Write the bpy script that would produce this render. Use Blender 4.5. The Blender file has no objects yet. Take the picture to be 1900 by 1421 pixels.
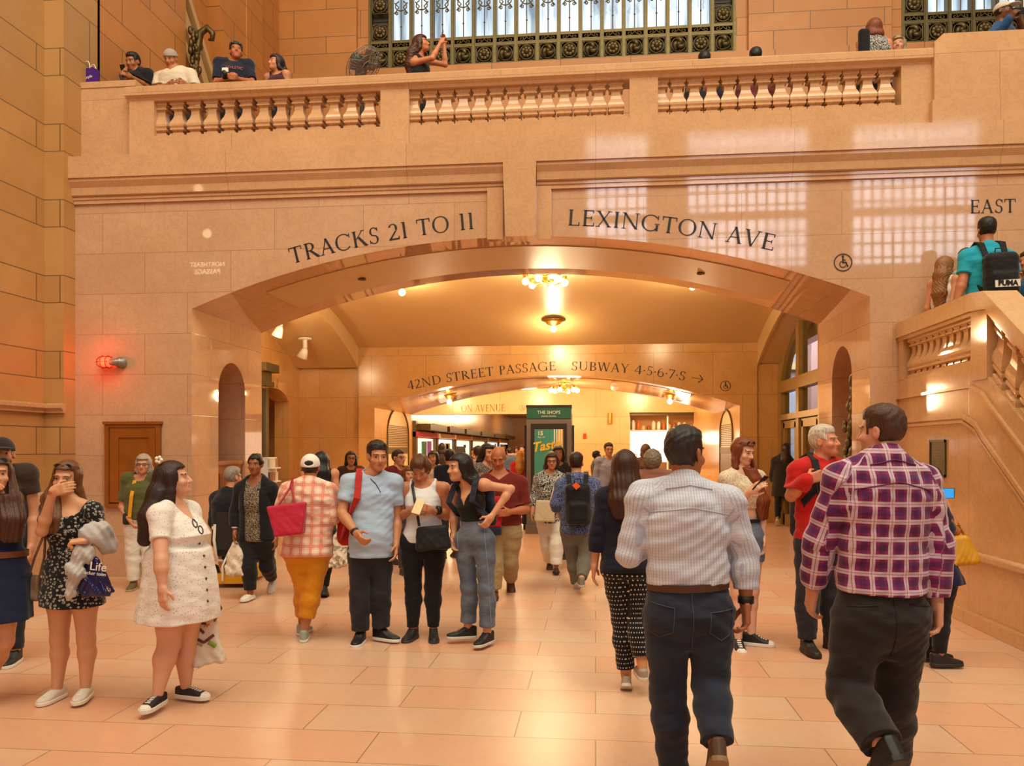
import bpy, bmesh, math, random
import numpy as np
from mathutils import Vector, Matrix, noise as mnoise
random.seed(7)
C = bpy.context.scene.collection
SC = bpy.context.scene
# ------------------------------------------------------------------ camera
FPX, CX, HY, CAMH, TH = 1500.0, 950.0, 832.0, 1.65, math.radians(5.9)
cam = bpy.data.objects.new('camera', bpy.data.cameras.new('camera')); C.objects.link(cam)
cam.location = (0, 0, CAMH); cam.rotation_euler = (math.pi / 2, 0, TH)
cam.data.sensor_width = 36; cam.data.lens = 36 * FPX / 1900; cam.data.shift_y = (HY - 710.5) / 1900
cam.data.clip_start = 0.05; cam.data.clip_end = 400
SC.camera = cam
# ------------------------------------------------------------------ world, exposure
SC.view_settings.view_transform = 'Standard'; SC.view_settings.look = 'None'
SC.view_settings.gamma = 1; SC.view_settings.use_curve_mapping = False
SC.view_settings.exposure = 0.0
wd = bpy.data.worlds.new('world'); SC.world = wd; wd.use_nodes = True
wb = wd.node_tree.nodes['Background']; wb.inputs[0].default_value = (1.0, 0.78, 0.52, 1); wb.inputs[1].default_value = 0.34
SC.cycles.max_bounces = 6; SC.cycles.diffuse_bounces = 3; SC.cycles.glossy_bounces = 3; SC.cycles.transmission_bounces = 4
SC.cycles.transparent_max_bounces = 6
SC.cycles.caustics_reflective = False; SC.cycles.caustics_refractive = False
SC.cycles.sample_clamp_indirect = 4.0
SC.cycles.use_denoising = True
def area(name, loc, aim, size, energy, col):
    l = bpy.data.lights.new(name, 'AREA'); l.shape = 'RECTANGLE'; l.size, l.size_y = size; l.energy = energy; l.color = col
    o = bpy.data.objects.new(name, l); C.objects.link(o); o.location = loc
    o.rotation_euler = (Vector(aim) - Vector(loc)).to_track_quat('-Z', 'Y').to_euler(); return o
def point(name, loc, energy, col, r=0.08):
    l = bpy.data.lights.new(name, 'POINT'); l.energy = energy; l.color = col; l.shadow_soft_size = r
    o = bpy.data.objects.new(name, l); C.objects.link(o); o.location = loc; return o
# big lights of the concourse: chandeliers high up, daylight through the tall windows behind the camera
area('concourse_lamps', (1.0, 1.5, 15.5), (-1, 8, 2), (16, 9), 2800, (1.0, 0.91, 0.66))
area('balcony_lamps', (-1, 13.2, 15.5), (-1, 14.5, 6), (11, 3), 50, (1.0, 0.70, 0.36))
# ------------------------------------------------------------------ pixel -> place
def W(px, py, yc):
    xc = (px - CX) / FPX * yc
    return Vector((xc * math.cos(TH) - yc * math.sin(TH), xc * math.sin(TH) + yc * math.cos(TH), CAMH - (py - HY) / FPX * yc))
def AX(px, Y):
    return Y * math.tan(math.atan((px - CX) / FPX) - TH)
def AYd(px, X):
    return X / math.tan(math.atan((px - CX) / FPX) - TH)
def YC(X, Y): return Y * math.cos(TH) - X * math.sin(TH)
def WP(px, py, Y):
    X = AX(px, Y); return Vector((X, Y, CAMH + (HY - py) / FPX * YC(X, Y)))
# ------------------------------------------------------------------ tags and mesh building
def tag(o, label=None, cat=None, group=None, kind=None):
    for k, v in (('label', label), ('category', cat), ('group', group), ('kind', kind)):
        if v: o[k] = v
    return o
def empty(name, loc=(0, 0, 0), rz=0):
    o = bpy.data.objects.new(name, None); C.objects.link(o); o.location = loc; o.rotation_euler = (0, 0, rz)
    o.empty_display_size = .1; return o
class MB:
    """collects shapes, links them as ONE mesh object; box-projected uv in metres"""
    def __init__(s): s.v = []; s.f = []; s.sm = []
    def add(s, vs, fs, smooth=False):
        n = len(s.v); s.v += [tuple(v) for v in vs]; s.f += [tuple(i + n for i in f) for f in fs]; s.sm += [smooth] * len(fs); return s
    def box(s, x0, x1, y0, y1, z0, z1):
        return s.add([(x, y, z) for z in (z0, z1) for y in (y0, y1) for x in (x0, x1)],
                     [(0, 2, 3, 1), (4, 5, 7, 6), (0, 1, 5, 4), (2, 6, 7, 3), (0, 4, 6, 2), (1, 3, 7, 5)])
    def obox(s, c, ax, ay, az):
        c, ax, ay, az = Vector(c), Vector(ax), Vector(ay), Vector(az)
        return s.add([c + ax * i + ay * j + az * k for k in (-1, 1) for j in (-1, 1) for i in (-1, 1)],
                     [(0, 2, 3, 1), (4, 5, 7, 6), (0, 1, 5, 4), (2, 6, 7, 3), (0, 4, 6, 2), (1, 3, 7, 5)])
    def rings(s, rs, closed_ring=True, caps=True, smooth=True, loop=False):
        n = len(rs[0]); vs = [p for r in rs for p in r]; fs = []
        m = len(rs)
        for i in range(m if loop else m - 1):
            i2 = (i + 1) % m
            for j in range(n if closed_ring else n - 1):
                j2 = (j + 1) % n; fs.append((i * n + j, i * n + j2, i2 * n + j2, i2 * n + j))
        s.add(vs, fs, smooth)
        if caps and not loop: s.add(rs[0], [tuple(range(n))[::-1]]); s.add(rs[-1], [tuple(range(n))])
        return s
    def lathe(s, prof, c=(0, 0, 0), n=16, axis='z', smooth=True, caps=True):
        rs = []
        for r, h in prof:
            ring = []
            for k in range(n):
                a = 2 * math.pi * k / n; u, w = r * math.cos(a), r * math.sin(a)
                p = (u, w, h) if axis == 'z' else ((u, h, -w) if axis == 'y' else (h, u, w))
                ring.append((c[0] + p[0], c[1] + p[1], c[2] + p[2]))
            rs.append(ring)
        return s.rings(rs, True, caps, smooth)
    def tube(s, pts, r, n=8, loop=False, smooth=True):
        pts = [Vector(p) for p in pts]; rr = r if hasattr(r, '__len__') else [r] * len(pts); rs = []
        up = None
        for i, p in enumerate(pts):
            a = pts[i - 1] if (i or loop) else p; b = pts[(i + 1) % len(pts)] if (i < len(pts) - 1 or loop) else p
            t = (b - a).normalized()
            if up is None: up = Vector((0, 0, 1)) if abs(t.z) < .9 else Vector((1, 0, 0))
            x = t.cross(up).normalized(); y = x.cross(t).normalized(); up = y
            rs.append([p + (x * math.cos(2 * math.pi * k / n) + y * math.sin(2 * math.pi * k / n)) * rr[i] for k in range(n)])
        return s.rings(rs, True, True, smooth, loop)
    def strap(s, pts, w, th, nrm):
        """flat band along pts; nrm = facing direction (vector or list)"""
        pts = [Vector(p) for p in pts]; rs = []
        for i, p in enumerate(pts):
            t = (pts[min(i + 1, len(pts) - 1)] - pts[max(i - 1, 0)]).normalized()
            n_ = Vector(nrm[i] if hasattr(nrm[0], '__len__') else nrm); sd = t.cross(n_).normalized(); n2 = sd.cross(t).normalized()
            rs.append([p + sd * w / 2 + n2 * th / 2, p - sd * w / 2 + n2 * th / 2, p - sd * w / 2 - n2 * th / 2, p + sd * w / 2 - n2 * th / 2])
        return s.rings(rs, True, True, False)
    def prism(s, poly, y0, y1, plane='xz'):
        f = (lambda a, b, y: (a, y, b)) if plane == 'xz' else ((lambda a, b, y: (y, a, b)) if plane == 'yz' else (lambda a, b, y: (a, b, y)))
        n = len(poly); vs = [f(a, b, y0) for a, b in poly] + [f(a, b, y1) for a, b in poly]
        return s.add(vs, [tuple(range(n)), tuple(range(2 * n - 1, n - 1, -1))] + [(i, i + n, (i + 1) % n + n, (i + 1) % n) for i in range(n)])
    def sphere(s, c, r, n=12, m=8, sc=(1, 1, 1)):
        prof = [(max(r * math.sin(math.pi * i / m), 1e-4), -r * math.cos(math.pi * i / m)) for i in range(m + 1)]
        k = len(s.v); s.lathe(prof, (0, 0, 0), n)
        s.v[k:] = [(c[0] + x * sc[0], c[1] + y * sc[1], c[2] + z * sc[2]) for x, y, z in s.v[k:]]; return s
    def build(s, name, m, parent=None, loc=None, smooth=None, fix=True):
        me = bpy.data.meshes.new(name); me.from_pydata(s.v, [], s.f)
        if fix:
            b = bmesh.new(); b.from_mesh(me); bmesh.ops.recalc_face_normals(b, faces=b.faces); b.to_mesh(me); b.free()
        sm = s.sm if smooth is None else [smooth] * len(s.f)
        if len(me.polygons) == len(sm): me.polygons.foreach_set('use_smooth', sm)
        boxuv(me)
        if m is not None: me.materials.append(m)
        o = bpy.data.objects.new(name, me); C.objects.link(o)
        if parent is not None: o.parent = parent
        if loc is not None: o.location = loc
        return o
def boxuv(me):
    uv = me.uv_layers.new(name='UVMap'); d = np.zeros((len(me.loops), 2), 'f'); vs = me.vertices
    for p in me.polygons:
        n = p.normal; ax, ay, az = abs(n.x), abs(n.y), abs(n.z)
        for li in p.loop_indices:
            co = vs[me.loops[li].vertex_index].co
            d[li] = (co.x, co.y) if az >= ax and az >= ay else ((co.x, co.z) if ay >= ax else (co.y, co.z))
    uv.data.foreach_set('uv', d.ravel())
def cut(o, cutter):
    """subtract the mesh of cutter (removed afterwards)"""
    m = o.modifiers.new('b', 'BOOLEAN'); m.object = cutter; m.operation = 'DIFFERENCE'; m.solver = 'EXACT'
    dg = bpy.context.evaluated_depsgraph_get(); dg.update()
    me = bpy.data.meshes.new_from_object(o.evaluated_get(dg)); o.modifiers.clear(); o.data = me
    for l in list(me.uv_layers): me.uv_layers.remove(l)
    boxuv(me); bpy.data.objects.remove(cutter)
# ------------------------------------------------------------------ materials
def newmat(name):
    m = bpy.data.materials.new(name); m.use_nodes = True; return m, m.node_tree, m.node_tree.nodes['Principled BSDF']
def srgb(c):
    if isinstance(c, str): c = tuple(int(c[i:i + 2], 16) / 255 for i in (0, 2, 4))
    return tuple((x / 12.92 if x <= .04045 else ((x + .055) / 1.055) ** 2.4) for x in c)
def N(t, typ, **kw):
    n = t.nodes.new(typ)
    for k, v in kw.items():
        if isinstance(k, str) and hasattr(n, k): setattr(n, k, v)
    return n
def math_(t, op, a, b=None):
    n = t.nodes.new('ShaderNodeMath'); n.operation = op
    for i, x in enumerate((a, b)):
        if x is None: continue
        if isinstance(x, (int, float)): n.inputs[i].default_value = x
        else: t.links.new(x, n.inputs[i])
    return n.outputs[0]
def mix_(t, f, a, b, bt='MIX'):
    n = t.nodes.new('ShaderNodeMix'); n.data_type = 'RGBA'; n.blend_type = bt
    for i, x in ((0, f), (6, a), (7, b)):
        if isinstance(x, (int, float)): n.inputs[i].default_value = x
        elif isinstance(x, tuple): n.inputs[i].default_value = (*x[:3], 1)
        else: t.links.new(x, n.inputs[i])
    return n.outputs[2]
def noise_(t, vec, scale, detail=3, rough=.5):
    n = t.nodes.new('ShaderNodeTexNoise'); n.inputs['Scale'].default_value = scale; n.inputs['Detail'].default_value = detail
    n.inputs['Roughness'].default_value = rough
    if vec is not None: t.links.new(vec, n.inputs['Vector'])
    return n.outputs[0]
def ramp_(t, f, stops):
    n = t.nodes.new('ShaderNodeValToRGB'); e = n.color_ramp.elements
    while len(e) < len(stops): e.new(.5)
    for k, (p, c) in enumerate(stops): e[k].position = p; e[k].color = (*c[:3], 1) if isinstance(c, tuple) else (c, c, c, 1)
    t.links.new(f, n.inputs[0]); return n.outputs[0]
def bump_(t, h, strength, dist, bs):
    n = t.nodes.new('ShaderNodeBump'); n.inputs['Strength'].default_value = strength; n.inputs['Distance'].default_value = dist
    t.links.new(h, n.inputs['Height']); t.links.new(n.outputs[0], bs.inputs['Normal'])
def plain(name, col, rough=.5, metal=0.0, var=.06, scale=12, spec=.5, coat=0):
    m, t, b = newmat(name); c = srgb(col); oc = t.nodes.new('ShaderNodeTexCoord').outputs['Object']
    f = noise_(t, oc, scale, 3)
    t.links.new(mix_(t, f, tuple(x * (1 - var) for x in c), tuple(min(1, x * (1 + var)) for x in c)), b.inputs['Base Color'])
    b.inputs['Roughness'].default_value = rough; b.inputs['Metallic'].default_value = metal
    b.inputs['Specular IOR Level'].default_value = spec; b.inputs['Coat Weight'].default_value = coat
    return m
def emit(name, col, s):
    m, t, b = newmat(name); b.inputs['Base Color'].default_value = (*srgb(col), 1)
    b.inputs['Emission Color'].default_value = (*srgb(col), 1); b.inputs['Emission Strength'].default_value = s; return m
def stone(name, c1, c2, bw, bh, h2=None, c3=None, joint=(.16, .10, .055), jw=.006, rough=.2, off=.5, vein=.5, bump=.3, var=1.0):
    """marble / limestone ashlar: courses bh (and h2 in turn), joints, clouds and veins; uv in metres"""
    m, t, b = newmat(name); L = t.links
    uv = t.nodes.new('ShaderNodeUVMap').outputs[0]; oc = t.nodes.new('ShaderNodeTexCoord').outputs['Object']
    vec = uv; c1, c2 = srgb(c1), srgb(c2)
    if h2:
        sp = t.nodes.new('ShaderNodeSeparateXYZ'); L.new(uv, sp.inputs[0]); H_ = bh + h2; a = bh / H_
        q = math_(t, 'DIVIDE', sp.outputs[1], H_); fl = math_(t, 'FLOOR', q); fr = math_(t, 'SUBTRACT', q, fl)
        lo = math_(t, 'DIVIDE', math_(t, 'MINIMUM', fr, a), a); hi = math_(t, 'DIVIDE', math_(t, 'MAXIMUM', math_(t, 'SUBTRACT', fr, a), 0), 1 - a)
        row = math_(t, 'ADD', math_(t, 'MULTIPLY', fl, 2), math_(t, 'ADD', lo, hi)); cb = t.nodes.new('ShaderNodeCombineXYZ')
        L.new(sp.outputs[0], cb.inputs[0]); L.new(math_(t, 'MULTIPLY', row, bh), cb.inputs[1]); vec = cb.outputs[0]
    br = t.nodes.new('ShaderNodeTexBrick'); L.new(vec, br.inputs['Vector']); br.offset = off
    for k, v in (('Scale', 1), ('Mortar Size', jw), ('Mortar Smooth', .3), ('Bias', 0), ('Brick Width', bw), ('Row Height', bh)): br.inputs[k].default_value = v
    d = .10 * var
    br.inputs['Color1'].default_value = (*[x * (1 - d) for x in c1], 1); br.inputs['Color2'].default_value = (*([x * (1 + d) for x in c1] if not c3 else srgb(c3)), 1)
    br.inputs['Mortar'].default_value = (*[x * .55 for x in c1], 1)
    n1 = noise_(t, oc, 1.7, 6, .6); n2 = noise_(t, oc, 6.0, 8, .7)
    cloud = ramp_(t, n1, [(.35, 0.0), (.68, 1.0)])
    col = mix_(t, math_(t, 'MULTIPLY', cloud, .55), br.outputs[0], c2)
    vn = math_(t, 'ABSOLUTE', math_(t, 'SUBTRACT', n2, .5)); vf = ramp_(t, vn, [(0.0, 1.0), (.035, 0.0)])
    col = mix_(t, math_(t, 'MULTIPLY', vf, .22 * vein), col, tuple(x * .55 for x in c2))
    jf = br.outputs[1]
    col = mix_(t, math_(t, 'MULTIPLY', jf, .85), col, joint)
    L.new(col, b.inputs['Base Color'])
    L.new(math_(t, 'ADD', math_(t, 'MULTIPLY', n1, .08), rough - .04), b.inputs['Roughness'])
    bump_(t, math_(t, 'SUBTRACT', 1, jf), bump, .004, b)
    return m
M = {}
M['ashlar'] = stone('limestone_ashlar', 'be905a', 'b07e46', 1.35, .62, .34, rough=.42, jw=.010, vein=.3)
M['ashlar_up'] = stone('limestone_ashlar_upper', 'c48243', 'b67439', 1.45, .60, .36, rough=.45, jw=.010, vein=.3)
M['marble'] = stone('polished_marble', 'cba282', 'c09270', 1.15, .52, None, joint=(.30, .17, .09), jw=.0032, rough=.035, vein=.9, bump=.04, var=.5)
M['marble_in'] = stone('passage_marble', 'cf9e62', 'c0894b', 1.3, .95, None, joint=(.25, .14, .07), jw=.004, rough=.22, vein=.8, bump=.1, var=.6)
M['marble_plain'] = stone('marble_slab', 'd0a47c', 'c3946c', 2.3, 3.1, None, joint=(.3, .18, .1), jw=.003, rough=.06, vein=1.0, bump=.04, var=.4)
M['floor'] = stone('floor_marble', 'e5c3a7', 'd4a080', 1.25, .46, None, 'd8a080', joint=(.26, .14, .08), jw=.004, rough=.33, off=.37, vein=.5, bump=.05, var=1.5)
M['marble_stair'] = stone('stair_marble', 'd6aa7e', 'c99c6c', 2.3, 3.1, None, joint=(.3, .18, .1), jw=.003, rough=.08, vein=1.0, bump=.04, var=.4)
M['vault'] = plain('painted_vault', 'c9a774', .38, var=.05, scale=2)
M['bronze'] = plain('bronze', '6a5c3c', .45, .7, .35, 14)
M['bronze_dark'] = plain('dark_bronze', '5d4a2a', .45, .7, .3, 14)
M['door_bronze'] = plain('door_bronze', 'a8864e', .42, .35, .2, 10)
M['brass'] = plain('brass', 'c09040', .3, .9, .1)
M['black'] = plain('black_lettering', '1c1a1c', .5)
M['gold'] = plain('gold_lettering', '8a5410', .4, .3)
M['white'] = plain('white_paint', 'e8e2d8', .5)
M['wood'] = plain('varnished_oak', '8f4f16', .35, var=.3, scale=5)
M['bulb'] = emit('bulb_glass', 'ffd9a0', 60)
M['iron'] = plain('dark_iron', '3a352e', .5, .5)
# ================================================================== THE SETTING
D1, D2, D3, D4, D5, DB = 9.83, 12.0, 18.4, 22.2, 27.0, 17.0
XL, XR, XC = -5.12, 3.19, -.965
XW, XS = -6.70, 3.51
def S(o, k='structure'): o['kind'] = k; return o
def arc_pts(x0, x1, zs, zc, n=28):
    h = zc - zs; w = (x1 - x0) / 2; R = (w * w + h * h) / (2 * h); cx = (x0 + x1) / 2; cz = zc - R; a = math.asin(w / R)
    return [(cx + R * math.sin(-a + 2 * a * i / n), cz + R * math.cos(-a + 2 * a * i / n)) for i in range(n + 1)]
S(MB().box(-14, 14, -40, 70, -.2, 0).build('floor', M['floor']))
# front wall with the wide arch
def arch_wall(name, x0, x1, top, y0, y1, zs, zc, m):
    p = [(x0, 0), (XL, 0)] + arc_pts(XL, XR, zs, zc) + [(XR, 0), (x1, 0), (x1, top), (x0, top)]
    return S(MB().prism(p, y0, y1).build(name, m))
wf = arch_wall('wall_front', -7.6, 13, 5.05, D1, D2, 3.43, 4.24, M['marble'])
def niche(o, x, sgn, y0, y1, zt, d=.45):
    r = (y1 - y0) / 2; yc = (y0 + y1) / 2
    poly = [(y0, .0 - .5), (y0, zt - r)] + [(yc - r * math.cos(math.pi * i / 14), zt - r + r * math.sin(math.pi * i / 14)) for i in range(1, 14)] + [(y1, zt - r), (y1, -.5)]
    c = MB().prism(poly, x - sgn * .05, x + sgn * d, 'yz').build('cutter', None); cut(o, c)
niche(wf, XL, -1, 10.56, 11.41, 2.86); niche(wf, XR, 1, 10.5, 11.35, 2.98)
# soffit panel of the arch (painted)
def soffit_panel(y0, y1, x0, x1, zs, zc, m, name, dz=.012):
    pts = [q for q in arc_pts(XL, XR, zs, zc, 60) if x0 <= q[0] <= x1]
    b = MB(); b.rings([[(x, y0, z - dz), (x, y1, z - dz), (x, y1, z + .01), (x, y0, z + .01)] for x, z in pts], True, True, False)
    return S(b.build(name, m))
soffit_panel(10.28, 11.55, -4.45, 2.52, 3.43, 4.24, M['vault'], 'ceiling_panel')
# entablature above the arch: architrave steps, thin dark strip, cornice band, parapet
def runX(name, prof, x0, x1, m, kind='structure'):
    o = MB().prism([(y, z) for y, z in prof], x0, x1, 'yz').build(name, m); 
    if kind: S(o, kind)
    return o
CORN = [(D1 + .2, 4.80), (D1 - .03, 4.80), (D1 - .03, 4.845), (D1 - .045, 4.85), (D1 - .045, 4.885), (D1 - .075, 4.90), (D1 - .085, 4.99), (D1 - .13, 5.06), (D1 - .13, 5.10), (D1 - .15, 5.10), (D1 - .15, 5.375), (D1 + .2, 5.375)]
xk0, xk1 = AX(933, D1 - .16), AX(995, D1 - .16)
runX('trim_1', CORN, XW, xk0, M['marble_plain']); runX('trim_2', CORN, xk1, 13, M['marble_plain'])
o = MB().box(XW, 13, D1 - .048, D1 - .02, 4.884, 4.893).build('trim_3', M['iron']); S(o)  # thin dark strip set along a step of the cornice
S(MB().prism([(xk0 + .03, 4.20), (xk1 - .02, 4.20), (xk1, 5.12), (xk0, 5.12)], D1 - .17, D1 + .1).box(xk0, xk1, D1 - .152, D1, 5.09, 5.374).build('trim_4', M['marble_plain']))
for k, (a, b_, z0) in enumerate(((905, 934, 4.20), (994, 1023, 4.19))):
    S(MB().box(AX(a, D1), AX(b_, D1), D1 - .05, D1 + .05, z0, 4.83).build('trim_%d' % (5 + k), M['marble_plain']))
# balcony slab and parapet plinth
S(MB().box(-7, 13, D1 - .05, DB + .3, 5.05, 5.40).build('floor_balcony', M['marble_plain']))
YB = D1 + .02
xe, x1b = AX(240, YB), AX(1732, YB)
bal = empty('balustrade', (XC, YB + .12, 5.375))
tag(bal, 'long marble balustrade along the edge of the balcony above the arch', 'balustrade')
def P(o): o.parent = bal; o.matrix_parent_inverse = bal.matrix_basis.inverted(); return o
P(MB().box(xe, x1b, YB, YB + .28, 5.375, 5.66).build('plinth', M['marble_plain']))
RAIL = [(YB - .06, 6.17), (YB - .06, 6.27), (YB - .03, 6.295), (YB + .31, 6.295), (YB + .34, 6.27), (YB + .34, 6.17), (YB + .30, 6.14), (YB + .28, 6.11), (YB, 6.11), (YB - .02, 6.14)]
P(MB().prism(RAIL, xe - .03, x1b, 'yz').build('handrail', M['marble_plain']))
def baluster_mb(h, w=.098):
    pr = [(w * .97, 0), (w * .97, .09), (w * .70, .12), (w * .62, .17), (w * .95, .20), (w * .95, .245), (w * .86, .26), (w * 1.0, .31), (w * 1.0, .37), (w * .90, .44), (w * .68, .54), (w * .56, .64), (w * .54, .74), (w * .60, .77), (w * .60, .785), (w * .86, .80), (w * .86, .84), (w * .72, .86), (w * .80, .90), (w * .97, .92), (w * .97, 1.0)]
    b = MB(); b.rings([[(sx * r, sy * r, z * h) for sx, sy in ((-1, -1), (1, -1), (1, 1), (-1, 1))] for r, z in pr], True, True, False); return b
b0 = None
for a, b_, n in ((288, 707, 13), (760, 1167, 13), (1222, 1672, 14)):
    xa, xb = AX(a, YB), AX(b_, YB)
    for k in range(n):
        x = xa + (xb - xa) * (k + .02) / (n - .1) + .03
        if b0 is None: o = b0 = baluster_mb(.45).build('baluster', M['marble_plain'])
        else: o = b0.copy(); C.objects.link(o)
        o.location = (x, YB + .14, 5.66); P(o)
for a, b_ in ((240, 286), (706, 759), (1168, 1221), (1672, 1730)):
    P(MB().box(AX(a, YB), AX(b_, YB), YB - .004, YB + .284, 5.37, 6.115).build('pedestal', M['marble_plain']))
# solid parapet ends
pe = MB().box(AX(143, YB + .12), xe + .01, YB + .1, YB + .4, 5.375, 6.36).box(AX(143, YB + .12), xe + .03, YB + .09, YB + .42, 6.36, 6.44).build('trim_7', M['marble_plain']); S(pe)
S(MB().prism([(x1b - .02, 5.375), (13, 5.375), (13, 6.43), (x1b + .08, 6.43), (x1b - .02, 6.34)], YB - .08, YB + .5).build('trim_8', M['marble_plain']))
S(MB().box(x1b - .05, 13, YB - .10, YB + .5, 5.37, 5.66).build('trim_9', M['marble_plain']))
# left wall of the concourse, corner pier, the wall above the balcony with its stair recess
S(MB().box(-7.5, -6.96, -16, D1 + .3, 0, 15).build('wall_left', M['ashlar']))
S(MB().box(-7.4, XW, 9.60, 10.35, 0, 15).build('wall_left_pier', M['ashlar']))
def mould(x, y0, y1, prof, name, ret=None):
    poly = [(x, prof[0][1])] + [(x + d, z) for d, z in prof] + [(x, prof[-1][1])]
    b = MB(); b.prism(poly, y0, y1, 'xz')
    if ret: b.prism([(9.60 - d, z) for d, z in ([(0, prof[0][1])] + prof + [(0, prof[-1][1])])], x, ret, 'yz')
    return S(b.build(name, M['marble_plain']))
mould(-6.96, -16, 9.62, [(.05, 2.10), (.05, 2.13), (.09, 2.16), (.09, 2.20), (.03, 2.22)], 'trim_10', XW + .03)
mould(-6.96, -16, 9.62, [(.12, 0), (.12, .78), (.06, .80), (.10, .86), (.11, .93), (.07, .98), (.09, 1.02), (.05, 1.06), (.02, 1.10)], 'baseboard_left')
xa = XW
ya, yb_, yd = AYd(345, xa), AYd(452, xa), AYd(487, xa)
S(MB().box(-7.3, xa, 10.3, ya, 5.4, 15).build('wall_left_balcony', M['ashlar_up']))
S(MB().box(-7.3, xa, yb_ + .15, yd, 5.4, 15).prism([(yb_ - 3.1, 15), (yb_ + .16, 15), (yb_ + .16, 7.4), (yb_ - .55, 8.6)], -7.0, xa - .02, 'yz').build('wall_left_recess', M['ashlar_up']))
S(MB().box(-7.9, -6.98, 10.3, DB + .4, 5.4, 15).build('wall_left_back', M['ashlar_up']))
S(MB().box(-7.3, xa - .16, yd, DB + .1, 5.4, 15).build('wall_left_corner', M['ashlar_up']))
# sloping stair moulding inside the recess
b = MB()
for dz, th, dx in ((0, .16, .10), (-.42, .30, .04), (-.95, .22, .07)):
    b.prism([(yb_ + .2, 7.0 + dz), (yb_ + .2, 7.0 + dz + th), (ya - .6, 10.2 + dz + th), (ya - .6, 10.2 + dz)], -7.02, -6.92 + dx, 'yz')
S(b.build('trim_11', M['vault']))
# back wall of the balcony and its two bronze windows
xw0, xw1, xw2 = AX(683, DB), AX(1365, DB), AX(1679, DB)
zsill, ztop = 9.78, 14.2
wbk = MB()
wbk.box(-7, 13, DB, DB + .4, 5.4, zsill)
wbk.box(-7, xw0 - .26, DB, DB + .4, zsill, 15).box(xw1 + .26, xw2 - .26, DB, DB + .4, zsill, 15).box(12, 13, DB, DB + .4, zsill, 15)
wbk.box(xw0 - .27, xw0, DB + .12, DB + .5, zsill, 15).box(xw1, xw1 + .27, DB + .12, DB + .5, zsill, 15).box(xw2 - .27, xw2, DB + .12, DB + .5, zsill, 15)
S(wbk.build('wall_balcony', M['ashlar_up']))
S(MB().box(-6.7, 12, DB - .12, DB + .02, zsill - .35, zsill - .02).build('trim_12', M['ashlar_up']))
def glow_glass():
    m, t, b = newmat('daylit_glass'); oc = t.nodes.new('ShaderNodeTexCoord').outputs['Object']
    mp = t.nodes.new('ShaderNodeMapping'); mp.inputs['Scale'].default_value = (3.0, 1, .35); t.links.new(oc, mp.inputs[0])
    n = noise_(t, mp.outputs[0], 1.6, 2, .5)
    c = ramp_(t, n, [(.34, srgb('7d90a2')), (.45, srgb('bcd2e2')), (.58, srgb('eaf2f5'))])
    t.links.new(c, b.inputs['Emission Color']); b.inputs['Emission Strength'].default_value = 1.15
    b.inputs['Base Color'].default_value = (.1, .12, .14, 1); b.inputs['Roughness'].default_value = .1; return m
M['dayglass'] = glow_glass()
def spiral(b, cx, cz, y, r, turns=1.4, d=1, a0=0.0, n=14, w=.018):
    b.tube([(cx + d * (r * (1 - .8 * i / n)) * math.cos(a0 + turns * 2 * math.pi * i / n), y, cz + (r * (1 - .8 * i / n)) * math.sin(a0 + turns * 2 * math.pi * i / n)) for i in range(n + 1)], w, 5)
def rosette_mesh(s, kind):
    b = MB(); h = s / 2
    for a, c in (((-h, -h), (h, -h)), ((h, -h), (h, h)), ((h, h), (-h, h)), ((-h, h), (-h, -h))):
        b.tube([(a[0] * .93, 0, a[1] * .93), (c[0] * .93, 0, c[1] * .93)], .014, 5)
    b.tube([(.40 * s * math.cos(2 * math.pi * k / 20), -.01, .40 * s * math.sin(2 * math.pi * k / 20)) for k in range(20)], .013, 6, True)
    if kind == 0:
        for k in range(3):
            a = 2 * math.pi * k / 3
            pts = [((.05 + .30 * t) * s * math.cos(a + 2.2 * t), -.03 - .02 * math.sin(3.1 * t), (.05 + .30 * t) * s * math.sin(a + 2.2 * t)) for t in [i / 8 for i in range(9)]]
            b.tube(pts, [.018 + .035 * math.sin(math.pi * i / 8) for i in range(9)], 7)
        b.sphere((0, -.04, 0), .05, 8, 6)
    else:
        for k in range(8):
            a = 2 * math.pi * k / 8 + .2
            b.sphere((.22 * s * math.cos(a), -.03, .22 * s * math.sin(a)), .048, 8, 6, (1, .6, 1))
        b.sphere((0, -.05, 0), .06, 8, 6)
    for i, j in ((-1, -1), (-1, 1), (1, 1), (1, -1)): b.sphere((.40 * s * i, -.01, .40 * s * j), .028, 6, 4)
    return b
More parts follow.
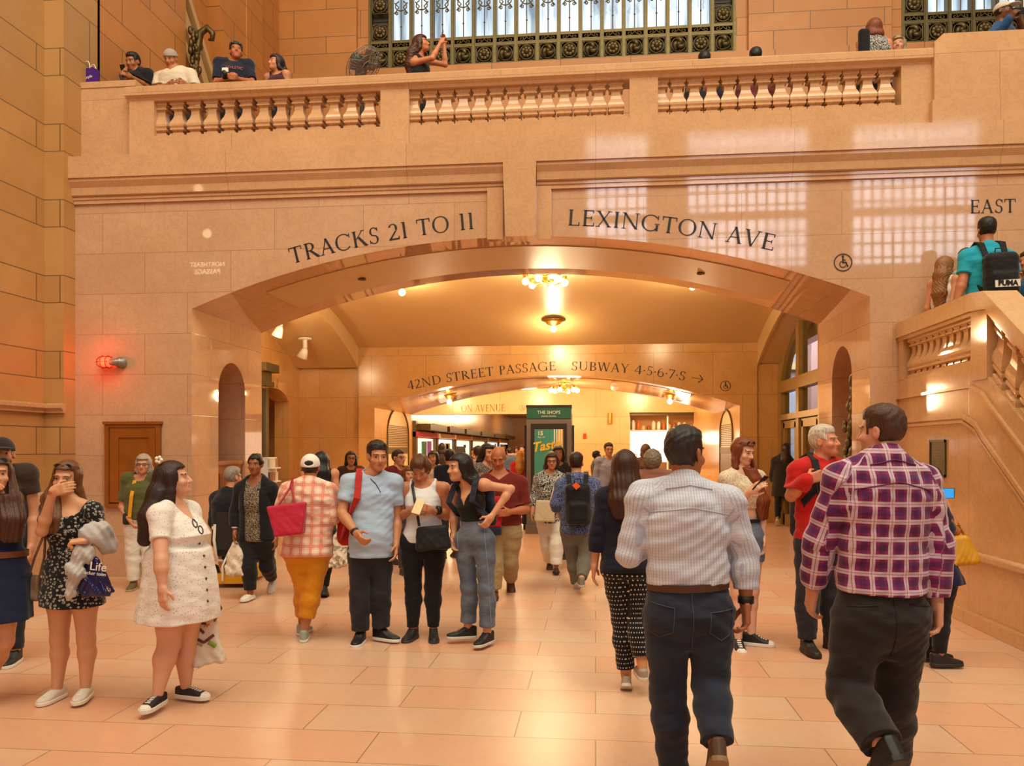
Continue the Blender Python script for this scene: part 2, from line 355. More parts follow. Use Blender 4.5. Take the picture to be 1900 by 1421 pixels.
def bronze_window(name, x0, n, sp, frame_left, frame_right):
    y = DB + .18; root = empty(name, (x0, y, zsill)); S(root)
    def Q(o): o.parent = root; o.matrix_parent_inverse = root.matrix_basis.inverted(); return o
    W_ = n * sp
    Q(MB().box(x0, x0 + W_, y + .22, y + .24, zsill, ztop).build('pane', M['dayglass']))
    Q(MB().box(x0, x0 + W_, y + .10, y + .20, zsill, zsill + .68).build('backing', M['iron']))
    b = MB()
    for k in range(n + 1):
        x = x0 + k * sp; b.box(x - .04, x + .04, y - .05, y + .12, zsill, ztop); b.box(x - .022, x + .022, y - .075, y - .04, zsill, ztop)
    for z, t in ((0, .035), (.10, .02), (.505, .02), (.535, .014), (.67, .03)): b.box(x0, x0 + W_, y - .04, y + .1, zsill + z - t, zsill + z + t)
    Q(b.build('frame', M['bronze']))
    ro = [None, None]; sc = None
    cells = [(k, .305) for k in range(n)]
    if frame_left: cells += [(0, .305 + .585 * j) for j in range(1, 6)]
    if frame_right: cells += [(n - 1, .305 + .585 * j) for j in range(1, 6)]
    for k, z in cells:
        i = (k + int(z > .5)) % 2
        if ro[i] is None: o = ro[i] = rosette_mesh(.37, i).build('rosette', M['bronze'])
        else: o = ro[i].copy(); C.objects.link(o)
        o.location = (x0 + (k + .5) * sp, y - .02, zsill + z); Q(o)
        if z > .5:
            Q(MB().box(x0 + k * sp, x0 + (k + 1) * sp, y + .10, y + .2, zsill + z - .3, zsill + z + .3).build('backing', M['iron']))
    for k in range(n):
        for z, s in ((.05, .04), (.60, .055)):
            b = MB()
            for d in (-1, 1):
                spiral(b, d * .11, 0, 0, s, 1.2, d, math.pi * .5, 10, .011)
                b.tube([(d * .06, 0, -s * .5), (0, 0, s * .6)], .011, 5)
            o = b.build('scroll', M['bronze']); o.location = (x0 + (k + .5) * sp, y - .02, zsill + z); Q(o)
        if (frame_left and k == 0) or (frame_right and k == n - 1): continue
        if sc is None:
            b = MB(); b.tube([(0, 0, -.9), (0, 0, .1)], .012, 5); b.sphere((0, 0, -.62), .022, 6, 4)
            for d in (-1, 1):
                b.tube([(d * .19, 0, .42), (d * .06, 0, .42), (d * .06, 0, .30), (d * .15, 0, .30), (d * .15, 0, .22)], .016, 5)
                b.tube([(d * .13 * math.cos(t), 0, -.22 + .11 * math.sin(t) + .05) for t in [1.2 + i * .75 * -1 for i in range(5)]], .013, 5)
                spiral(b, d * .10, -.33, 0, .045, 1.3, d, 0, 9, .012)
                b.tube([(d * .145, 0, -.33), (d * .05, 0, -.20), (d * .14, 0, -.10)], .014, 5)
            b.box(-.2, .2, -.014, .014, .20, .225)
            o = sc = b.build('scroll', M['bronze'])
        else: o = sc.copy(); C.objects.link(o)
        o.location = (x0 + (k + .5) * sp, y - .01, zsill + 1.62); Q(o)
    return root
nw = 17; bronze_window('window_1', xw0, nw, (xw1 - xw0) / nw, True, True)
bronze_window('window_2', xw2, 12, (xw1 - xw0) / nw, True, False)
# the far side of the concourse, behind the camera: wall with three tall windows (mirrored by the polished marble)
YK = -34.0
kw = [(-.6, 3.4), (6.0, 13.6), (16.4, 24)]
b = MB(); xs = [-14] + [v for p in kw for v in p] + [30]
for i in range(0, len(xs), 2): b.box(xs[i], xs[i + 1], YK - .6, YK, 0, 30)
for p in kw: b.box(p[0], p[1], YK - .6, YK, 0, 13); b.box(p[0], p[1], YK - .6, YK, 22.3, 30)
S(b.build('wall_back', M['ashlar_up']))
mg = emit('window_daylight_glass', 'dfe6ee', 11)
for k, p in enumerate(kw):
    r = empty('window_%d' % (k + 3), (p[0], YK - .4, 13)); S(r)
    def Q(o): o.parent = r; o.matrix_parent_inverse = r.matrix_basis.inverted(); return o
    Q(MB().box(p[0], p[1], YK - .5, YK - .45, 13, 22.3).build('pane', mg))
    b = MB(); n = int((p[1] - p[0]) / .62)
    for i in range(n + 1): b.box(p[0] + (p[1] - p[0]) * i / n - .07, p[0] + (p[1] - p[0]) * i / n + .07, YK - .4, YK - .25, 13, 22.3)
    for i in range(11): b.box(p[0], p[1], YK - .4, YK - .25, 13 + .9 * i - .06, 13 + .9 * i + (.06 if i % 4 else .5))
    Q(b.build('frame', M['iron']))
# ------------------------------------------------------------------ passage: vault, side bays, second arch, far hall
def vz(Y, k=.0499, c=4.72): return c - k * (Y - 14.6) ** 2
ys = [D2 + (D3 - D2) * i / 24 for i in range(25)]
XRL, XRR = -5.5, 3.57
def vault(name, x0, x1, f, m, th=.1):
    b = MB(); b.rings([[(x0, y, f(y)), (x1, y, f(y)), (x1, y, f(y) + th), (x0, y, f(y) + th)] for y in ys], True, True, False)
    o = b.build(name, m); S(o); return o
vault('ceiling', XRL, XRR, vz, M['vault'])
vs_ = lambda Y: 4.42 - .0625 * (Y - 14.6) ** 2
def rib(name, x0, x1):
    b = MB(); b.rings([[(x0, y, vs_(y)), (x1, y, vs_(y)), (x1, y, vz(y) + .2), (x0, y, vz(y) + .2)] for y in ys], True, True, False)
    S(b.build(name, M['vault']))
rib('trim_13', XRL - .05, XRL); rib('trim_14', XRR, XRR + .05)
vault('ceiling_side_bay', -7.1, XRL - .02, lambda y: vs_(y) + .02, M['vault']); vault('ceiling_door_bay', XRR + .02, 4.3, lambda y: vs_(y) + .02, M['vault'])
arch_wall('wall_passage', XRL, XRR, 4.6, D3, D4, 2.60, 3.31, M['marble_in'])
soffit_panel(D3 + .5, D4 - .5, -4.3, 2.37, 2.60, 3.31, M['marble_plain'], 'ceiling_panel.001')
S(MB().box(-7.6, XRL, D3 + .16, D3 + .6, 0, 4.6).build('wall_side_bay', M['marble_in']))
S(MB().box(XRR, 4.24, D3 + .05, D3 + .6, 0, 4.6).build('wall_door_bay', M['marble_in']))
# left side bay: wall with the arched way to the tracks, curved header with lettering
p = [(D2, 0), (15.2, 0)] + [(15.2 + 2.75 * i / 12, 2.72 + .22 * math.sin(math.pi * i / 12)) for i in range(13)] + [(17.95, 0), (D3 + .2, 0), (D3 + .2, 4.8), (D2, 4.8)]
S(MB().prism(p, -7.35, -7.0, 'yz').build('wall_tracks', M['marble_in']))
b = MB(); rs = []
for i in range(15):
    y = 15.35 + 2.6 * i / 14; q = .20 * math.sin(math.pi * i / 14)
    rs.append([(-7.02 + q, y, 2.74 + .20 * math.sin(math.pi * i / 14)), (-7.02 + q, y, 3.10), (-7.1, y, 3.10), (-7.1, y, 2.74 + .20 * math.sin(math.pi * i / 14))])
S(b.rings(rs, True, True, False).build('trim_15', M['marble_in']))
S(MB().box(-9.6, -9.4, 13, 20, 0, 3.4).box(-9.6, -7.2, 18.6, 18.8, 0, 3.4).box(-9.6, -7.2, 13, 20, 3.3, 3.4).build('wall_gate_lobby', M['marble_in']))
S(MB().box(-7.0, -6.86, 16.05, 16.45, 0, 2.95).box(-7.0, -6.78, 16.0, 16.55, 2.95, 3.05).box(-7.0, -6.7, 15.95, 16.62, 3.25, 3.42).box(-7.0, -6.82, 16.05, 16.5, 3.05, 3.25).build('trim_16', M['bronze']))
S(MB().box(-6.87, -6.85, 16.12, 16.26, 0, 2.9).build('trim_17', M['iron']))
# right door bay: arched bronze window wall with doors
S(MB().box(4.35, 4.6, D2, D3 + .2, 3.9, 4.8).build('wall_right', M['marble_in']))
wr = empty('window_6', (4.06, 15.4, 0)); S(wr)
def Q(o, r=wr): o.parent = r; o.matrix_parent_inverse = r.matrix_basis.inverted(); return o
b = MB()
for y, t in ((18.28, .14), (16.72, .11), (15.1, .11), (13.4, .11)): b.box(4.02, 4.2, y - t, y + t, 0, 4.5)
for z, t in ((2.98, .12), (2.32, .06)): b.box(4.0, 4.2, 12.2, 18.35, z - t, z + t)
arcp = [(14.75 + 3.4 * math.cos(math.pi * i / 30), 3.0 + 1.42 * math.sin(math.pi * i / 30)) for i in range(31)]
b.prism(arcp + [(11.3, 3.0), (11.3, 4.9), (18.4, 4.9), (18.4, 3.0)], 4.03, 4.22, 'yz')
Q(b.build('frame', M['door_bronze']))
def glass(name, col=(.75, .82, .85), rough=.02):
    m, t, bs = newmat(name); t.nodes.remove(bs); o_ = t.nodes['Material Output']
    tr = t.nodes.new('ShaderNodeBsdfTransparent'); tr.inputs[0].default_value = (*col, 1); gl = t.nodes.new('ShaderNodeBsdfGlossy'); gl.inputs['Roughness'].default_value = rough
    fr = t.nodes.new('ShaderNodeFresnel'); mx = t.nodes.new('ShaderNodeMixShader'); bf = t.nodes.new('ShaderNodeNewGeometry'); t.links.new(math_(t, 'MULTIPLY', fr.outputs[0], math_(t, 'SUBTRACT', 1, bf.outputs['Backfacing'])), mx.inputs[0]); t.links.new(tr.outputs[0], mx.inputs[1]); t.links.new(gl.outputs[0], mx.inputs[2])
    t.links.new(mx.outputs[0], o_.inputs['Surface']); return m
M['glass'] = glass('window_glass')
Q(MB().box(4.10, 4.115, 12.2, 18.3, 0, 4.45).build('pane', M['glass']))
b = MB()
for y0, y1 in ((16.95, 18.05), (15.3, 16.5)):
    b.box(4.05, 4.18, y0, y0 + .12, 0, 2.2); b.box(4.05, 4.18, y1 - .12, y1, 0, 2.2); b.box(4.05, 4.18, y0, y1, 2.08, 2.24); b.box(4.05, 4.18, y0, y1, 0, .25)
Q(b.build('door_leaf', M['door_bronze']))
S(MB().box(8.5, 8.8, 11, 24, 0, 6).box(4.3, 8.8, 22.5, 22.8, 0, 6).build('wall_lobby', plain('lobby_paint', 'a9b3c0', .6)))
S(MB().box(7.2, 8.5, 12, 22, 0, 3.6).box(5.45, 6.4, 21.2, 22.5, 2.0, 5).build('wall_lobby_brick', plain('lobby_brick', 'b08074', .6)))
S(MB().box(6.4, 6.7, 18.6, 18.9, 0, 6).build('trim_18', M['white']))
area('lobby_fill_light', (4.55, 19.6, 4.7), (5.6, 21.2, 2.2), (.7, 2.0), 330, (.82, .9, 1.0))  # added cool area lamp, brightens the lobby wall behind the glass
# far hall beyond the second arch
zc5 = 3.75
S(MB().box(-9, 7, D4 - .1, D5 + .1, zc5, zc5 + .2).build('ceiling_hall', M['vault']))
S(MB().box(XR + .02, XR + .5, D4, D5, 0, zc5).build('wall_hall_right', M['marble_in'])); S(MB().box(-9, -8.6, D4, D5 + 1, 0, zc5).build('wall_hall_left', M['marble_in']))
xk = AX(1062, D5)
z5 = lambda px, py: CAMH + (HY - py) / FPX * YC(AX(px, D5), D5)
zh = z5(900, 768)
xs0, xs1 = AX(1168, D5), AX(1331, D5)
zsh = z5(1200, 765)
b = MB().box(-9, xk - .9, D5, D5 + .4, zh, zc5 + .1).box(xk - .0, xs0, D5, D5 + .4, 0, zc5 + .1).box(xk - .9, xk, D5, D5 + .4, zh, zc5 + .1).box(xs0, xs1, D5, D5 + .4, zsh, zc5 + .1).box(xs1, 7, D5, D5 + .4, 0, zc5 + .1)
b.box(xs0, xs1, D5, D5 + .4, 0, .75)
S(b.build('wall_far', stone('hall_marble', 'dcb884', 'cfa66c', 1.6, .9, None, jw=.004, rough=.25, vein=.4, bump=.1)))
# shops passage far behind: left wall with shop fronts, ceiling, end
XP = -6.35; YE = 62
S(MB().box(XP - .3, XP, D5 + .4, YE, 0, 4.2).build('wall_shops', M['marble_in'])); S(MB().box(XP, 3, D5 + .4, YE, 4.0, 4.2).build('ceiling_shops', M['vault']))
S(MB().box(xk + .2, xk + .6, D5 + .4, YE, 0, 4.2).build('wall_shops_right', M['marble_in'])); S(MB().box(XP, 3, YE, YE + .3, 0, 4.2).build('wall_end', M['marble_in']))
# ================================================================== LETTERING (own Roman capitals)
def glyph(ch):
    T, t, s = .125, .055, .11
    q = []
    def st(x0, y0, x1, y1, w): q.append([(x0 - w / 2, y0), (x0 + w / 2, y0), (x1 + w / 2, y1), (x1 - w / 2, y1)])
    def hb(x0, x1, y, w=t): q.append([(x0, y - w / 2), (x1, y - w / 2), (x1, y + w / 2), (x0, y + w / 2)])
    def sf(x, y, h=s, w=.04): y = y + (w / 2 if y < .5 else -w / 2); hb(x - h, x + h, y, w)
    def vs(x, y0, y1): q.append([(x - .025, y0), (x + .025, y0), (x + .025, y1), (x - .025, y1)])
    def arc(cx, cy, rx, ry, a0, a1, n=14, T=T, t=t):
        P_ = []
        for i in range(n + 1):
            a = math.radians(a0 + (a1 - a0) * i / n); c, s_ = math.cos(a), math.sin(a); w = t + (T - t) * abs(c) ** 1.6
            P_.append(((cx + rx * c, cy + ry * s_), (cx + (rx - w) * c, cy + (ry - (t + (w - t) * .0)) * s_)))
        for i in range(n): q.append([P_[i][0], P_[i + 1][0], P_[i + 1][1], P_[i][1]])
    def stem(x): st(x, 0, x, 1, T); sf(x, 0); sf(x, 1)
    if ch == 'I': stem(.16); w = .32
    elif ch == 'L': stem(.17); hb(.17, .58, t / 2); vs(.575, 0, .22); w = .62
    elif ch in 'EF':
        stem(.17); hb(.17, .56, 1 - t / 2); vs(.555, .80, 1); hb(.17, .48, .52); vs(.475, .42, .62); w = .60
        if ch == 'E': hb(.17, .60, t / 2); vs(.595, 0, .22); w = .64
    elif ch == 'T': stem(.36); hb(.02, .70, 1 - t / 2); vs(.035, .76, 1); vs(.685, .76, 1); w = .72
    elif ch == 'H': stem(.17); stem(.68); hb(.17, .68, .52); w = .85
    elif ch in 'DPRB':
        stem(.17)
        if ch == 'D': arc(.33, .5, .50, .5, -90, 90, 18); hb(.17, .34, t / 2); hb(.17, .34, 1 - t / 2); w = .86
        else:
            arc(.30, .74, .28, .26, -90, 90); hb(.17, .31, 1 - t / 2); hb(.17, .31, .48 + t / 2); w = .60
            if ch == 'R': q.append([(.27, .50), (.42, .50), (.82, 0), (.64, 0)]); w = .78
            if ch == 'B': arc(.31, .255, .32, .255, -90, 90); hb(.17, .32, t / 2); w = .66
    elif ch == 'A': st(.09, 0, .38, 1, t); st(.66, 0, .37, 1, T); sf(.09, 0); sf(.66, 0); hb(.2, .56, .36); w = .76
    elif ch == 'V': st(.09, 1, .37, 0, T); st(.66, 1, .38, 0, t); sf(.09, 1); sf(.66, 1); w = .74
    elif ch == 'W': st(.09, 1, .32, 0, T); st(.52, .98, .33, 0, t); st(.52, 1, .78, 0, T); st(1.0, 1, .79, 0, t); sf(.09, 1); sf(.52, 1); sf(1.0, 1); w = 1.08
    elif ch == 'X': st(.08, 1, .64, 0, T); st(.10, 0, .62, 1, t); sf(.09, 1); sf(.63, 1); sf(.09, 0); sf(.63, 0); w = .74
    elif ch == 'Y': st(.36, 0, .36, .46, T); st(.08, 1, .36, .44, T * .9); st(.63, 1, .37, .44, t); sf(.09, 1); sf(.63, 1); sf(.36, 0); w = .70
    elif ch == 'K': stem(.17); st(.22, .46, .62, 1, t); q.append([(.30, .58), (.42, .62), (.80, 0), (.63, 0)]); sf(.62, 1); sf(.72, 0, .09); w = .82
    elif ch == 'N': st(.14, 0, .14, 1, t); sf(.14, 0); sf(.12, 1, .1); st(.13, 1, .74, 0, T); st(.74, 0, .74, 1, t); sf(.74, 1); w = .88
    elif ch in 'OQ': arc(.44, .5, .43, .52, 0, 360, 32); w = .88
    elif ch in 'CG':
        arc(.45, .5, .44, .52, 42, 318, 26); vs(.79, .72, .98); w = .82
        if ch == 'G': st(.77, .03, .77, .40, T); sf(.77, .44, .12); w = .90
    elif ch == 'S':
        arc(.29, .75, .22, .27, 30, 270, 14, .10); arc(.27, .26, .24, .28, -150, 90, 14, .11); vs(.48, .76, .97); vs(.06, .04, .24); w = .54
    elif ch == 'U': st(.17, .3, .17, 1, T); sf(.17, 1); arc(.42, .32, .31, .34, 180, 360, 16, .1); st(.70, .3, .70, 1, t); sf(.70, 1); w = .84
    elif ch == '1': st(.20, 0, .20, 1, T); sf(.20, 0); sf(.15, 1, .08); w = .36
    elif ch == '2': arc(.27, .73, .24, .28, -30, 160, 16); q.append([(.36, .55), (.48, .58), (.13, .05), (.02, .05)]); hb(.02, .56, .045, .09); vs(.545, .02, .2); w = .58
    elif ch == '4': st(.46, 0, .46, 1, T); sf(.46, 0, .09); hb(.02, .64, .29, .06); st(.05, .30, .43, 1, t); w = .66
    elif ch == '5': hb(.14, .50, .96, .08); st(.13, .55, .15, 1, t); arc(.24, .31, .26, .31, -140, 115, 18, .10); w = .56
    elif ch == '6': arc(.30, .29, .27, .31, 0, 360, 24, .10); arc(.50, .42, .47, .60, 108, 185, 12, .1); w = .60
    elif ch == '7': hb(.03, .52, .95, .09); st(.18, 0, .49, .95, .09); vs(.045, .78, 1); w = .54
    elif ch == '.': arc(.11, .46, .07, .08, 0, 360, 10, .07, .07); w = .22
    elif ch == '>': hb(.05, 1.0, .5, .07); q.append([(.62, .92), (.70, .97), (1.05, .5), (.95, .5)]); q.append([(.62, .08), (.70, .03), (1.05, .5), (.95, .5)]); w = 1.1
    else: w = .34
    return q, w + .07
def circ3(a, b, c):
    A = np.array([[b[0] - a[0], b[1] - a[1]], [c[0] - a[0], c[1] - a[1]]]) * 2.0
    B = np.array([b[0]**2 - a[0]**2 + b[1]**2 - a[1]**2, c[0]**2 - a[0]**2 + c[1]**2 - a[1]**2])
    x = np.linalg.solve(A, B); return x[0], x[1], math.hypot(a[0] - x[0], a[1] - x[1])
def inscription(text, Y, p1, p2, p3, cap, m, label, off=.004):
    """letters set along the arc through three points (given as seen on the wall)"""
    pts = [WP(px, py, Y) for px, py in (p1, p2, p3)]; P_ = [(p.x, p.z) for p in pts]
    G_ = [glyph(c) for c in text]; tot = sum(g[1] for g in G_)
    straight = abs((P_[1][1] - P_[0][1]) * (P_[2][0] - P_[0][0]) - (P_[2][1] - P_[0][1]) * (P_[1][0] - P_[0][0])) < 2e-3 * math.dist(P_[0], P_[2])
    if straight: L_ = math.dist(P_[0], P_[2])
    else: cx, cz, R = circ3(*P_); a0 = math.atan2(P_[0][0] - cx, P_[0][1] - cz); a1 = math.atan2(P_[2][0] - cx, P_[2][1] - cz); L_ = R * (a1 - a0)
    k = L_ / tot; b = MB(); s = 0; root = empty('inscription', pts[1]); words_ = []; bpy.context.view_layer.update()
    for ch, (q, w) in zip(text + ' ', G_ + [([], 0)]):
        if not q:
            if b.v: o = b.build('lettering', m, fix=False); o.parent = root; o.matrix_parent_inverse = root.matrix_basis.inverted(); b = MB()
            s += w; continue
        mid = (s + w / 2) * k
        if straight: f = mid / L_; ox = P_[0][0] + (P_[2][0] - P_[0][0]) * f; oz = P_[0][1] + (P_[2][1] - P_[0][1]) * f; ang = -math.atan2(P_[2][1] - P_[0][1], P_[2][0] - P_[0][0])
        else: ang = a0 + mid / R; ox = cx + R * math.sin(ang); oz = cz + R * math.cos(ang)
        ca, sa = math.cos(ang), math.sin(ang)
        for poly in q:
            ar = sum(poly[i][0] * poly[(i + 1) % 4][1] - poly[(i + 1) % 4][0] * poly[i][1] for i in range(4))
            if ar < 0: poly = poly[::-1]
            vs = []
            for x, y in poly:
                lx, ly = (x - w / 2) * k, y * cap
                vs.append((ox + lx * ca + ly * sa, Y - off, oz - lx * sa + ly * ca))
            b.add(vs, [(0, 1, 2, 3)])
        s += w
    tag(root, label, 'inscription'); return root
inscription('TRACKS 21 TO 11', D1, (541, 490), (727, 446), (883, 424), .200, M['black'], 'black lettering about tracks on the marble above the left half of the arch')
inscription('LEXINGTON AVE', D1, (1052, 418), (1246, 433), (1437, 466), .192, M['black'], 'black lettering naming an avenue on the marble above the right half of the arch')
inscription('EAST B', D1, (1799, 396), (1850, 395), (1921, 393), .155, M['black'], 'black lettering cut off by the picture edge, on the marble above the stair landing')
inscription('42ND STREET PASSAGE', D3, (757, 724), (914, 697), (1033, 687), .205, M['black'], 'dark lettering about a street passage on the inner wall of the passage')
inscription('SUBWAY 4.5.6.7.S >', D3, (1060, 687), (1184, 694), (1306, 713), .200, M['black'], 'dark lettering about the subway with an arrow, on the inner wall of the passage')
inscription('ON AVENUE', D5, (856, 764), (895, 763.5), (938, 763), .235, M['gold'], 'gold lettering on the pale wall at the far end of the passage')
b = MB()
def trackletters():
    b = MB(); s = 0
    for c in 'TRACKS 2':
        q, w = glyph(c)
        for poly in q:
            vs = []
            for x, y in poly:
                t_ = (s + x) * .21; yy = 15.62 + t_; qd = .20 * math.sin(math.pi * min(1, max(0, (yy - 15.35) / 2.6)))
                vs.append((-7.015 + qd + .006, 17.75 - t_ if False else yy, 2.98 + y * .2 - .02))
            b.add(vs, [(0, 1, 2, 3)])
        s += w
    o = b.build('wall_lettering', M['bronze'], fix=False); tag(o, 'bronze lettering on the curved header of the track gate in the side bay', 'lettering')
trackletters()
def access_sign(px, py, Y, r, label, m):
    c = WP(px, py, Y); b = MB(); y = Y - .006
    def ring(x, z, r0, w, a0=0, a1=360, n=28):
        for i in range(n):
            A = [math.radians(a0 + (a1 - a0) * (i + k) / n) for k in (0, 1)]
            b.add([(c.x + x + rr * math.cos(a), y, c.z + z + rr * math.sin(a)) for a, rr in ((A[0], r0), (A[1], r0), (A[1], r0 - w), (A[0], r0 - w))], [(3, 2, 1, 0)])
    def bar(x0, z0, x1, z1, w):
        d = Vector((x1 - x0, z1 - z0)).normalized() * w / 2
        b.add([(c.x + x, y, c.z + z) for x, z in ((x0 + d.y, z0 - d.x), (x1 + d.y, z1 - d.x), (x1 - d.y, z1 + d.x), (x0 - d.y, z0 + d.x))], [(0, 1, 2, 3)])
    ring(0, 0, r, r * .11); ring(-.02 * r, .66 * r, .13 * r, .13 * r)
    bar(-.02 * r, .52 * r, -.02 * r, -.02 * r, .16 * r); bar(-.08 * r, .0, .36 * r, .0, .15 * r); bar(.0, .30 * r, .30 * r, .26 * r, .1 * r)
    bar(.32 * r, .04 * r, .48 * r, -.44 * r, .14 * r); bar(.42 * r, -.46 * r, .60 * r, -.36 * r, .1 * r)
    ring(-.02 * r, -.20 * r, .38 * r, .09 * r, 110, 345)
    tag(b.build('wheelchair_symbol', m, fix=False), label, 'sign')
access_sign(1564, 487, D1, .105, 'round wheelchair symbol on the marble at the right shoulder of the arch', M['black'])
access_sign(1346, 716, D3, .115, 'round wheelchair symbol on the inner wall beside the subway lettering', M['black'])
access_sign(969, 757, D5, .10, 'small gold wheelchair symbol on the far pale wall beside the kiosk', M['gold'])
# ================================================================== LAMPS of the passage
WARM = (1.0, .79, .46)
def bulb(b, c, r=.055): b.sphere(c, r, 10, 8)
def chandelier(x, y, zt, n, r, label, e):
    t = empty('chandelier', (x, y, zt)); tag(t, label, 'chandelier')
    MB().lathe([(.001, 0), (.16, 0), (.15, -.05), (.05, -.09), (.04, -.16), (.09, -.20), (.03, -.26), (.001, -.27)], (0, 0, 0), 14).build('canopy', M['brass'], t)
    b = MB()
    for k in range(n):
        a = 2 * math.pi * (k + .25) / n; ca, sa = math.cos(a), math.sin(a)
        b.tube([(.04 * ca, .04 * sa, -.20), (r * .5 * ca, r * .5 * sa, -.25), (r * .9 * ca, r * .9 * sa, -.19), (r * ca, r * sa, -.12)], .014, 6)
    b.build('arms', M['brass'], t)
    for k in range(n):
        a = 2 * math.pi * (k + .25) / n; ca, sa = math.cos(a), math.sin(a)
        s_ = MB().lathe([(.02, -.16), (.04, -.14), (.045, -.10), (.03, -.09)], (r * ca, r * sa, 0), 10).build('socket', M['brass'], t)
        MB().sphere((r * ca, r * sa, -.21), .056, 10, 8).build('lamp_bulb', M['bulb'], t)
    point('lamp_light', (x, y, zt - .5), e, WARM, .25)
def ceiling_lamp(x, y, zt, label, e, plate=.16):
    t = empty('ceiling_lamp', (x, y, zt)); tag(t, label, 'lamp')
    MB().lathe([(.001, 0), (plate, 0), (plate * 1.05, -.03), (plate * .7, -.06), (plate * .6, -.10), (.05, -.13), (.04, -.15), (.001, -.15)], (0, 0, 0), 16).build('canopy', M['brass'], t)
    MB().sphere((0, 0, -.205), .062, 10, 8).build('lamp_bulb', M['bulb'], t)
    point('lamp_light', (x, y, zt - .42), e, WARM, .15)
chandelier(-.85, 13.7, vz(13.7) - .0, 6, .34, 'brass chandelier of bare bulbs on the vault nearest the arch crown', 215)
ceiling_lamp(-.89, 17.2, vz(17.2) + .01, 'brass rosette lamp with a single bulb on the vault behind the chandelier', 55, .24)
ceiling_lamp(AX(746, 14.6), 14.6, vz(14.6) + .01, 'single bare bulb on the vault left of the chandelier', 85)
ceiling_lamp(AX(1285, 14.6), 14.6, vz(14.6) + .01, 'single bare bulb on the vault right of the chandelier', 85)
za2 = lambda x: arc_z(x, 2.60, 3.31)
def arc_z(x, zs, zc):
    h = zc - zs; w = (XR - XL) / 2; R = (w * w + h * h) / (2 * h); return zc - R + math.sqrt(max(0, R * R - (x - XC) ** 2))
chandelier(-.78, 20.2, za2(-.78) + .0, 6, .34, 'brass chandelier of bare bulbs under the second arch', 100)
ceiling_lamp(AX(834, 20.0), 20.0, za2(AX(834, 20.0)), 'single bulb lamp under the left half of the second arch', 55, .17)
ceiling_lamp(AX(1243, 20.0), 20.0, za2(AX(1243, 20.0)), 'single bulb lamp under the right half of the second arch', 55, .17)
o = MB().lathe([(.001, 0), (.10, 0), (.10, -.04), (.08, -.09), (.001, -.12)], (AX(1140, 20.6), 20.6, za2(AX(1140, 20.6)) + .0), 14).build('smoke_detector', M['white']); tag(o, 'white domed detector under the second arch right of its chandelier', 'detector')
for k, x in enumerate((-5, -2, 1.5)): point('hall_light', (x, 24.6, zc5 - .35), 240, (1.0, .74, .40), .3)
for k, y in enumerate((31, 37, 44, 52)): point('shop_light', (-3.6, y, 3.6), 240, (1, .72, .40), .3)
def spot_lamp(px, py, X, label, lit):
    Y = AYd(px, X); zc_ = vs_(Y) + .02; t = empty('spot_lamp', (X, Y, zc_)); tag(t, label, 'lamp')
    MB().lathe([(.001, 0), (.16, 0), (.15, -.035), (.001, -.045)], (0, 0, 0), 16).build('canopy', M['white'], t)
    MB().lathe([(.05, -.04), (.05, -.26), (.001, -.27)], (0, 0, 0), 12).build('stem', M['white'], t)
    b = MB(); b.lathe([(.04, .10), (.07, .06), (.115, -.12), (.10, -.12), (.055, .04), (.001, .05)], (0, 0, 0), 16)
    sh = b.build('lamp_shade', M['white'], t); sh.location = (-.02, -.02, -.32); sh.rotation_euler = (.15, .45, 0)
    if lit:
        d = MB().lathe([(.001, -.10), (.098, -.10), (.098, -.09), (.001, -.09)], (0, 0, 0), 16).build('lamp_bulb', emit('spot_lens', 'ffeecf', 9), sh)
        l = bpy.data.lights.new('spot_light', 'SPOT'); l.energy = 170; l.color = (1, .72, .42); l.spot_size = 1.35; l.spot_blend = .6; l.shadow_soft_size = .06
        lo = bpy.data.objects.new('spot_light', l); C.objects.link(lo); lo.location = (X - .1, Y, zc_ - .5); lo.rotation_euler = (.05, -.42, 0)
spot_lamp(566, 630, -6.3, 'white spot lamp with a lit face under the side bay vault', True)
spot_lamp(520, 596, -6.35, 'white spot lamp partly hidden behind the arch edge in the side bay', False)
point('side_bay_light', (-6.2, 15.0, 3.6), 70, WARM, .2)
# small vents and slots in the soffits
for px, py in ((672, 518), (1300, 502)):
    x = AX(px, 10.9); o = MB().lathe([(.001, 0), (.055, 0), (.055, -.02), (.04, -.02), (.001, -.012)], (x, 10.9, arc_z(x, 3.43, 4.24) - .012), 14).build('soffit_vent', M['bronze_dark'])
    tag(o, 'small round vent in the painted soffit, %s of the arch crown' % ('left' if px < 900 else 'right'), 'vent')
x = AX(885, 12.7); o = MB().lathe([(.001, 0), (.17, 0), (.16, -.03), (.001, -.04)], (x, 12.9, vz(12.9)), 18).build('ceiling_grille', M['vault']); tag(o, 'round painted grille on the vault beside the chandelier', 'grille')
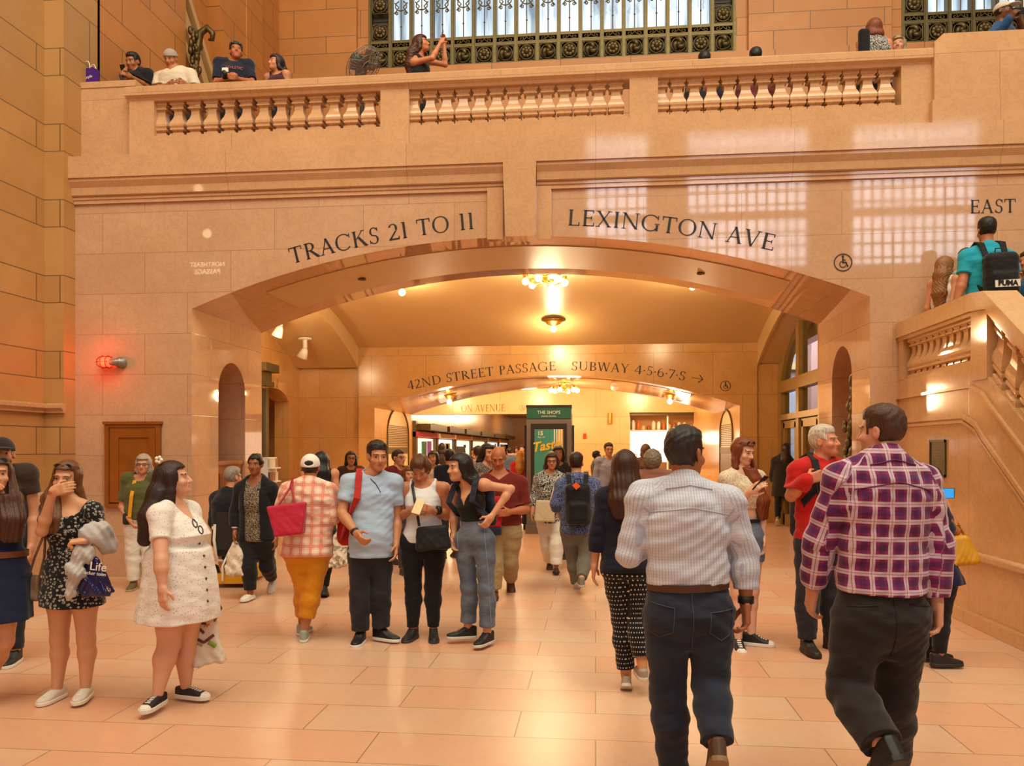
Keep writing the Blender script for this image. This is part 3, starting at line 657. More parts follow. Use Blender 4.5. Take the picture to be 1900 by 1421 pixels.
# ================================================================== things on the front wall
def wall_cabinet():
    x0, x1 = AX(198, D1), AX(300, D1); z0, z1 = WP(250, 941, D1).z, WP(250, 785, D1).z
    t = empty('wall_cabinet', ((x0 + x1) / 2, D1, z0)); tag(t, 'small panelled oak cupboard door let into the marble at the left', 'cupboard')
    def Q(o): o.parent = t; o.matrix_parent_inverse = t.matrix_basis.inverted(); return o
    f = .055; b = MB(); y0, y1 = D1 - .05, D1 + .02
    b.box(x0, x0 + f, y0, y1, z0, z1 - .016).box(x1 - f, x1, y0, y1, z0, z1 - .016).box(x0 + f, x1 - f, y0, y1, z0, z0 + f * .8).box(x0 + f, x1 - f, y0, y1, z1 - f, z1 - .016).box(x0 - .02, x1 + .02, y0 - .015, y1, z1 - .015, z1 + .02)
    Q(b.build('frame', M['wood']))
    b = MB(); g = .13; b.box(x0 + f, x1 - f, y0 + .02, y1, z0 + f, z1 - f); a0, a1, c0, c1 = x0 + f + g, x1 - f - g + .03, z0 + f + g, z1 - f - g
    for q in ((x0 + f + .01, a0, z0 + f + .01, z1 - f - .01), (a1, x1 - f - .01, z0 + f + .01, z1 - f - .01), (a0, a1, z0 + f + .01, c0), (a0, a1, c1, z1 - f - .01)): b.box(q[0], q[1], y0 + .008, y0 + .03, q[2], q[3])
    d = Q(b.build('door', M['wood']))
    for z in (z0 + .3, z1 - .25):
        h = MB().lathe([(.012, 0), (.012, .11)], (x0 + f, y0 - .002, z), 8).build('hinge', M['bronze_dark']); h.parent = d; h.matrix_parent_inverse = t.matrix_basis.inverted()
wall_cabinet()
def alarm_lamp():
    p = WP(226, 673, D1); t = empty('alarm_lamp', (p.x, D1, p.z)); tag(t, 'red caged alarm lamp glowing on the marble wall', 'lamp')
    MB().lathe([(.075, 0), (.075, -.04), (.05, -.05), (.05, -.10), (.001, -.10)], (0, 0, 0), 14, 'y').build('base', plain('zinc', '9a938a', .4, .6), t)
    MB().tube([(0, -.08, 0), (-.03, -.10, 0), (-.09, -.10, 0)], .045, 10).build('stem', plain('zinc_arm', '8d857c', .4, .6), t)
    MB().lathe([(.05, -.09), (.068, -.12), (.066, -.20), (.04, -.245), (.001, -.25)], (0, -.10, 0), 14, 'x').build('lamp_globe', emit('red_glass', 'ff3a20', 5.0), t)
    b = MB()
    for k in range(6):
        a = math.pi * 2 * k / 6; b.tube([(-x_, -.10 + r_ * math.cos(a), r_ * math.sin(a)) for r_, x_ in ((.074, .09), (.078, .15), (.074, .21), (.04, .262), (.005, .268))], .006, 5)
    for x_ in (.12, .19): b.tube([(-x_, -.10 + .078 * math.cos(2 * math.pi * k / 16), .078 * math.sin(2 * math.pi * k / 16)) for k in range(16)], .006, 5, True)
    b.build('cage', plain('red_cage', '8c1f18', .4, .3), t)
    point('alarm_light', (p.x - .17, D1 - .22, p.z), 7, (1, .09, .04), .05)
alarm_lamp()
# ================================================================== STAIR with landing
ZL, YN = 2.20, 7.70
SL = .70
S(MB().box(XS + .02, 9, YN + .1, D1, 0, ZL).build('floor_landing', M['marble_in']))
b = MB()
for k in range(12):
    y1 = YN + .1 - .30 * k; b.box(XS + .15, 9, y1 - .30, y1, 0, ZL - .183 * (k + 1))
S(b.build('stairs', M['marble_in']))
pw = [(D1 + .02, 0), (D1 + .02, 2.44), (YN + .3, 2.44), (YN + .12, 2.40), (YN - .02, 2.30), (YN - 2.75, 2.30 - SL * 2.75), (YN - 2.75, 0)]
S(MB().prism(pw, XS, XS + .26, 'yz').build('wall_stair', M['marble_stair']))
pm = [(D1 - .1, 1.99), (YN + .45, 1.99), (YN + .2, 1.9), (YN + .05, 1.78), (YN - 2.6, 1.78 - SL * 2.65)]
b = MB()
for d, w in ((0, .05), (.07, .025)):
    for i in range(len(pm) - 1):
        a, c = pm[i], pm[i + 1]; b.prism([(a[0], a[1] - d), (c[0], c[1] - d), (c[0], c[1] - d - w), (a[0], a[1] - d - w)], XS - .022, XS + .05, 'yz')
ps = [(D1, 2.25), (YN + .3, 2.25), (YN + .05, 2.17), (YN - .1, 2.05), (YN - 2.7, 2.05 - SL * 2.6)]
for i in range(len(ps) - 1):
    a, c = ps[i], ps[i + 1]; b.prism([(a[0], a[1]), (c[0], c[1]), (c[0], c[1] - .03), (a[0], a[1] - .03)], XS - .03, XS + .05, 'yz')
S(b.build('trim_19', M['marble_stair']))
S(MB().prism([(D1, 0), (D1, .12), (YN - 2.9, .12), (YN - 2.9, 0)], XS - .05, XS + .1, 'yz').build('baseboard_right', M['marble_stair']))
sb = empty('stair_balustrade', (XS + .1, YN, ZL)); tag(sb, 'marble balustrade of the stair landing and its descending flight', 'balustrade')
def P2(o): o.parent = sb; o.matrix_parent_inverse = sb.matrix_basis.inverted(); return o
x0, x1 = XS - .04, XS + .25
P2(MB().prism([(D1 - .02, 2.93), (YN + .26, 2.93), (YN - .06, 2.90), (YN - 2.7, 2.90 - SL * 2.66), (YN - 2.7, 3.05 - SL * 2.66), (YN - .02, 3.07), (YN + .24, 3.10), (D1 - .02, 3.10)], x0, x1, 'yz').prism([(D1 - .02, 2.89), (YN + .26, 2.89), (YN - .04, 2.86), (YN - 2.7, 2.86 - SL * 2.66), (YN - 2.7, 2.90 - SL * 2.66), (YN - .04, 2.90), (YN + .26, 2.93), (D1 - .02, 2.93)], x0 + .025, x1 - .025, 'yz').build('handrail', M['marble_stair']))
P2(MB().box(XS - .012, XS + .222, YN - .03, YN + .28, 2.28, 2.9).build('newel_post', M['marble_stair']))
P2(MB().box(XS - .006, XS + .216, D1 - .16, D1 - .02, 2.44, 2.9).build('end_post', M['marble_stair']))
P2(MB().box(XS, XS + .21, YN - 3.0, YN - 2.68, 0, 1.3).build('end_post', M['marble_stair']))
bb = None
for k in range(10):
    y = YN + .36 + (D1 - .28 - YN - .36) * (k + .1) / 9.2
    if bb is None: o = bb = baluster_mb(.455, .085).build('baluster', M['marble_stair'])
    else: o = bb.copy(); C.objects.link(o)
    o.location = (XS + .105, y, 2.44); P2(o)
bs2 = None
for k in range(11):
    y = YN - .14 - .235 * k
    if bs2 is None:
        mb = baluster_mb(.56, .085); mb.v = [(x, yy, z + yy * SL * min(1, max(0, 1 - 0 * z))) for x, yy, z in mb.v]; o = bs2 = mb.build('baluster', M['marble_stair'])
    else: o = bs2.copy(); C.objects.link(o)
    o.location = (XS + .105, y, 2.30 + SL * (y - YN) + .01); P2(o)
# plaque and wall rail
pl = empty('wall_plaque', (XS, 8.72, 1.55)); tag(pl, 'dark bronze plaque with raised frame on the stair wall', 'plaque')
MB().box(-.012, .005, -.185, .185, -.185, .185).build('plate', M['bronze_dark'], pl)
MB().box(-.022, -.01, -.19, .19, .165, .19).box(-.022, -.01, -.19, .19, -.19, -.165).box(-.022, -.01, -.19, -.172, -.19, .19).box(-.022, -.01, .172, .19, -.19, .19).build('frame', M['bronze'], pl)
b = MB()
for k in range(9): b.box(-.0135, -.011, -.13 + .01 * (k % 3), .13 - .012 * (k % 2), .12 - k * .029, .128 - k * .029)
b.build('lettering', M['bronze'], pl)
o = MB().prism([(XS - .07, .64), (XS - .07, .68), (XS - .03, .70), (XS + .01, .70), (XS + .01, .62), (XS - .04, .62)], 4.8, 8.6, 'xz').build('trim_20', M['marble_plain']); S(o)
# ================================================================== niches, kiosk, shops
def jamb_box():
    t = empty('display_cabinet', (XL - .2, 11.0, 0)); tag(t, 'wooden cabinet with leaflets standing in the left niche', 'cabinet')
    MB().box(-.22, .16, -.42, .40, 0, 1.42).box(-.24, .18, -.44, .42, 1.42, 1.48).build('body', M['wood'], t)
    MB().box(.16, .175, -.34, .30, .15, 1.30).build('door', plain('cabinet_panel', '7a3f12', .4, var=.25), t)
jamb_box()
def leaflet_rack():
    t = empty('leaflet_rack', (XL + .28, 11.62, 0)); tag(t, 'white rack of leaflets and postcards beside the left niche', 'rack')
    MB().box(-.05, .05, -.17, .17, 0, 1.52).build('back_panel', M['white'], t)
    rnd = random.Random(3)
    for r in range(6):
        MB().box(.05, .11, -.17, .17, .35 + r * .2, .37 + r * .2).build('tray', M['white'], t)
        for k in range(3):
            c = rnd.choice(['b03a2a', 'd8c8a8', '6a3a20', 'e8d8b8', '9a5a30']); MB().box(.055, .075, -.16 + k * .107, -.06 + k * .107, .37 + r * .2, .50 + r * .2).build('leaflet', plain('leaflet_' + c, c, .5), t)
leaflet_rack()
def niche_ornament():
    t = empty('niche_ornament', (XR + .17, 10.80, 0)); tag(t, 'tall bronze foliage ornament standing in the right niche', 'ornament')
    b = MB().lathe([(.14, 0), (.14, .5), (.10, .55), (.07, .7), (.06, 1.0), (.08, 1.1), (.001, 1.12)], (0, 0, 0), 14); b.build('pedestal', M['bronze_dark'], t)
    b = MB(); rnd = random.Random(5)
    for k in range(150):
        z = 1.1 + 1.35 * rnd.random(); a = rnd.random() * 6.28; r = .05 + .13 * math.sin(min(3.1, (z - .9) * 2.0)) * rnd.random()
        b.sphere((r * math.cos(a), r * math.sin(a), z), .03 + .02 * rnd.random(), 6, 5, (1, 1, 1.6))
    for d in (-1, 1): spiral(b, d * .02, 2.52, 0, .13, 1.5, d, math.pi / 2, 16, .025)
    b.build('foliage', M['bronze'], t)
niche_ornament()
def alcove_fill(name, px0, px1, X, sgn, cat, lab):
    ya, yb = sorted((AYd(px0, X), AYd(px1, X))); yc = (ya + yb) / 2; w = (yb - ya) / 2; xf = X + sgn * .03
    t = empty(name, (X, yc, 0)); tag(t, lab, cat); r = w
    f = MB(); pts = [(-w, 0), (-w, 2.02)] + [(-r * math.cos(math.pi * i / 12), 2.02 + r * .6 * math.sin(math.pi * i / 12)) for i in range(1, 12)] + [(w, 2.02), (w, 0)]
    f.tube([(-sgn * .012, a, z) for a, z in pts], .028, 6); f.build('frame', M['bronze_dark'], t)
    MB().prism(pts, -sgn * .002, sgn * .03, 'yz').build('back_panel', M['vault'], t)
    for i in range(12):
        z = 1.72 + .045 * i; hw = w * .95 if z < 2.02 else w * .95 * math.sqrt(max(.02, 1 - ((z - 2.02) / (r * .6)) ** 2))
        MB().box(min(-sgn * .012, 0), max(-sgn * .012, 0.001), -hw, hw, z, z + .022).build('louvre', M['bronze_dark'], t)
    MB().box(min(0, -sgn * .02), max(0, -sgn * .02), -w * .95, w * .95, 1.52, 1.68).build('fascia', M['bronze'], t)
    MB().box(min(0, -sgn * .015), max(0, -sgn * .015), -w * .92, w * .92, .05, 1.5).build('shutter', plain(name + '_shutter', 'd8c896' if X < 0 else '6a5a52', .4), t)
alcove_fill('ticket_window', 718, 757, XL, -1, 'window', 'arched louvred kiosk window in the left jamb of the second arch')
alcove_fill('service_door', 1337, 1360, XR, 1, 'door', 'arched louvred doorway in the right jamb of the second arch')
def fonttext(body, size, m, name='lettering', parent=None, ext=.002, shear=0, bold=0):
    cu = bpy.data.curves.new(name, 'FONT'); cu.body = body; cu.size = size; cu.align_x = 'CENTER'; cu.align_y = 'CENTER'; cu.extrude = ext; cu.shear = shear; cu.offset = bold; cu.resolution_u = 3
    o = bpy.data.objects.new('tmp', cu); C.objects.link(o); dg = bpy.context.evaluated_depsgraph_get(); dg.update()
    me = bpy.data.meshes.new_from_object(o.evaluated_get(dg)); bpy.data.objects.remove(o); me.name = name
    me.materials.clear(); me.materials.append(m); o = bpy.data.objects.new(name, me); C.objects.link(o)
    if parent is not None: o.parent = parent
    return o
def kiosk():
    Y = 15.6; x0, x1 = AX(977, Y), AX(1060, Y); w = (x1 - x0) / 2; t = empty('sign_kiosk', ((x0 + x1) / 2, Y, 0)); tag(t, 'free-standing grey kiosk with a green header and food poster', 'kiosk')
    gy = plain('kiosk_grey', '6f655c', .45); dk = plain('kiosk_frame', '2e2420', .4); gn = plain('kiosk_green', '1f5a48', .45)
    MB().box(-w - .02, w + .02, -.02, .45, 0, .17).build('base', gy, t)
    MB().box(-w, w, 0, .42, .17, 2.44).build('body', gy, t); MB().box(-w - .01, w + .01, -.012, .43, 2.44, 2.49).build('cap', dk, t)
    h = MB().box(-w + .005, w - .005, -.014, .01, 2.23, 2.435).build('header', gn, t)
    for s_, z, sz in (('THE SHOPS', 2.345, .088), ('GRAND CENTRAL', 2.27, .036)):
        o = fonttext(s_, sz, M['white'], parent=h); o.rotation_euler = (math.pi / 2, 0, 0); o.location = (0, -.018, z)
    MB().box(-w * .8, w * .8, -.03, .01, .75, 2.13).build('frame', dk, t)
    for d in (-1, 1): MB().box(d * (w + .03) - .02, d * (w + .03) + .02, .1, .34, .6, 2.1).build('side_panel', dk, t)
    p = MB().box(-w * .64, w * .64, -.036, -.028, .95, 2.02).build('poster', plain('poster_teal', '3f8a80', .5), t)
    MB().prism([(w * .2, .95), (w * .64, .95), (w * .64, 2.02), (w * .42, 2.02), (w * .34, 1.5)], -.038, -.034).build('poster_field', plain('poster_yellow', 'd8b020', .5), p)
    b = MB()
    for k in range(4): b.box(w * .23 + k * .045, w * .23 + k * .045 + .022, -.041, -.037, 1.72, 2.02)
    b.box(w * .23, w * .23 + .157, -.041, -.037, 1.66, 1.74).box(w * .23 + .06, w * .23 + .1, -.041, -.037, 1.2, 1.67); b.build('fork', M['white'], p)
    o = fonttext('Taste', .25, plain('poster_gold', 'e6be28', .5), parent=p, shear=.35, bold=.006); o.rotation_euler = (math.pi / 2, -.16, 0); o.location = (-w * .14, -.043, 1.70)
    o = fonttext('15', .11, M['white'], parent=p, bold=.003); o.rotation_euler = (math.pi / 2, 0, 0); o.location = (-w * .38, -.041, 1.94)
    o = fonttext('days of', .05, M['white'], parent=p); o.rotation_euler = (math.pi / 2, 0, 0); o.location = (-w * .34, -.041, 1.87)
kiosk()
# shop window on the far wall: white counter boards, shelf of jars, dark picture
def far_shop():
    t = empty('food_counter', ((xs0 + xs1) / 2, D5 + .2, 0)); tag(t, 'bright food shop counter in the opening of the far wall', 'shop counter')
    w = (xs1 - xs0) / 2; lit = emit('lit_panel', 'fff4e2', 1.5)
    MB().box(-w, w, .55, .6, .75, zsh).build('back_panel', plain('shop_back', 'c98e4e', .5), t)
    MB().box(-w, -.15, .16, .2, 1.2, 2.22).build('lit_panel', lit, t); MB().box(.95, w, .16, .2, 1.5, 2.24).build('lit_panel', lit, t)
    MB().box(-w, w, .2, .5, 2.24, 2.27).build('shelf', M['white'], t); MB().box(-w - .03, -w + .03, .0, .2, .75, zsh).build('frame', M['white'], t); MB().box(-.18, -.13, .1, .2, .75, zsh).build('frame', M['white'], t)
    MB().box(-w, w, -.05, .2, zsh - .1, zsh).build('header', M['bronze_dark'], t)
    p = MB().box(-.10, .9, .14, .18, 1.0, 2.12).build('picture', plain('menu_board', '4a3a22', .5, var=.8, scale=9), t)
    MB().box(-w, w, -.1, .3, .75, .95).build('counter', plain('counter', 'e6d6c0', .4), t)
    rnd = random.Random(2)
    for k in range(16):
        x = -w + .15 + k * (2 * w - .3) / 15; h = .14 + .2 * rnd.random()
        o = MB().lathe([(.001, 0), (.055, 0), (.06, .02), (.06, h * .8), (.035, h * .9), (.035, h), (.001, h)], (0, 0, 0), 10).build('jar', plain('jar_%d' % (k % 5), ['f2e8d6', 'c8692a', 'e8c890', 'a8552a', 'f0dcc0'][k % 5], .3))
        o.location = ((xs0 + xs1) / 2 + x, D5 + .55, 2.272); tag(o, 'jar on the top shelf of the far food counter', 'jar', 'jars on the far food counter')
    point('shop_glow', ((xs0 + xs1) / 2, D5 + .1, 2.0), 20, (1, .85, .6), .2)
far_shop()
o = MB().lathe([(.07, 0), (.07, .36)], (AX(1132, D5), D5 - .04, z5(1132, 786)), 12).build('wall_sconce', M['brass']); tag(o, 'brass cylinder sconce on the pale far wall', 'sconce')
o = MB().box(AX(1085, D5) - .05, AX(1085, D5) + .05, D5 - .05, D5 + .01, 1.98, 2.15).build('fire_alarm', plain('alarm_red', 'b0301c', .4)); tag(o, 'small red fire alarm box on the pale far wall', 'alarm')
# shop fronts along the left wall of the far passage
def shopfront(y0, y1, col, sign, label):
    t = empty('shop_front', (XP, (y0 + y1) / 2, 0)); tag(t, label, 'shop front', 'shop fronts of the far passage'); h = (y1 - y0) / 2
    br = M['bronze']
    MB().box(0, .12, -h, -h + .3, 0, 2.62).box(0, .12, h - .3, h, 0, 2.62).box(0, .10, -h, h, 0, .35).build('frame', br, t)
    MB().box(0, .6, -h + .2, h - .2, 2.30, 2.52).build('canopy', M['bronze_dark'], t)
    MB().box(0, .2, -h, h, 2.06, 2.24).build('sign', plain('sign_' + sign, sign, .4), t)
    d = MB().box(.02, .05, -h + .3, h - .3, .35, 2.02).build('display', emit('display_' + col, col, .95), t)
    rnd = random.Random(int(y0 * 7))
    for k in range(7):
        c = rnd.choice(['c03030', '3a7ac0', '2f6a3a', 'e8c040', '8a3a9a', '404048'])
        MB().box(.05, .12, -h + .35 + (2 * h - .8) * rnd.random(), -h + .6 + (2 * h - .8) * rnd.random(), .5 + 1.2 * rnd.random(), .8 + 1.2 * rnd.random()).build('goods', plain('goods_' + c, c, .4), d)
ys_ = [27.6, 31.4, 35.6, 40.5, 46, 52, 58]
for k, (c, s_) in enumerate((('fff2dc', 'c03a50'), ('d8ecff', 'e8d0b0'), ('e6f2e2', 'd8a070'), ('fff0cc', '9a8a60'), ('d0ecf0', 'b08850'), ('fff0d8', 'a07848'))):
    shopfront(ys_[k] + .1, ys_[k + 1] - .1, c, s_, ['lit shop front with a red sign, first in the far passage', 'lit shop front with red and white posters, second in the far passage', 'lit shop front with green posters, third in the far passage', 'cream lit shop front, fourth in the far passage', 'bluish lit shop front, fifth in the far passage', 'small lit shop front deepest in the far passage'][k])

# bronze foliage bracket on the wall above the balcony
def wall_bracket():
    y = ya + .06; t = empty('bronze_bracket', (XW + .10, y, 7.0)); tag(t, 'tall bronze foliage bracket with a curled top on the wall above the balcony', 'ornament'); rnd = random.Random(9); b = MB()
    for k in range(150):
        z = 1.55 * rnd.random(); w = .05 + .09 * (z / 1.5) ; b.sphere((w * (rnd.random() - .3), w * 1.2 * (rnd.random() - .5), z), .025 + .022 * rnd.random(), 6, 5, (1, 1, 1.7))
    b.tube([(0, 0, 0), (.03, 0, .6), (.06, 0, 1.2), (.12, 0, 1.5), (.24, 0, 1.58), (.33, 0, 1.48), (.32, 0, 1.38), (.26, 0, 1.38)], [.03, .04, .05, .06, .055, .05, .04, .02], 8); b.build('foliage', M['bronze_dark'], t)
wall_bracket()
# lit hanging sign on the left wall, outside the frame: the polished marble mirrors it
def mirrored_sign():
    c = Vector((-6.45, 6.75, 4.62)); t = empty('hanging_sign', c); tag(t, 'lit hanging sign of the northeast passage, seen mirrored in the polished marble', 'sign'); lit = emit('sign_letters', 'ffe9b8', 9)
    MB().box(-.42, .42, -.05, 0, -.2, .75).build('panel', M['bronze_dark'], t); MB().box(-.5, -.42, -.04, -.01, .3, .36).build('bracket', M['bronze_dark'], t)
    for s_, z, sz in (('NORTHEAST', .10, .105), ('PASSAGE', -.02, .115)):
        o = fonttext(s_, sz, lit, parent=t, bold=.001); o.rotation_euler = (math.pi / 2, 0, math.pi); o.location = (0, .006, z)
    MB().lathe([(.001, .012), (.075, .012), (.075, 0)], (0, 0, .62), 20, 'y').build('emblem', lit, t)
mirrored_sign()
# ================================================================== IMPLICIT SURFACES -> MESHES (people, clothes, bags)
V3 = lambda *a: np.array(a, float)
def unit(v): return v / (np.linalg.norm(v) + 1e-9)
def smin(a, b, k):
    h = np.clip(.5 + .5 * (b - a) / k, 0, 1); return b + (a - b) * h - k * h * (1 - h)
def smax(a, b, k): return -smin(-a, -b, k)
def rc(P, a, b, r1, r2):
    ba = b - a; pa = P - a; h = np.clip(pa @ ba / (ba @ ba + 1e-9), 0, 1)
    return np.sqrt(((pa - h[:, None] * ba) ** 2).sum(1)) - (r1 + (r2 - r1) * h)
def chain(P, pts, rs, k=.02):
    d = None
    for i in range(len(pts) - 1):
        e = rc(P, pts[i], pts[i + 1], rs[i], rs[i + 1]); d = e if d is None else smin(d, e, k)
    return d
def el(P, c, R, rad):
    q = (P - c) @ R.T if R is not None else P - c; rad = np.array(rad); k0 = np.sqrt(((q / rad) ** 2).sum(1)); k1 = np.sqrt(((q / rad ** 2) ** 2).sum(1))
    return k0 * (k0 - 1) / np.maximum(k1, 1e-6)
def rbox(P, c, R, half, r):
    q = np.abs((P - c) @ R.T if R is not None else P - c) - (np.array(half) - r)
    return np.sqrt((np.maximum(q, 0) ** 2).sum(1)) + np.minimum(q.max(1), 0) - r
def nets(fn, lo, hi, h, B=8):
    lo, hi = np.array(lo, float), np.array(hi, float); n = np.ceil((hi - lo) / h).astype(int) + 1; nb = -(-n // B); n = nb * B
    ev = lambda p: np.concatenate([fn(p[i:i + 150000]) for i in range(0, len(p), 150000)]) if len(p) else np.zeros(0)
    bi = np.argwhere(np.ones(nb, bool)); bd = ev(lo + (bi + .5) * B * h); act = (np.abs(bd) < B * h * 1.2 + .012).reshape(nb); sg = np.where(bd < 0, -1., 1.).reshape(nb)
    rep = lambda a: a.repeat(B, 0).repeat(B, 1).repeat(B, 2)
    D = np.ones(n + 1, 'f'); D[:-1, :-1, :-1] = rep(sg); A = rep(act); m = np.zeros(n + 1, bool)
    for i in (0, 1):
        for j in (0, 1):
            for k in (0, 1): m[i:n[0] + i, j:n[1] + j, k:n[2] + k] |= A
    D[m] = ev(lo + np.argwhere(m) * h)
    for ax in range(3):
        s0 = [slice(None)] * 3; s0[ax] = 0; D[tuple(s0)] = np.maximum(D[tuple(s0)], 1e-3); s0[ax] = -1; D[tuple(s0)] = np.maximum(D[tuple(s0)], 1e-3)
    I = D < 0; s = np.zeros(n, 'i1')
    co = [(i, j, k) for i in (0, 1) for j in (0, 1) for k in (0, 1)]
    for i, j, k in co: s += I[i:n[0] + i, j:n[1] + j, k:n[2] + k]
    cells = np.argwhere((s > 0) & (s < 8))
    if not len(cells): return np.zeros((0, 3)), np.zeros((0, 4), int)
    cv = np.stack([D[cells[:, 0] + i, cells[:, 1] + j, cells[:, 2] + k] for i, j, k in co], 1)
    acc = np.zeros((len(cells), 3)); cnt = np.zeros(len(cells))
    for a in range(8):
        for b in range(a + 1, 8):
            ca, cb = np.array(co[a]), np.array(co[b])
            if abs(ca - cb).sum() != 1: continue
            x = (cv[:, a] < 0) != (cv[:, b] < 0); t = cv[x, a] / (cv[x, a] - cv[x, b] + 1e-12); acc[x] += ca + t[:, None] * (cb - ca); cnt[x] += 1
    V = lo + (cells + acc / cnt[:, None]) * h
    vid = np.full(n, -1); vid[tuple(cells.T)] = np.arange(len(cells)); F = []
    for ax in range(3):
        u, w = (ax + 1) % 3, (ax + 2) % 3
        a = [slice(None)] * 3; b = [slice(None)] * 3; a[ax] = slice(0, -1); b[ax] = slice(1, None)
        e = np.argwhere(I[tuple(a)] != I[tuple(b)]); e = e[(e[:, u] > 0) & (e[:, w] > 0) & (e[:, u] < n[u]) & (e[:, w] < n[w])]
        du = np.zeros(3, int); du[u] = 1; dw = np.zeros(3, int); dw[w] = 1
        q = np.stack([vid[tuple((e - du - dw).T)], vid[tuple((e - dw).T)], vid[tuple(e.T)], vid[tuple((e - du).T)]], 1)
        fl = ~I[tuple(e.T)]; q[fl] = q[fl][:, ::-1]; F.append(q)
    F = np.concatenate(F); return V, F[(F >= 0).all(1)]
def link_mesh(name, V, F, m, parent, col=None, cuv=None):
    me = bpy.data.meshes.new(name); me.vertices.add(len(V)); me.vertices.foreach_set('co', V.astype('f').ravel())
    me.loops.add(len(F) * 4); me.loops.foreach_set('vertex_index', F.astype('i').ravel()); me.polygons.add(len(F))
    me.polygons.foreach_set('loop_start', np.arange(0, len(F) * 4, 4, dtype='i')); me.polygons.foreach_set('use_smooth', np.ones(len(F), bool))
    me.update(calc_edges=True)
    if col is not None:
        a = me.color_attributes.new('col', 'FLOAT_COLOR', 'POINT'); a.data.foreach_set('color', np.concatenate([col, np.ones((len(V), 1))], 1).astype('f').ravel())
    if cuv is not None:
        a = me.attributes.new('cuv', 'FLOAT_VECTOR', 'POINT'); a.data.foreach_set('vector', cuv.astype('f').ravel())
    me.materials.append(m); o = bpy.data.objects.new(name, me); C.objects.link(o)
    if parent is not None: o.parent = parent
    return o
def sdf_obj(name, fn, lo, hi, h, m, parent, colf=None, uvf=None):
    V, F = nets(fn, lo, hi, h)
    return link_mesh(name, V, F, m, parent, colf(V) if colf else None, uvf(V) if uvf else None)
def folds(P, seed, amp, kz=38, kx=9):
    s = seed * 1.7; x, y, z = P.T
    return amp * (.5 * np.sin(kz * z + kx * x + 2.2 * np.sin(7 * x + s) + 1.5 * np.sin(9 * y + 2 * s) + s) + .35 * np.sin(.6 * kz * z - 1.6 * kx * x + 2.5 * np.sin(5 * z + s) + 8 * y + 2 * s) + .3 * np.sin(1.7 * kz * z + 2.4 * kx * (x + y) + 3 * np.sin(6 * x + 5 * z + s)) + .28 * np.sin(2.6 * kz * z - 5 * kx * x + 3 * np.sin(11 * x + 8 * y + s)) * np.sin(4 * z + 5 * x + 2 * s))
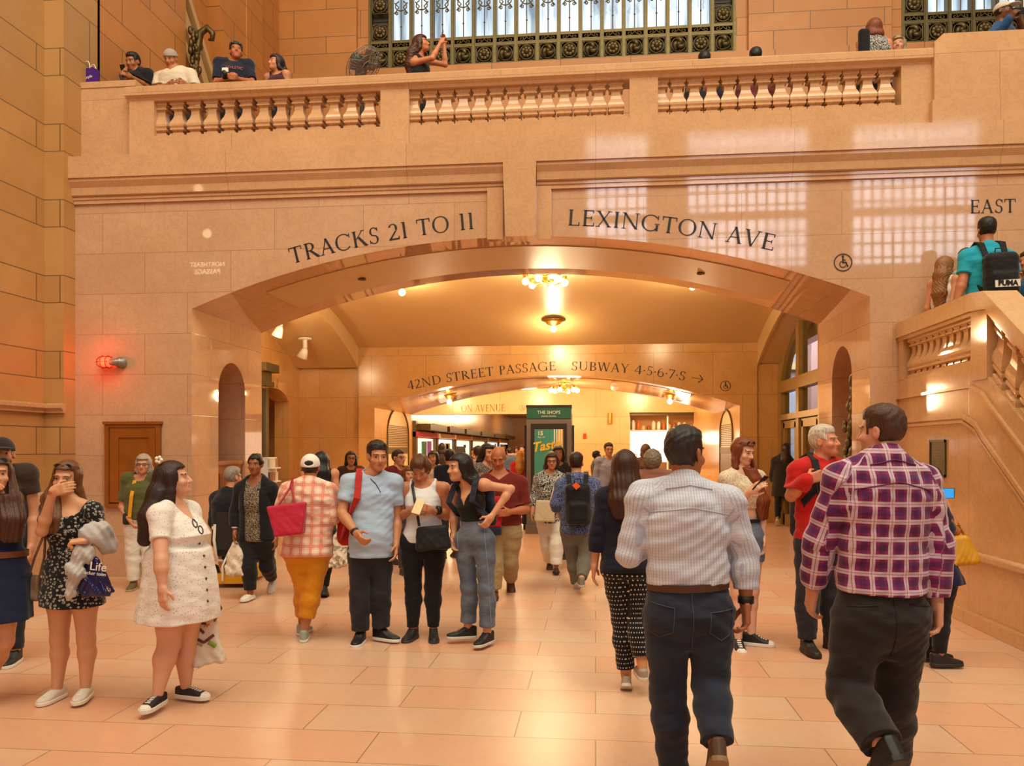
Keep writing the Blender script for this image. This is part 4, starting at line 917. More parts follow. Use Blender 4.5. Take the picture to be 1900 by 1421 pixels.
# ------------------------------------------------------------------ cloth, skin, hair materials
_mc = {}
def attr_(t, name, kind='Vector'):
    a = t.nodes.new('ShaderNodeAttribute'); a.attribute_name = name; return a.outputs[kind]
def cloth(col, pat='plain', c2=None, c3=None, s=1.0, rough=.85, weave=900, bump=.12):
    key = (col, pat, c2, c3, s, rough)
    if key in _mc: return _mc[key]
    m, t, b = newmat('cloth_' + pat + '_' + col); L = t.links; c = srgb(col); oc = t.nodes.new('ShaderNodeTexCoord').outputs['Object']
    uv = attr_(t, 'cuv'); sp = t.nodes.new('ShaderNodeSeparateXYZ'); L.new(uv, sp.inputs[0]); u, v = sp.outputs[0], sp.outputs[1]
    k2 = srgb(c2) if c2 else None; k3 = srgb(c3) if c3 else None
    def stripe(x, period, lo, hi):
        f = math_(t, 'FRACT', math_(t, 'ADD', math_(t, 'DIVIDE', x, period), 50)); return math_(t, 'MULTIPLY', math_(t, 'GREATER_THAN', f, lo), math_(t, 'LESS_THAN', f, hi))
    if pat == 'plain': base = mix_(t, noise_(t, oc, 7, 4), tuple(x * .88 for x in c), tuple(min(1, x * 1.1) for x in c))
    elif pat == 'denim':
        n = noise_(t, oc, 5, 4); base = mix_(t, ramp_(t, n, [(.3, 0.), (.75, 1.)]), c, k2 or tuple(x * 1.5 for x in c)); w = noise_(t, oc, 260, 1); base = mix_(t, math_(t, 'MULTIPLY', w, .25), base, tuple(x * .5 for x in c))
    elif pat == 'plaid':
        p = .078 * s; base = mix_(t, .5, c, c)
        for x in (u, v): base = mix_(t, math_(t, 'MULTIPLY', stripe(x, p, .0, .34), .5), base, k3)
        for x in (u, v): base = mix_(t, math_(t, 'MULTIPLY', stripe(x, p, .52, .80), .66), base, k2)
        for x in (u, v): base = mix_(t, math_(t, 'MULTIPLY', stripe(x, p, .64, .68), .7), base, c)
    elif pat == 'stripes': base = mix_(t, math_(t, 'MULTIPLY', math_(t, 'MAXIMUM', stripe(u, .014 * s, 0, .3), math_(t, 'MULTIPLY', stripe(v, .014 * s, 0, .3), .4)), .6), c, k2)
    elif pat == 'dots':
        p = .026 * s; a = math_(t, 'FLOOR', math_(t, 'DIVIDE', v, p * .86)); sh = math_(t, 'MULTIPLY', math_(t, 'MODULO', math_(t, 'ABSOLUTE', a), 2), .5)
        fu = math_(t, 'SUBTRACT', math_(t, 'FRACT', math_(t, 'ADD', math_(t, 'ADD', math_(t, 'DIVIDE', u, p), sh), 40)), .5); fv = math_(t, 'SUBTRACT', math_(t, 'FRACT', math_(t, 'ADD', math_(t, 'DIVIDE', v, p * .86), 40)), .5)
        d = math_(t, 'SQRT', math_(t, 'ADD', math_(t, 'MULTIPLY', fu, fu), math_(t, 'MULTIPLY', fv, fv))); base = mix_(t, math_(t, 'LESS_THAN', d, .17), c, k2)
    elif pat in ('print', 'zebra', 'floral'):
        mp = t.nodes.new('ShaderNodeMapping'); L.new(uv, mp.inputs[0]); mp.inputs['Scale'].default_value = {'zebra': (22, 40, 20), 'print': (30, 30, 30), 'floral': (34, 46, 40)}[pat]
        if pat == 'zebra': f = noise_(t, mp.outputs[0], 1.6 / s, 2); f = math_(t, 'GREATER_THAN', math_(t, 'SINE', math_(t, 'MULTIPLY', f, 42)), .2)
        else:
            vo = t.nodes.new('ShaderNodeTexVoronoi'); vo.inputs['Scale'].default_value = 1.0 / s; L.new(mp.outputs[0], vo.inputs['Vector']); n = noise_(t, mp.outputs[0], 2.6 / s, 3)
            f = math_(t, 'MULTIPLY', math_(t, 'LESS_THAN', vo.outputs['Distance'], .42), math_(t, 'GREATER_THAN', n, .46)) if pat == 'floral' else math_(t, 'GREATER_THAN', n, .52)
        base = mix_(t, math_(t, 'MULTIPLY', f, .85), c, k2)
        if k3: base = mix_(t, math_(t, 'MULTIPLY', math_(t, 'GREATER_THAN', noise_(t, uv, 55 / s, 2), .58), .7), base, k3)
    elif pat == 'eyelet':
        vo = t.nodes.new('ShaderNodeTexVoronoi'); vo.inputs['Scale'].default_value = 62 / s; L.new(uv, vo.inputs['Vector']); base = mix_(t, math_(t, 'LESS_THAN', vo.outputs['Distance'], .22), c, k2)
    L.new(base, b.inputs['Base Color']); b.inputs['Roughness'].default_value = rough; b.inputs['Specular IOR Level'].default_value = .25; b.inputs['Sheen Weight'].default_value = .15
    mp_ = t.nodes.new('ShaderNodeMapping'); mp_.inputs['Scale'].default_value = (9, 9, 20); mp_.inputs['Rotation'].default_value = (0, .35, 0); L.new(oc, mp_.inputs[0])
    bump_(t, math_(t, 'ADD', math_(t, 'MULTIPLY', noise_(t, oc, weave * .25, 2), .12), noise_(t, mp_.outputs[0], 1.0, 3, .45)), .55, .016, b)
    _mc[key] = m; return m
def skinmat():
    m, t, b = newmat('skin'); oc = t.nodes.new('ShaderNodeTexCoord').outputs['Object']; n = noise_(t, oc, 30, 4)
    t.links.new(mix_(t, math_(t, 'MULTIPLY', n, .25), attr_(t, 'col', 'Color'), mix_(t, 1.0, attr_(t, 'col', 'Color'), (.80, .55, .50), 'MULTIPLY')), b.inputs['Base Color'])
    b.inputs['Roughness'].default_value = .48; b.inputs['Specular IOR Level'].default_value = .4; bump_(t, noise_(t, oc, 160, 3), .06, .004, b); return m
SKIN = skinmat()
def vcol(rough=.5):
    k = ('vcol', rough)
    if k not in _mc:
        m, t, b = newmat('leather_and_rubber'); oc = t.nodes.new('ShaderNodeTexCoord').outputs['Object']; a = attr_(t, 'col', 'Color')
        t.links.new(mix_(t, math_(t, 'MULTIPLY', noise_(t, oc, 40, 3), .3), a, mix_(t, 1.0, a, (.6, .6, .6), 'MULTIPLY')), b.inputs['Base Color']); b.inputs['Roughness'].default_value = rough; _mc[k] = m
    return _mc[k]
def hairmat(col):
    k = ('hair', col)
    if k not in _mc:
        m, t, b = newmat('hair_' + col); c = srgb(col); oc = t.nodes.new('ShaderNodeTexCoord').outputs['Object']; mp = t.nodes.new('ShaderNodeMapping'); mp.inputs['Scale'].default_value = (60, 60, 5); t.links.new(oc, mp.inputs[0])
        n = noise_(t, mp.outputs[0], 2.2, 4, .65); t.links.new(mix_(t, ramp_(t, n, [(.3, 0.), (.7, 1.)]), tuple(x * .55 for x in c), tuple(min(1, x * 1.45) for x in c)), b.inputs['Base Color'])
        b.inputs['Roughness'].default_value = .42; b.inputs['Specular IOR Level'].default_value = .4; bump_(t, n, .5, .008, b); _mc[k] = m
    return _mc[k]
# ------------------------------------------------------------------ one person
TT = np.array([-.22, -.1, 0, .12, .28, .45, .62, .78, .9, 1.0, 1.08])
PROF = {'m': ([.075, .155, .166, .162, .155, .156, .166, .166, .118, .070, .05], [.05, .09, .105, .108, .105, .105, .115, .115, .09, .06, .05], [.06, .115, .125, .105, .08, .08, .098, .108, .095, .065, .05]),
        'f': ([.075, .158, .170, .160, .132, .124, .136, .140, .102, .062, .045], [.05, .085, .10, .10, .088, .092, .132, .116, .08, .055, .045], [.06, .118, .128, .104, .074, .072, .085, .095, .085, .06, .045])}
class Person:
    def __init__(s, label, px, py=None, yc=None, h=1.7, sex='f', yaw=0, J={}, hd=None, g=1.0, belly=0, skin='d9a27e', hair='short', hc='2a1c16', hl=.3, walk=0, toes=None, zb=0.0, res=None, group=None, hand=(.5, .5), hdir=None, hpts=None, brow=None, foot=None, cat='person', bust=0, hat=None, name='person', hs=1.0):
        s.yc = yc if yc else FPX * (CAMH - zb) / (py - HY); s.zb = zb; s.k = k = h / 1.75; s.sex = sex; s.yaw = yaw; s.g = g; s.belly = belly; s.bust = bust
        s.xc = (px - CX) / FPX * s.yc; w = W(px, HY, s.yc); s.root = empty(name, (w.x, w.y, zb), TH); tag(s.root, label, cat, group)
        s.hh = res or min(.022, max(.0046, s.yc * .00098)); s.skinc = srgb(skin); s.hc = hc; s.seed = px * .013
        a = math.radians(yaw); f = V3(math.sin(a), -math.cos(a), 0); r = V3(-math.cos(a), -math.sin(a), 0); s.f, s.r = f, r
        up = V3(0, 0, 1); sw = (.178 if sex == 'm' else .158) * (g ** .5); K = {}
        for nm, d in (('r', 1), ('l', -1)):
            K['h' + nm] = (r * d * .088 * g + up * .915) * k; st = walk * d
            K['k' + nm] = (r * d * .092 * g + up * .50 + f * (.16 * st + .03 * abs(walk))) * k
            K['a' + nm] = (r * d * .095 + up * (.085 + (.09 * abs(walk) if st < 0 else 0)) + f * (.27 * st if st > 0 else .34 * st)) * k
            K['s' + nm] = (r * d * sw + up * 1.425) * k
            K['e' + nm] = (r * d * (sw + .045) + up * 1.135 - f * (.03 + .12 * st)) * k
            K['w' + nm] = (r * d * (sw + .05) + up * .885 + f * (.05 - .22 * st)) * k
        K['N'] = (up * 1.465 - f * .012) * k; K['C'] = (up * 1.632 + f * .022) * k
        s.K = K
        for q, v in J.items():
            dv = v[2] if len(v) > 2 else K[q][1]; K[q] = s.at(v[0], v[1], dv)
        s.pel = (K['hr'] + K['hl']) / 2 + up * .02 * k
        s.L = np.linalg.norm(K['N'] - s.pel); s.tz = unit(K['N'] - s.pel)
        lh = unit(K['hr'] - K['hl']); ls = unit(K['sr'] - K['sl'])
        s.lat0 = unit(lh - s.tz * (lh @ s.tz)); s.lat1 = unit(ls - s.tz * (ls @ s.tz))
        hy, hp, hr_ = hd if hd else (yaw, 0, 0); a = math.radians(hy); p = math.radians(hp); f2 = V3(math.sin(a), -math.cos(a), 0); r2 = V3(-math.cos(a), -math.sin(a), 0)
        fw = f2 * math.cos(p) - up * math.sin(p); u2 = np.cross(r2, fw); ro = math.radians(hr_); r3 = r2 * math.cos(ro) + u2 * math.sin(ro); u3 = np.cross(r3, fw)
        s.HR = np.array([r3, fw, u3]); s.kh = k ** .6 * (1.0 if sex == 'm' else .96) * hs
        A, Fr, Bk = [np.array(x) for x in PROF[sex]]; gg = g + (g - 1) * .6 * np.exp(-((TT - .2) / .35) ** 2)
        s.A = A * gg * k; s.Fr = (Fr * g + belly * np.exp(-((TT - .22) / .22) ** 2) + bust * np.exp(-((TT - .64) / .1) ** 2)) * k; s.Bk = Bk * g * k
        s.ft = toes or (yaw, yaw); s.hand = hand; s.hdir = hdir or {}; s.fp = foot or ((0, 0) if not walk else ((0, 40) if walk > 0 else (40, 0)))
        s.hstyle = hair; s.hl = hl; s.hpts = hpts; s.brow = srgb(brow or hc)
        pts = np.array(list(K.values())); s.lo = pts.min(0) - V3(.24, .24, .16) * k; s.hi = pts.max(0) + V3(.24, .24, .2) * k; s.lo[2] = max(s.lo[2], min(pts[:, 2].min() - .13, -.002))
        s.body(); 
        if hair != 'bald': s.hairs()
    def at(s, px, py, dv=0.0):
        yc = s.yc + dv; return V3((px - CX) / FPX * yc - s.xc, dv, CAMH - (py - HY) / FPX * yc - s.zb)
    def tc(s, P):
        q = P - s.pel; t = q @ s.tz / s.L; w = np.clip(t, 0, 1)[:, None]; lat = s.lat0 * (1 - w) + s.lat1 * w; lat /= np.sqrt((lat ** 2).sum(1))[:, None]
        fw = np.cross(s.tz, lat) * 1.0; x = (q * lat).sum(1); y = (q * fw).sum(1); return t, x, y
    def torso(s, P, e=0.0, t0=-.22, t1=1.06, loose=0.0, cl=False, frontless=0):
        t, x, y = s.tc(P); A, F_, B = s.A + e, s.Fr + e, s.Bk + e
        if cl:
            A, F_, B = A.copy(), F_.copy(), B.copy(); A[:2] = np.maximum(A[:2], A[2] * 1.0); F_[:2] = np.maximum(F_[:2], F_[2]); B[:2] = np.maximum(B[:2], B[2] * .95)
            if loose:
                sm = slice(3, 8)
                A[sm] = np.maximum(A[sm], loose * max(A[2], A[7])); F_[sm] = np.maximum(F_[sm], loose * F_[6]); B[sm] = np.maximum(B[sm], loose * .93 * B[7])
        a = np.interp(t, TT, A); b = np.where(y > 0, np.interp(t, TT, F_), np.interp(t, TT, B)); n = 2.35
        rr = (np.abs(x / a) ** n + np.abs(y / b) ** n) ** (1 / n); d = (rr - 1) * np.minimum(a, b)
        return smax(smax(d, (t0 - t) * s.L, .012), (t - t1) * s.L, .02)
    def kb(s, P, sd, k0=.085, k1=.007):
        d2 = ((P - s.K['s' + sd]) ** 2).sum(1); return (k1 + (k0 - k1) * np.exp(-d2 / (.11 * s.k) ** 2)) * s.k
    def arm(s, P, sd, e=0.0, e2=None):
        K, k = s.K, s.k; g = s.g ** .7; e2 = e if e2 is None else e2; S_, E, W_ = K['s' + sd], K['e' + sd], K['w' + sd]; m_ = .92 if s.sex == 'f' else 1.05
        fm = E + (W_ - E) * .28
        d = smin(rc(P, S_, E, (.050 * m_ * g) * k + e * .8, (.039 * m_ * g) * k + e), rc(P, E, fm, .038 * m_ * g * k + e, .041 * m_ * g * k + e), .02)
        return smin(d, rc(P, fm, W_, .041 * m_ * g * k + e, .026 * m_ * k + e2), .02)
    def leg(s, P, sd, e=0.0, e2=None, e3=None):
        K, k, g = s.K, s.k, s.g; H_, Kn, A_ = K['h' + sd], K['k' + sd], K['a' + sd]; e2 = e if e2 is None else e2; e3 = e2 if e3 is None else e3
        bk = -s.f * .012 * k; cf = Kn + (A_ - Kn) * .3 + bk; th = H_ + (Kn - H_) * .35
        d = smin(rc(P, H_, th, .092 * g * k + e, .083 * g * k + e), rc(P, th, Kn, .083 * g * k + e, .056 * g * k + e2), .03)
        d = smin(d, rc(P, Kn, cf, .054 * g * k + e2, .056 * g * k + e2), .03); return smin(d, rc(P, cf, A_, .056 * g * k + e2, .036 * k + e3), .03)
    def fframe(s, sd):
        i = 0 if sd == 'r' else 1; a = math.radians(s.ft[i]); p = math.radians(s.fp[i]); f2 = V3(math.sin(a), -math.cos(a), 0)
        fw = f2 * math.cos(p) - V3(0, 0, 1) * math.sin(p); r2 = V3(-math.cos(a), -math.sin(a), 0); return np.array([r2, fw, np.cross(r2, fw)])
    def handf(s, P, sd): return s.cull(P, s.K['w' + sd], .23 * s.k, lambda Q: s.handx(Q, sd))
    def handx(s, P, sd):
        K, k = s.K, s.k * (1.0 if s.sex == 'm' else .93); i = 0 if sd == 'r' else 1; cu = s.hand[i]; Wr = K['w' + sd]
        d0 = unit(Wr - K['e' + sd]); hd = s.hdir.get(sd); n0 = None
        if hd:
            d0 = unit(np.array(hd[0], float)); n0 = np.array(hd[1], float) if len(hd) > 1 else None
        if n0 is None: n0 = (-s.r if sd == 'r' else s.r)           # palm faces the thigh
        n0 = unit(n0 - d0 * (n0 @ d0)); sx = unit(np.cross(d0, n0)); 
        if sd == 'l': sx = -sx                                     # sx points to the thumb side
        if hd is None and (sx @ s.f) < 0: sx = -sx
        R = np.array([sx, d0, n0]); pc = Wr + d0 * .048 * k; d = rbox(P, pc, R, (.041 * k, .052 * k, .0145 * k), .0135 * k); d = smin(d, rc(P, Wr, Wr + d0 * .02, .026 * k, .026 * k), .02)
        mr = s.hh * .8
        for j, (off, ln) in enumerate(((.030, .074), (.0105, .083), (-.0095, .078), (-.029, .062))):
            b0 = Wr + d0 * .092 * k + sx * off * k; r0 = max(.0092 * k, mr); p = b0; dr = unit(d0 + sx * off * 1.2); pts = [p]
            for q in range(3):
                an = cu * (.55, .85, .7)[q] * (1 + .12 * j); dr = unit(dr * math.cos(an) + unit(n0 - dr * (n0 @ dr)) * math.sin(an)); p = p + dr * ln * k * (.43, .32, .25)[q]; pts.append(p)
            d = smin(d, chain(P, pts, [r0, r0 * .95, r0 * .9, r0 * .78], .004), .008)
        b0 = Wr + d0 * .028 * k + sx * .030 * k + n0 * .006; b1 = b0 + unit(d0 * .75 + sx * .75 + n0 * .35 * (1 + cu)) * .045 * k; b2 = b1 + unit(d0 * .95 + sx * (.25 - .4 * cu) + n0 * .5 * (.4 + cu)) * .034 * k; r0 = max(.0108 * k, mr)
        return smin(d, chain(P, [b0, b1, b2], [r0 * 1.25, r0, r0 * .8], .006), .012)
    def cull(s, P, c, r, f):
        d = np.sqrt(((P - c) ** 2).sum(1)); m = d < r * 1.35; o = d - r * .9
        if m.any(): o[m] = f(P[m])
        return o
    def headf(s, P): return s.cull(P, s.K['C'], .19 * s.kh, s.headx)
    def headx(s, P):
        q = (P - s.K['C']) @ s.HR.T / s.kh; Z = lambda *a: np.array(a); o = None
        d = el(q, Z(0, -.012, .032), o, (.075, .096, .086)); d = smin(d, el(q, Z(0, .026, -.045), o, (.060, .070, .072)), .035)
        d = smin(d, el(q, Z(0, .068, -.088), o, (.030, .026, .024)), .03)
        qx = np.abs(q[:, 0]); qa = np.stack([qx, q[:, 1], q[:, 2]], 1)
        d = smin(d, el(qa, Z(.024, .078, .030), o, (.034, .016, .010)), .014)                       # brow
        d = smax(d, -el(qa, Z(.033, .103, .010), o, (.021, .016, .013)), .014)                      # eye sockets
        d = smin(d, el(qa, Z(.032, .074, .008), o, (.0145, .0135, .0125)), .004)                    # eyes
        d = smin(d, el(qa, Z(.042, .062, -.028), o, (.024, .024, .022)), .02)                       # cheeks
        d = smin(d, smin(rc(q, Z(0, .086, .018), Z(0, .112, -.026), .008, .0125), el(qa, Z(.011, .098, -.030), o, (.009, .010, .008)), .01), .010)   # nose
        d = smin(d, el(q, Z(0, .0905, -.054), o, (.023, .010, .006)), .006); d = smin(d, el(q, Z(0, .088, -.065), o, (.020, .011, .007)), .006)     # lips
        ea = el(qa, Z(.078, -.012, -.004), np.array([[.95, .3, 0], [-.3, .95, 0], [0, 0, 1.]]), (.010, .020, .032)); ea = smax(ea, -el(qa, Z(.088, -.006, .0), o, (.007, .010, .016)), .006)
        return smin(d, ea, .008) * s.kh
    def bodyf(s, P):
        K, k = s.K, s.k; d = s.torso(P); nb = K['N'] - s.tz * .02 * k
        for sd in 'rl': d = smin(d, rc(P, K['N'] + V3(0, 0, .015) * k, K['s' + sd] + V3(0, 0, .008) * k, .046 * k, .044 * k), .04)
        for sd in 'rl':
            d = smin(d, s.arm(P, sd), s.kb(P, sd, .08)); d = smin(d, s.leg(P, sd), .02); d = smin(d, s.handf(P, sd), .012)
            R = s.fframe(sd); A_ = K['a' + sd]; d = smin(d, rc(P, A_ - R[2] * .045 * k - R[1] * .03 * k, A_ + R[1] * .12 * k - R[2] * .062 * k, .028 * k, .02 * k), .02)
        hb = K['C'] + s.HR[1] * -.025 * k - s.HR[2] * .06 * k; nr = .052 if s.sex == 'm' else .044
        d = smin(d, rc(P, K['N'] - V3(0, 0, .03) * k, hb, nr * 1.12 * k * s.g ** .3, nr * k * s.g ** .3), .03)
        return smin(d, s.headf(P), .018)
    def body(s):
        def colf(V):
            col = np.tile(np.array(s.skinc), (len(V), 1)); q = (V - s.K['C']) @ s.HR.T / s.kh; x, y, z = np.abs(q[:, 0]), q[:, 1], q[:, 2]; fr = y > .045
            m = fr & (((q[:, 0] / .025) ** 2 + ((z + .060) / .014) ** 2) < 1); col[m] = col[m] * np.array([.82, .5, .48])
            m = fr & (((x - .033) / .0145) ** 2 + ((z - .008) / .0068) ** 2 < 1); col[m] = (.42, .34, .29)
            m = fr & (((x - .033) / .0075) ** 2 + ((z - .008) / .008) ** 2 < 1); col[m] = (.03, .02, .015)
            m = fr & (np.abs(x - .034) < .02) & (np.abs(z - .032 + .1 * np.abs(x - .03)) < .005); col[m] = np.array(s.brow) * .8 + .2 * col[m]
            m = fr & (((x - .045) / .02) ** 2 + ((z + .03) / .02) ** 2 < 1); col[m] = col[m] * np.array([1.0, .90, .88])
            return np.clip(col, 0, 1)
        s.ob = sdf_obj('body', s.bodyf, s.lo, s.hi, s.hh, SKIN, s.root, colf)
    def hairs(s):
        st = s.hstyle; K, k = s.K, s.k; kh = s.kh; seed = s.seed
        def hf(P):
            q = (P - K['C']) @ s.HR.T / kh; x, y, z = np.abs(q[:, 0]), q[:, 1], q[:, 2]
            if st in ('short', 'buzz', 'receding'):
                fh = {'short': .066, 'buzz': .066, 'receding': .092}[st]; fy = {'short': .050, 'buzz': .048, 'receding': .0}[st]
                mf = np.minimum(y - fy + .35 * np.maximum(0, x - .045), fh - z + .12 * (y - .06))                    # forehead and temples
                ms = np.maximum(np.minimum(np.minimum(y + .012, .020 - z), .03 - y), np.minimum(y + .012, -.010 - z))                                        # in front of and above the ear
                me = -(np.sqrt(((x - .082) / .55) ** 2 + (y + .012) ** 2 + ((z + .006) / 1.35) ** 2) - .026)          # ear
                m = smax(smax(mf, ms, .012), np.maximum(me, -.082 - z + .35 * np.maximum(0, y + .07)), .008)
                th = .0015 + (.015 if st != 'buzz' else .006) * np.clip(-m / .045, 0, 1) ** .8 + (.010 * np.clip((z - .05) / .06, 0, 1) if st == 'short' else 0)
                d = smax(s.headx(P) / kh - th, m, .004)
                return (d + (.0022 if st != 'buzz' else .0008) * np.sin(150 * q[:, 0] + 50 * y + 3 * np.sin(40 * z)) * np.sin(60 * z + 70 * y + 20 * q[:, 0])) * kh
            th = {'curly': .03, 'long': .018, 'wavy': .024, 'bun': .014, 'bob': .024, 'up': .022}[st]
            d = el(q, np.array([0, -.014, .034]), None, (.077 + th * .8, .098 + th, .088 + th))
            hl_ = .068 if st == 'curly' else .072
            d = smax(d, np.minimum(y - .052 + .25 * (x - .05), hl_ - z), .012)
            d = smax(d, np.minimum(y + .005, .0 - z) if st in ('curly', 'up', 'bun') else d * 0 - 1, .01)
            if st == 'curly': d = smax(d, -.10 - z, .02)
            if st == 'curly': d = d + .009 * (np.sin(95 * q[:, 0] + 2 * np.sin(60 * z)) * np.sin(90 * y + 1.5 * np.sin(70 * q[:, 0])) * np.sin(88 * z)) * kh
            if st == 'bun': d = smin(d, el(q, np.array([0, -.08, .085]), None, (.05, .05, .045)), .015); d = d + .003 * np.sin(110 * q[:, 0] + 60 * z)
            if st == 'up': d = smin(d, el(q, np.array([0, .0, .10]), None, (.07, .085, .045)), .03); d = d + .005 * np.sin(80 * q[:, 0] + 50 * z + 40 * y)
            d = d * kh
            if st in ('long', 'wavy', 'bob'):
                fb = s.HR[1]; up = s.HR[2]; rr = s.HR[0]; C_ = K['C']; bk = -unit(np.cross(s.tz, s.lat1)); N_ = K['N']
                ln = s.hl * k
                if s.hpts: pts = [C_ - fb * .045 * k + up * .02] + [s.at(*p[:3]) for p in s.hpts]; rs = [.085 * kh] + [p[3] for p in s.hpts]
                elif st == 'bob': pts = [C_ - fb * .045 * k + up * .02, C_ - fb * .05 * k - up * .075 * kh, N_ + bk * .055 * k + V3(0, 0, .055) * k]; rs = [.085 * kh, .078 * kh, .05 * k]
                else: pts = [C_ - fb * .045 * k + up * .02, N_ + bk * .07 * k + V3(0, 0, .06), N_ + bk * .10 * k - s.tz * ln * .45, N_ + bk * .095 * k - s.tz * ln]; rs = [.085 * kh, .075 * k, .075 * k, .035 * k]
                e = None
                for o_ in ((-.035, .0, .035) if st != 'bob' else (-.045, 0, .045)):
                    pp = [p + rr * o_ * k * (1 if i else .4) for i, p in enumerate(pts)]; c_ = chain(P, pp, [r_ * .78 for r_ in rs], .03); e = c_ if e is None else smin(e, c_, .03)
                if st == 'bob' or s.hl > .12:
                    for sgn in (-1, 1):
                        a0 = C_ + rr * sgn * .076 * kh + up * .03 * kh - fb * .01; a1 = C_ + rr * sgn * .082 * kh - up * .08 * kh - fb * .012; a2 = N_ + rr * sgn * .085 * k + fb * .0 + V3(0, 0, .02) - s.tz * .0
                        e = smin(e, chain(P, [a0, a1, a2] if st != 'bob' else [a0, a1], [.022 * kh, .026 * kh, .03 * k], .02), .03)
                w = P @ rr; zz = P[:, 2]; fr = (6 if st == 'long' else 22)
                e = e + (.0022 if st == 'long' else .0045) * np.sin((210 if st == 'long' else 160) * w + fr * .5 * np.sin(fr * zz + seed) + 60 * (P @ fb)); d = smin(d, e, .025)
                qf = (P - C_) @ s.HR.T / kh; face = np.maximum(np.maximum(.03 - qf[:, 1], np.abs(qf[:, 0]) - .064), np.maximum(qf[:, 2] - .062, -.13 - qf[:, 2])); d = smax(d, -face * kh, .012)
            return d
        lo, hi = K['C'] - .19 * k, K['C'] + .2 * k
        if st in ('long', 'wavy', 'bob'):
            pts = [s.at(*p[:3]) for p in s.hpts] if s.hpts else [K['N'] - s.tz * s.hl * k - s.f * .1, K['N'] - s.tz * s.hl * k + s.f * .1]
            for p in pts: lo = np.minimum(lo, p - .13); hi = np.maximum(hi, p + .13)
        s.hob = sdf_obj('hair', hf, lo, hi, s.hh, hairmat(s.hc), s.root)
    # ---------------- garments
    def uvf(s, V):
        t, x, y = s.tc(V); back = abs(((s.yaw + 180) % 360) - 180) > 90; th = np.arctan2(x, -y if back else y); r = .5 * (s.A[6] + s.Fr[5]) * 1.05
        uv = np.stack([np.where(np.abs(th) < 1.2, x * 1.06, np.sign(th) * (np.abs(th) * r)), t * s.L, y], 1); best = np.abs(s.torso(V, .02, -.6, 1.1))
        for sd in 'rl':
            for a, b in ((s.K['s' + sd], s.K['e' + sd]), (s.K['e' + sd], s.K['w' + sd])):
                d = rc(V, a, b, .045, .04); ax = unit(b - a); m = d < best - .012; q = V - a; al = q @ ax; p1 = unit(np.cross(ax, V3(0, .9, .3))); p2 = np.cross(ax, p1)
                th = np.arctan2(q @ p1, q @ p2); uv[m] = np.stack([th[m] * .055, al[m] + (.0 if a is s.K['s' + sd] else .3), q[m] @ p1], 1); best = np.where(m, d, best)
        return uv
    def luv(s, V):
        t, x, y = s.tc(V); uv = np.stack([x * 1.1, V[:, 2], y], 1)
        for sd in 'rl':
            H_, Kn, A_ = s.K['h' + sd], s.K['k' + sd], s.K['a' + sd]; d = np.minimum(rc(V, H_, Kn, .08, .06), rc(V, Kn, A_, .06, .05)); m = (d < .05) & (V[:, 2] < H_[2] - .05)
            ax = unit(A_ - H_); q = V - H_; p1 = unit(np.cross(ax, V3(0, 1, 0))); p2 = np.cross(ax, p1); uv[m] = np.stack([np.arctan2(q[m] @ p1, -(q[m] @ p2)) * .118, q[m] @ ax, q[m] @ p1], 1)
        return uv
    def sleeve(s, P, sd, sl, e, e2=None, cuff=0.0):
        K = s.K; d = s.arm(P, sd, e, e2)
        if sl <= 1: a, b, f = K['s' + sd], K['e' + sd], sl
        else: a, b, f = K['e' + sd], K['w' + sd], sl - 1
        c = a + (b - a) * f; ax = unit(b - a); pl_ = (P - c) @ ax
        if sl <= 1: return smax(d, pl_, .008)
        near = rc(P, K['e' + sd], K['w' + sd], .04, .04) < rc(P, K['s' + sd], K['e' + sd], .05, .04)
        return np.where(near, smax(d, pl_, .008), d)
    def topf(s, P, e, sl, hem, loose, neck, fold, vneck, strap, op, slr=None, e2=None):
        K, k = s.K, s.k; d = s.torso(P, e, hem, 1.05, loose, True); sh = None
        for sd in 'rl':
            sl_ = sl if not isinstance(sl, tuple) else sl[0 if sd == 'r' else 1]
            d = smin(d, rc(P, K['N'] + V3(0, 0, .012) * k, K['s' + sd] + V3(0, 0, .008) * k, .046 * k + e, .046 * k + e), .04)
            if sl_ > 0: d = smin(d, s.sleeve(P, sd, sl_, e, e2), s.kb(P, sd))
        d = smax(d, (hem - (P - s.pel) @ s.tz / s.L) * s.L, .006) if sl == 0 else d
        t, x, y = s.tc(P)
        nc = K['N'] + V3(0, 0, .055) * k + np.cross(s.tz, s.lat1) * .03; d = smax(d, -(np.sqrt((((P - nc) * np.array([1, 1, .8])) ** 2).sum(1)) - neck * k), .01)
        if vneck: 
            zz = (1.0 - t) * s.L; d = smax(d, -np.maximum(np.abs(x) - np.maximum(0, .085 * k * (1 - zz / vneck)), np.maximum(-y, zz - vneck)), .008)
        if strap == .001: d = smax(d, (t - .80) * s.L, .01)
        elif strap: d = smax(d, np.abs(x) - np.interp(t, [.55, .72, .86, 1.1], [.3, .165, strap, strap * .95]) * k, .01)
        if op: d = smax(d, -np.maximum(np.abs(x) - op, -y), .01)
        return d + (folds(P, s.seed, fold) if fold else 0)
